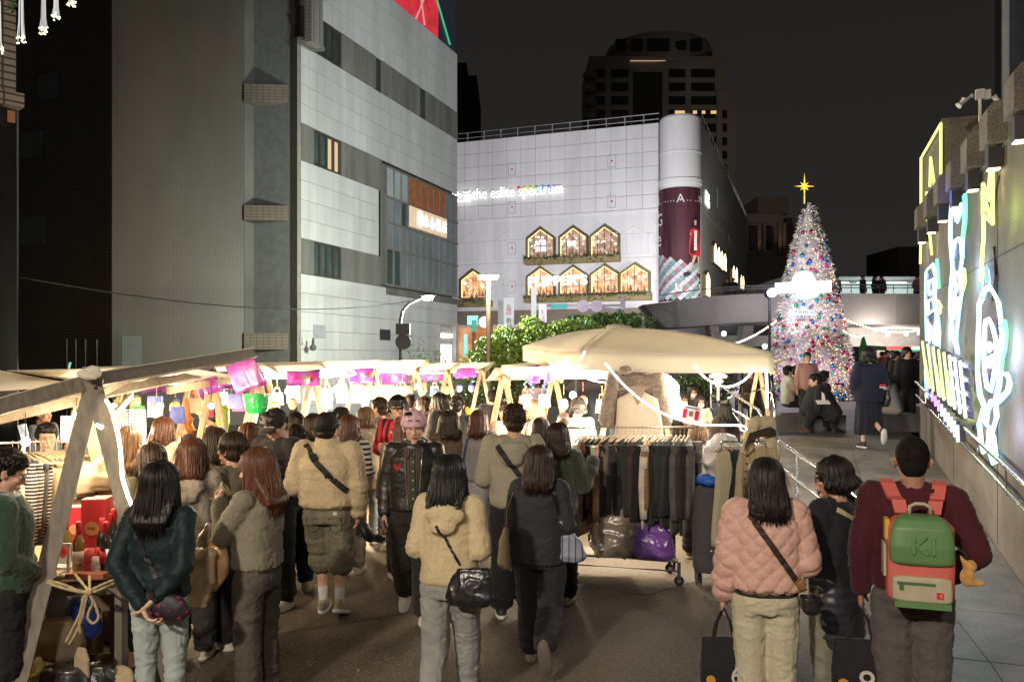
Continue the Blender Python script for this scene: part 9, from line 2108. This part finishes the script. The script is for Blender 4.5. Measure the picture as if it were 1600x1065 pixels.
# leftmost big parasol at left edge
cn3=thing('parasol','pinkish cream parasol slope at the far left edge behind the nearest stall','parasol',G(-150,8)); p3=P(-170,548,8.4); e=[P(126,602,7.4),P(60,592,9.8),P(-400,600,10),P(-420,640,6.6)]
for i in range(4):
    a_,b_=e[i],e[(i+1) % 4]; q=MB(); q.sheet(lambda u,v:p3.lerp(a_.lerp(b_,u),v),8,6,UP*.005); q.build('canopy_panel',CANV,cn3,True)
q=MB(); q.tube([Vector((p3.x,p3.y,0)),p3],.03,8); q.build('pole',DKMET,cn3)
# LED droops
def led(name_lb,lines,d,r=.009):
    t=thing('led_strip',name_lb,'light strip',P(lines[0][0][0],lines[0][0][1],d))
    for ln in lines:
        pp=[P(x,y,d) for x,y in ln]; pts=[]
        for i in range(len(pp)-1):
            p0,p1,p2_,p3_=pp[max(i-1,0)],pp[i],pp[i+1],pp[min(i+2,len(pp)-1)]
            for k in range(5):u=k/5; pts.append(.5*((2*p1)+(p2_-p0)*u+(2*p0-5*p1+4*p2_-p3_)*u*u+(3*p1-p0-3*p2_+p3_)*u**3))
        pts.append(pp[-1]); q=MB(); q.tube(pts,r,6); q.build('strip',EM('led_white_strip',(1.0,0.95,0.85),12),t,True)
    return t
led('white LED strip looping below the left corner of the big parasol',[[(856,563),(866,574),(880,580),(895,580),(903,570)],[(906,562),(914,549)]],8.75)
led('white LED strip sagging behind the fur jacket',[[(877,566),(890,577),(910,588),(935,596),(970,599),(985,596)]],8.9)
led('long white LED strip sweeping down across the cream dress to the trench coat',[[(946,567),(960,585),(980,606),(1005,627),(1035,645),(1065,656),(1095,663),(1130,664),(1160,665),(1168,672)]],8.1)
led('white LED arc hanging under the right part of the big parasol',[[(1086,571),(1094,582),(1105,592),(1120,600),(1134,604),(1150,601),(1166,591),(1178,575)]],8.3)
led('vertical white LED strip at the right corner of the big parasol',[[(1197,576),(1198,600),(1198,637)]],8.25,.011)
for (px,py,d,e) in ((880,585,9.6,30),(930,600,9.8,30),(1000,590,9.0,42),(1130,600,8.8,36),(1060,585,9.2,42),(1195,600,8.5,10)):
    lamp_light('POINT','parasol_light',P(px,py+14,d),e*2.1,(1.0,0.9,0.76),.12)
lamp_light('POINT','rack_light',P(1030,640,8.0),16,(1.0,.86,.68),.1)
# stall beneath the parasol: A frames and counter
t,g0,r,f=stall(875,10.8,0,'stall under the big parasol with blown out lights',1.5,2.0,70,.1); LBL='the stall under the big parasol'; goods_on(g0,r,f,1.4,31,('jar','card','box')); hanging(g0,r,f,1.4,2.0,40,5)
t,g0,r,f=stall(945,11.8,0,'stall behind the cream dress with a price board',1.5,2.0,32,.1); LBL='the stall behind the cream dress'; goods_on(g0,r,f,1.4,33,('box','card'))
t,g0,r,f=stall(1105,14.5,0,'distant stall with tent roof seen under the parasol right side',1.9,2.05,25,.1)
pb(1088,574,1140,573,1092,585,13.4,13.4,'pink purple banner glimpsed under the right half of the big parasol',seed=12)
pb(1024,574,1044,573,1026,584,12,12,'small purple banner piece beside the fur jacket',seed=13,shape=False)
pb(824,572,842,570,826,600,10.5,10.5,'purple banner strip hanging left under the parasols',seed=14,shape=False); pb(851,571,865,570,850,599,10.3,10.3,'pinker banner strip right of its purple neighbour',seed=15,shape=False)
t=thing('poster','painting like poster in red and cream leaning left of the parasol stall','poster',P(833,620,11)); q=MB(); q.slab([P(817,630,11),P(850,630,11),P(850,606,11),P(817,606,11)],FWD*.02); q.build('sheet',m_screen('poster_paint',[(0.4,0.05,0.03),(0.6,0.35,0.2),(0.5,0.45,0.25)],3.5,.8),t)
for (col,px,y0,nme) in (((0.1,1.0,0.3),819,584,'green'),((0.15,0.3,1.0),829,601,'blue')):
    q=MB(); [q.sphere(P(px+(k % 2)*3+random.uniform(-1,1),y0+k*4,10.6),.012,6,4) for k in range(7)]; single(q,'fairy_lights',EM('fairy_'+nme,col,6),'short string of %s fairy lights left of the parasol stall' % nme,'string lights')
# golden lamp figure on the right
t=thing('figure_lamp','glowing golden lantern stand under the right half of the parasol','lamp',G(1122,12.6)); q=MB()
for y,w_ in ((585,5),(590,14),(592,4),(598,8),(604,4)):c=P(1122,y,12.6); q.lathe([(w_*12.6/FL*.9,0),(w_*12.6/FL,.03),(w_*12.6/FL*.7,.06)],c,12)
q.tube([P(1122,580,12.6),P(1122,625,12.6)],.015,6); q.build('lantern',EM('gold_glow',(1.0,0.8,0.35),4),t); q=MB(); q.tube([P(1122,625,12.6),G(1122,12.6)],.02,6); q.build('stand',DKMET,t); lamp_light('POINT','gold_light',P(1122,600,12.3),25,(1,.75,.35),.1,parent=t)
# ---- rack with dark garments
DK=8.25; ra_,rb_=P(868,668,8.35),P(1085,667,8.0); t=thing('clothes_rack','wheeled metal rack of winter garments in front of the big parasol','clothes rack',G(980,DK)); q=MB(); q.tube([ra_,rb_],.014,8); q.build('rail',M('rail_bronze',(0.3,0.26,0.2),.35,.7),t)
RK=M('rack_metal',(0.1,0.1,0.1),.35,.8)
for e_ in (ra_.lerp(rb_,.06),ra_.lerp(rb_,.86)):
    q=MB(); q.tube([e_,Vector((e_.x,e_.y,.09))],.014,8); q.build('post',RK,t)
e0,e1=ra_.lerp(rb_,.02),ra_.lerp(rb_,.86)
q=MB()
for off,z in ((-.2,.22),(.2,.22),(-.2,.13)):q.tube([Vector((e0.x,e0.y,z))+FWD*off,Vector((e1.x,e1.y,z))+FWD*off],.011,6)
for e_ in (e0,e1):q.tube([Vector((e_.x,e_.y,.22))-FWD*.25,Vector((e_.x,e_.y,.22))+FWD*.25],.013,6)
q.build('base_frame',RK,t)
q=MB(); s_=[Vector((e0.x,e0.y,.225))-FWD*.2,Vector((e1.x,e1.y,.225))-FWD*.2,Vector((e1.x,e1.y,.225))+FWD*.2,Vector((e0.x,e0.y,.225))+FWD*.2]; q.slab(s_,UP*.008); q.build('shelf',RK,t)
for e_ in (e0,e1):
    for off in (-.23,.23):
        w=Vector((e_.x,e_.y,.048))+FWD*off; q=MB(); q.tube([w-FWD*.014,w+FWD*.014],.046,16); wo_=q.build('wheel',BLACK,t); q=MB(); q.tube([w-FWD*.016,w+FWD*.016],.02,10); q.build('hub',STEEL,wo_); q=MB(); q.bar(w+UP*.17,w+UP*.03,.03,.04); q.build('fork',RK,t)
RC=[('cream',(0.5,0.42,0.3)),('camel',(0.28,0.16,0.08)),('dark brown',(0.06,0.035,0.02)),('charcoal',(0.035,0.033,0.035)),('black',(0.014,0.013,0.014)),('taupe',(0.16,0.12,0.09)),('tan',(0.33,0.2,0.1)),('dark green',(0.02,0.03,0.022)),('grey',(0.1,0.09,0.085)),('ivory',(0.6,0.54,0.42))]
rs_=[0,1,3,4,2,6,4,5,3,6,4,3,7,2,4,4,9,1,4,3,7,3,4,8,3,4,8]
rd=(rb_-ra_).normalized(); cr_=UP.cross(rd)
for k,si in enumerate(rs_):
    u=.19+.80*k/len(rs_); c=ra_.lerp(rb_,u); nm_,col=RC[si]; rr=random.Random(k*7+1)
    m_=M('rack_%s' % nm_.replace(' ','_'),col,.85,0,.2,12,.5,150,.003,sheen=.15)
    garment_obj(None,c,cr_+rd*rr.uniform(.15,.5),.42,rr.uniform(.78,.96),m_,None,'jacket',k,'%s garment, %s from the left on the wheeled rack' % (nm_,ordn[k]),'winter garments on the wheeled rack',thk=.026)
    q=MB()
# plastic sacks on rack shelf
sack([L4(962,8.1,.235,.72,.24,.17)],'plastic_bag','grey translucent sack on the rack shelf under the garments','bag',m_plastic('grey_clear',(0.3,0.25,0.2),.9,.18),.014,(.02,.03,7))
sack([L4(1018,8.0,.235,.55,.23,.17)],'plastic_bag','shiny purple sack on the right end of the rack shelf','bag',m_plastic('purple_film',(0.22,0.09,0.42),1.0,.25),.014,(.014,.02,7))
# hanging dress and fur jacket facing us
garment_obj(None,P(997,590,8.7),RIGHT,.56,.8,cloth((0.6,0.5,0.38),'cream_dress_cloth'),None,'dress',5,'long cream v neck knit dress hanging in front of the fur jacket',None,thk=.05)
q=MB(); c_=P(997,608,8.62); q.slab([c_-RIGHT*.09+UP*.03,c_-UP*.17,c_+RIGHT*.09+UP*.03],FWD*.02); single(q,'neckline',M('neck_fur_lining',(0.3,0.22,0.16),.9),'v shaped taupe neck opening of the cream knit dress','garment')  # wedge in the fur jacket's own colour fills the neck opening
FUR=M('taupe_fur',(0.28,0.21,0.16),.95,0,.25,25,1.0,70,.02,sheen=.6)
tt=garment_obj(None,P(993,560,8.95),RIGHT,.52,.62,FUR,None,'jacket',8,'taupe fur jacket with hood hanging behind the cream dress',None,thk=.08,name='fur_jacket')
grown([ell(P(975,577,8.8),(.1,.06,.05)),ell(P(1012,577,8.8),(.1,.06,.05)),ell(P(993,572,8.95),(.16,.09,.07))],.012,'hood',FUR,tt,wrinkle(.006,.006,20))
for s_ in (-1,1):
    grown([cap(P(993,585,8.9)+RIGHT*s_*.24,P(993+s_*46,655,8.85),.075,.085),ell(P(993+s_*47,660,8.85),(.06,.05,.06))],.014,'sleeve',FUR,tt,wrinkle(.006,.008,14))
sack([loft([tuple(P(1045,650,9.1))+(.12,.1),tuple(P(1045,632,9.1))+(.16,.12),tuple(P(1042,605,9.1))+(.13,.1),tuple(P(1038,588,9.1))+(.05,.04)],16)],'plastic_bag','clear plastic garment bag hanging right of the fur jacket','bag',FILM,.016,(.02,.03,7))
t=thing('price_board','white printed card tilted above the right end of the rack','sign',P(1080,645,8.1)); o_=P(1063,654,8.1); ex,ey=P(1092,660,8.1)-o_,P(1067,631,8.1)-o_; q=MB(); q.slab([o_,o_+ex,o_+ex+ey,o_+ey],FWD*.008); q.build('card',WHPAINT,t)
for (u,v,w_,h_,m) in ((.08,.12,.2,.62,REDP),(.72,.12,.2,.62,REDP),(.4,.3,.2,.35,M('printed_photo',(0.2,0.12,0.08),.5)),(.15,.82,.7,.08,GREYP)):q=MB(); q.slab([o_+ex*u+ey*v,o_+ex*(u+w_)+ey*v,o_+ex*(u+w_)+ey*(v+h_),o_+ex*u+ey*(v+h_)],-FWD*.003); q.build('print',m,t)
q=MB(); q.tube([P(1078,668,8.12),P(1078,656,8.12)],.006,5); q.build('stalk',STEEL,t)
# right coat stand: skirts and trench coat
t=thing('coat_stand','metal stand with skirts and a hooded trench coat beside the suitcase','clothes rack',G(1165,7.3)); q=MB(); a,b=P(1128,690,7.4),P(1196,690,7.2); q.tube([a,b],.012,8); q.build('rail',STEEL,t)
for e_ in (a,b):q=MB(); q.tube([e_,Vector((e_.x,e_.y,0))],.013,8); q.build('post',STEEL,t)
for k,(px,col,lb_,hh) in enumerate(((1130,(0.42,0.36,0.24),'cream skirt edge leftmost on the coat stand',.85),(1140,(0.014,0.014,0.018),'black pleated skirt on the coat stand',.52),(1152,(0.02,0.02,0.02),'second black skirt beside the trench coat',.6),(1146,(0.06,0.055,0.04),'olive grey skirt low on the coat stand',.78))):
    garment_obj(None,P(px,683,7.3+.05*k),RIGHT+FWD*.5,.26,hh,cloth(col,'skirt_cloth_%d' % k),None,'skirt',k,lb_,'skirts on the coat stand',thk=.035)
KH=cloth((0.36,0.28,0.16),'khaki_cotton',.85); ct=thing('trench_coat','khaki hooded trench coat hanging on the coat stand','coat',P(1185,690,7.0))
pc=P(1185,700,7.0); z1=pc.z; wx=.13
def trench_post(co,nr):
    an=(co-np.array(pc)) @ np.array(RIGHT); return co+nr*(.012*np.sin(an*62)+.006*vnoise(co,9,3))[:,None]
grown([loft([(pc.x,pc.y,z1-.62,.2,.11),(pc.x,pc.y,z1-.4,.19,.1),(pc.x,pc.y,z1-.15,.17,.09),(pc.x,pc.y,z1-.03,.15,.07),(pc.x,pc.y,z1+.02,.07,.05)],26),cap(P(1205,705,6.95),P(1222,790,6.9),.05,.045),cap(P(1163,705,7.0),P(1152,790,6.95),.04,.035)],.012,'coat_body',KH,ct,trench_post)
grown([ell(P(1190,665,7.0),(.1,.09,.085)),cap(P(1168,700,6.95),P(1180,660,6.95),.05,.05),cap(P(1205,695,6.95),P(1204,660,6.98),.045,.05)],.01,'hood',cloth((0.5,0.42,0.26),'pale_hood'),ct,wrinkle(.008,.012,12))
q=MB(); q.ribbon([P(1163,700,6.85),P(1170,683,6.84),P(1185,677,6.84),P(1204,672,6.84),P(1212,676,6.86)],[.06,.07,.06,.06,.05],[(UP,-FWD)]*5,.012); q.build('collar_flap',BRWN,ct)
q=MB()
for k in range(5):q.sphere(P(1168-k*1.2,712+k*12,6.87),.011,8,5)
q.build('button',DKMET,ct)
# suitcase / trolley bag, blue bag, white sack
t=thing('trolley_bag','tall grey fabric trolley bag behind the clothes rack','suitcase',G(1110,7.9)); gc=G(1110,7.9); grown([loft([(gc.x,gc.y,.12,.14,.12),(gc.x,gc.y,.18,.165,.14),(gc.x,gc.y,.7,.165,.14),(gc.x,gc.y,.93,.15,.13)],22,4)],.012,'bag_body',cloth((0.075,0.07,0.07),'grey_canvas'),t,wrinkle(.004,.004))
for s_ in (-1,1):w=gc+RIGHT*s_*.13+UP*.075-FWD*.05; q=MB(); q.tube([w-RIGHT*.02,w+RIGHT*.02],.075,16); q.build('wheel',BLACK,t)
q=MB(); q.tube([gc-RIGHT*.1+UP*.9+FWD*.13,gc-RIGHT*.1+UP*1.15+FWD*.13,gc+RIGHT*.1+UP*1.15+FWD*.13,gc+RIGHT*.1+UP*.9+FWD*.13],.012,8); q.build('handle',BLACK,t)
q=MB();
for k in (-1,0,1):c=gc+RIGHT*k*.03-FWD*.15+UP*.35; q.add([c-RIGHT*.012,c-UP*.012,c+RIGHT*.012,c+UP*.012],[(0,1,2,3)])
q.build('logo',WHPAINT,t)
sack([ell(tuple(gc+UP*1.0),(.15,.12,.06))],'fabric_bag','bright blue folded bag on top of the trolley bag','bag',M('blue_nylon',(0.02,0.12,0.5),.5),.012)
sack([loft([tuple(P(1128,745,7.9))+(.12,.1),tuple(P(1128,725,7.9))+(.18,.14),tuple(P(1130,700,7.9))+(.17,.12),tuple(P(1134,682,7.9))+(.08,.05)],16)],'plastic_bag','big white translucent plastic bag behind the coat stand','bag',M('milky_film',(0.55,0.5,0.48),.3,0,.1,6,1,10,.03,alpha=.85),.016,(.025,.03,6))
flush_grown()
# fallen leaves and asphalt seams
lv=MB(); rr=random.Random(11);
LFX=[530,470,1062,485,380,700,1035,930,560,910]
for (px,py) in ((530,820),(470,955),(1062,932),(485,1040),(380,985),(700,1008),(1035,955),(930,955),(560,1048),(910,930)):
    d=CH*FL/(py-HZ); c=G(px,d,.006); a=rr.uniform(0,3); u=Vector((math.cos(a),math.sin(a),.25))*.022; v=Vector((-math.sin(a),math.cos(a),0))*.009
    m=MB(); m.slab([c-u,c+v,c+u,c-v],UP*.002); props(m.build('fallen_leaf',M('dry_leaf',(0.35,0.22,0.1),.7)),'small dry leaf on the asphalt, the %s from the left' % ordn[sorted(LFX).index(px)],'leaf','fallen leaves on the asphalt')
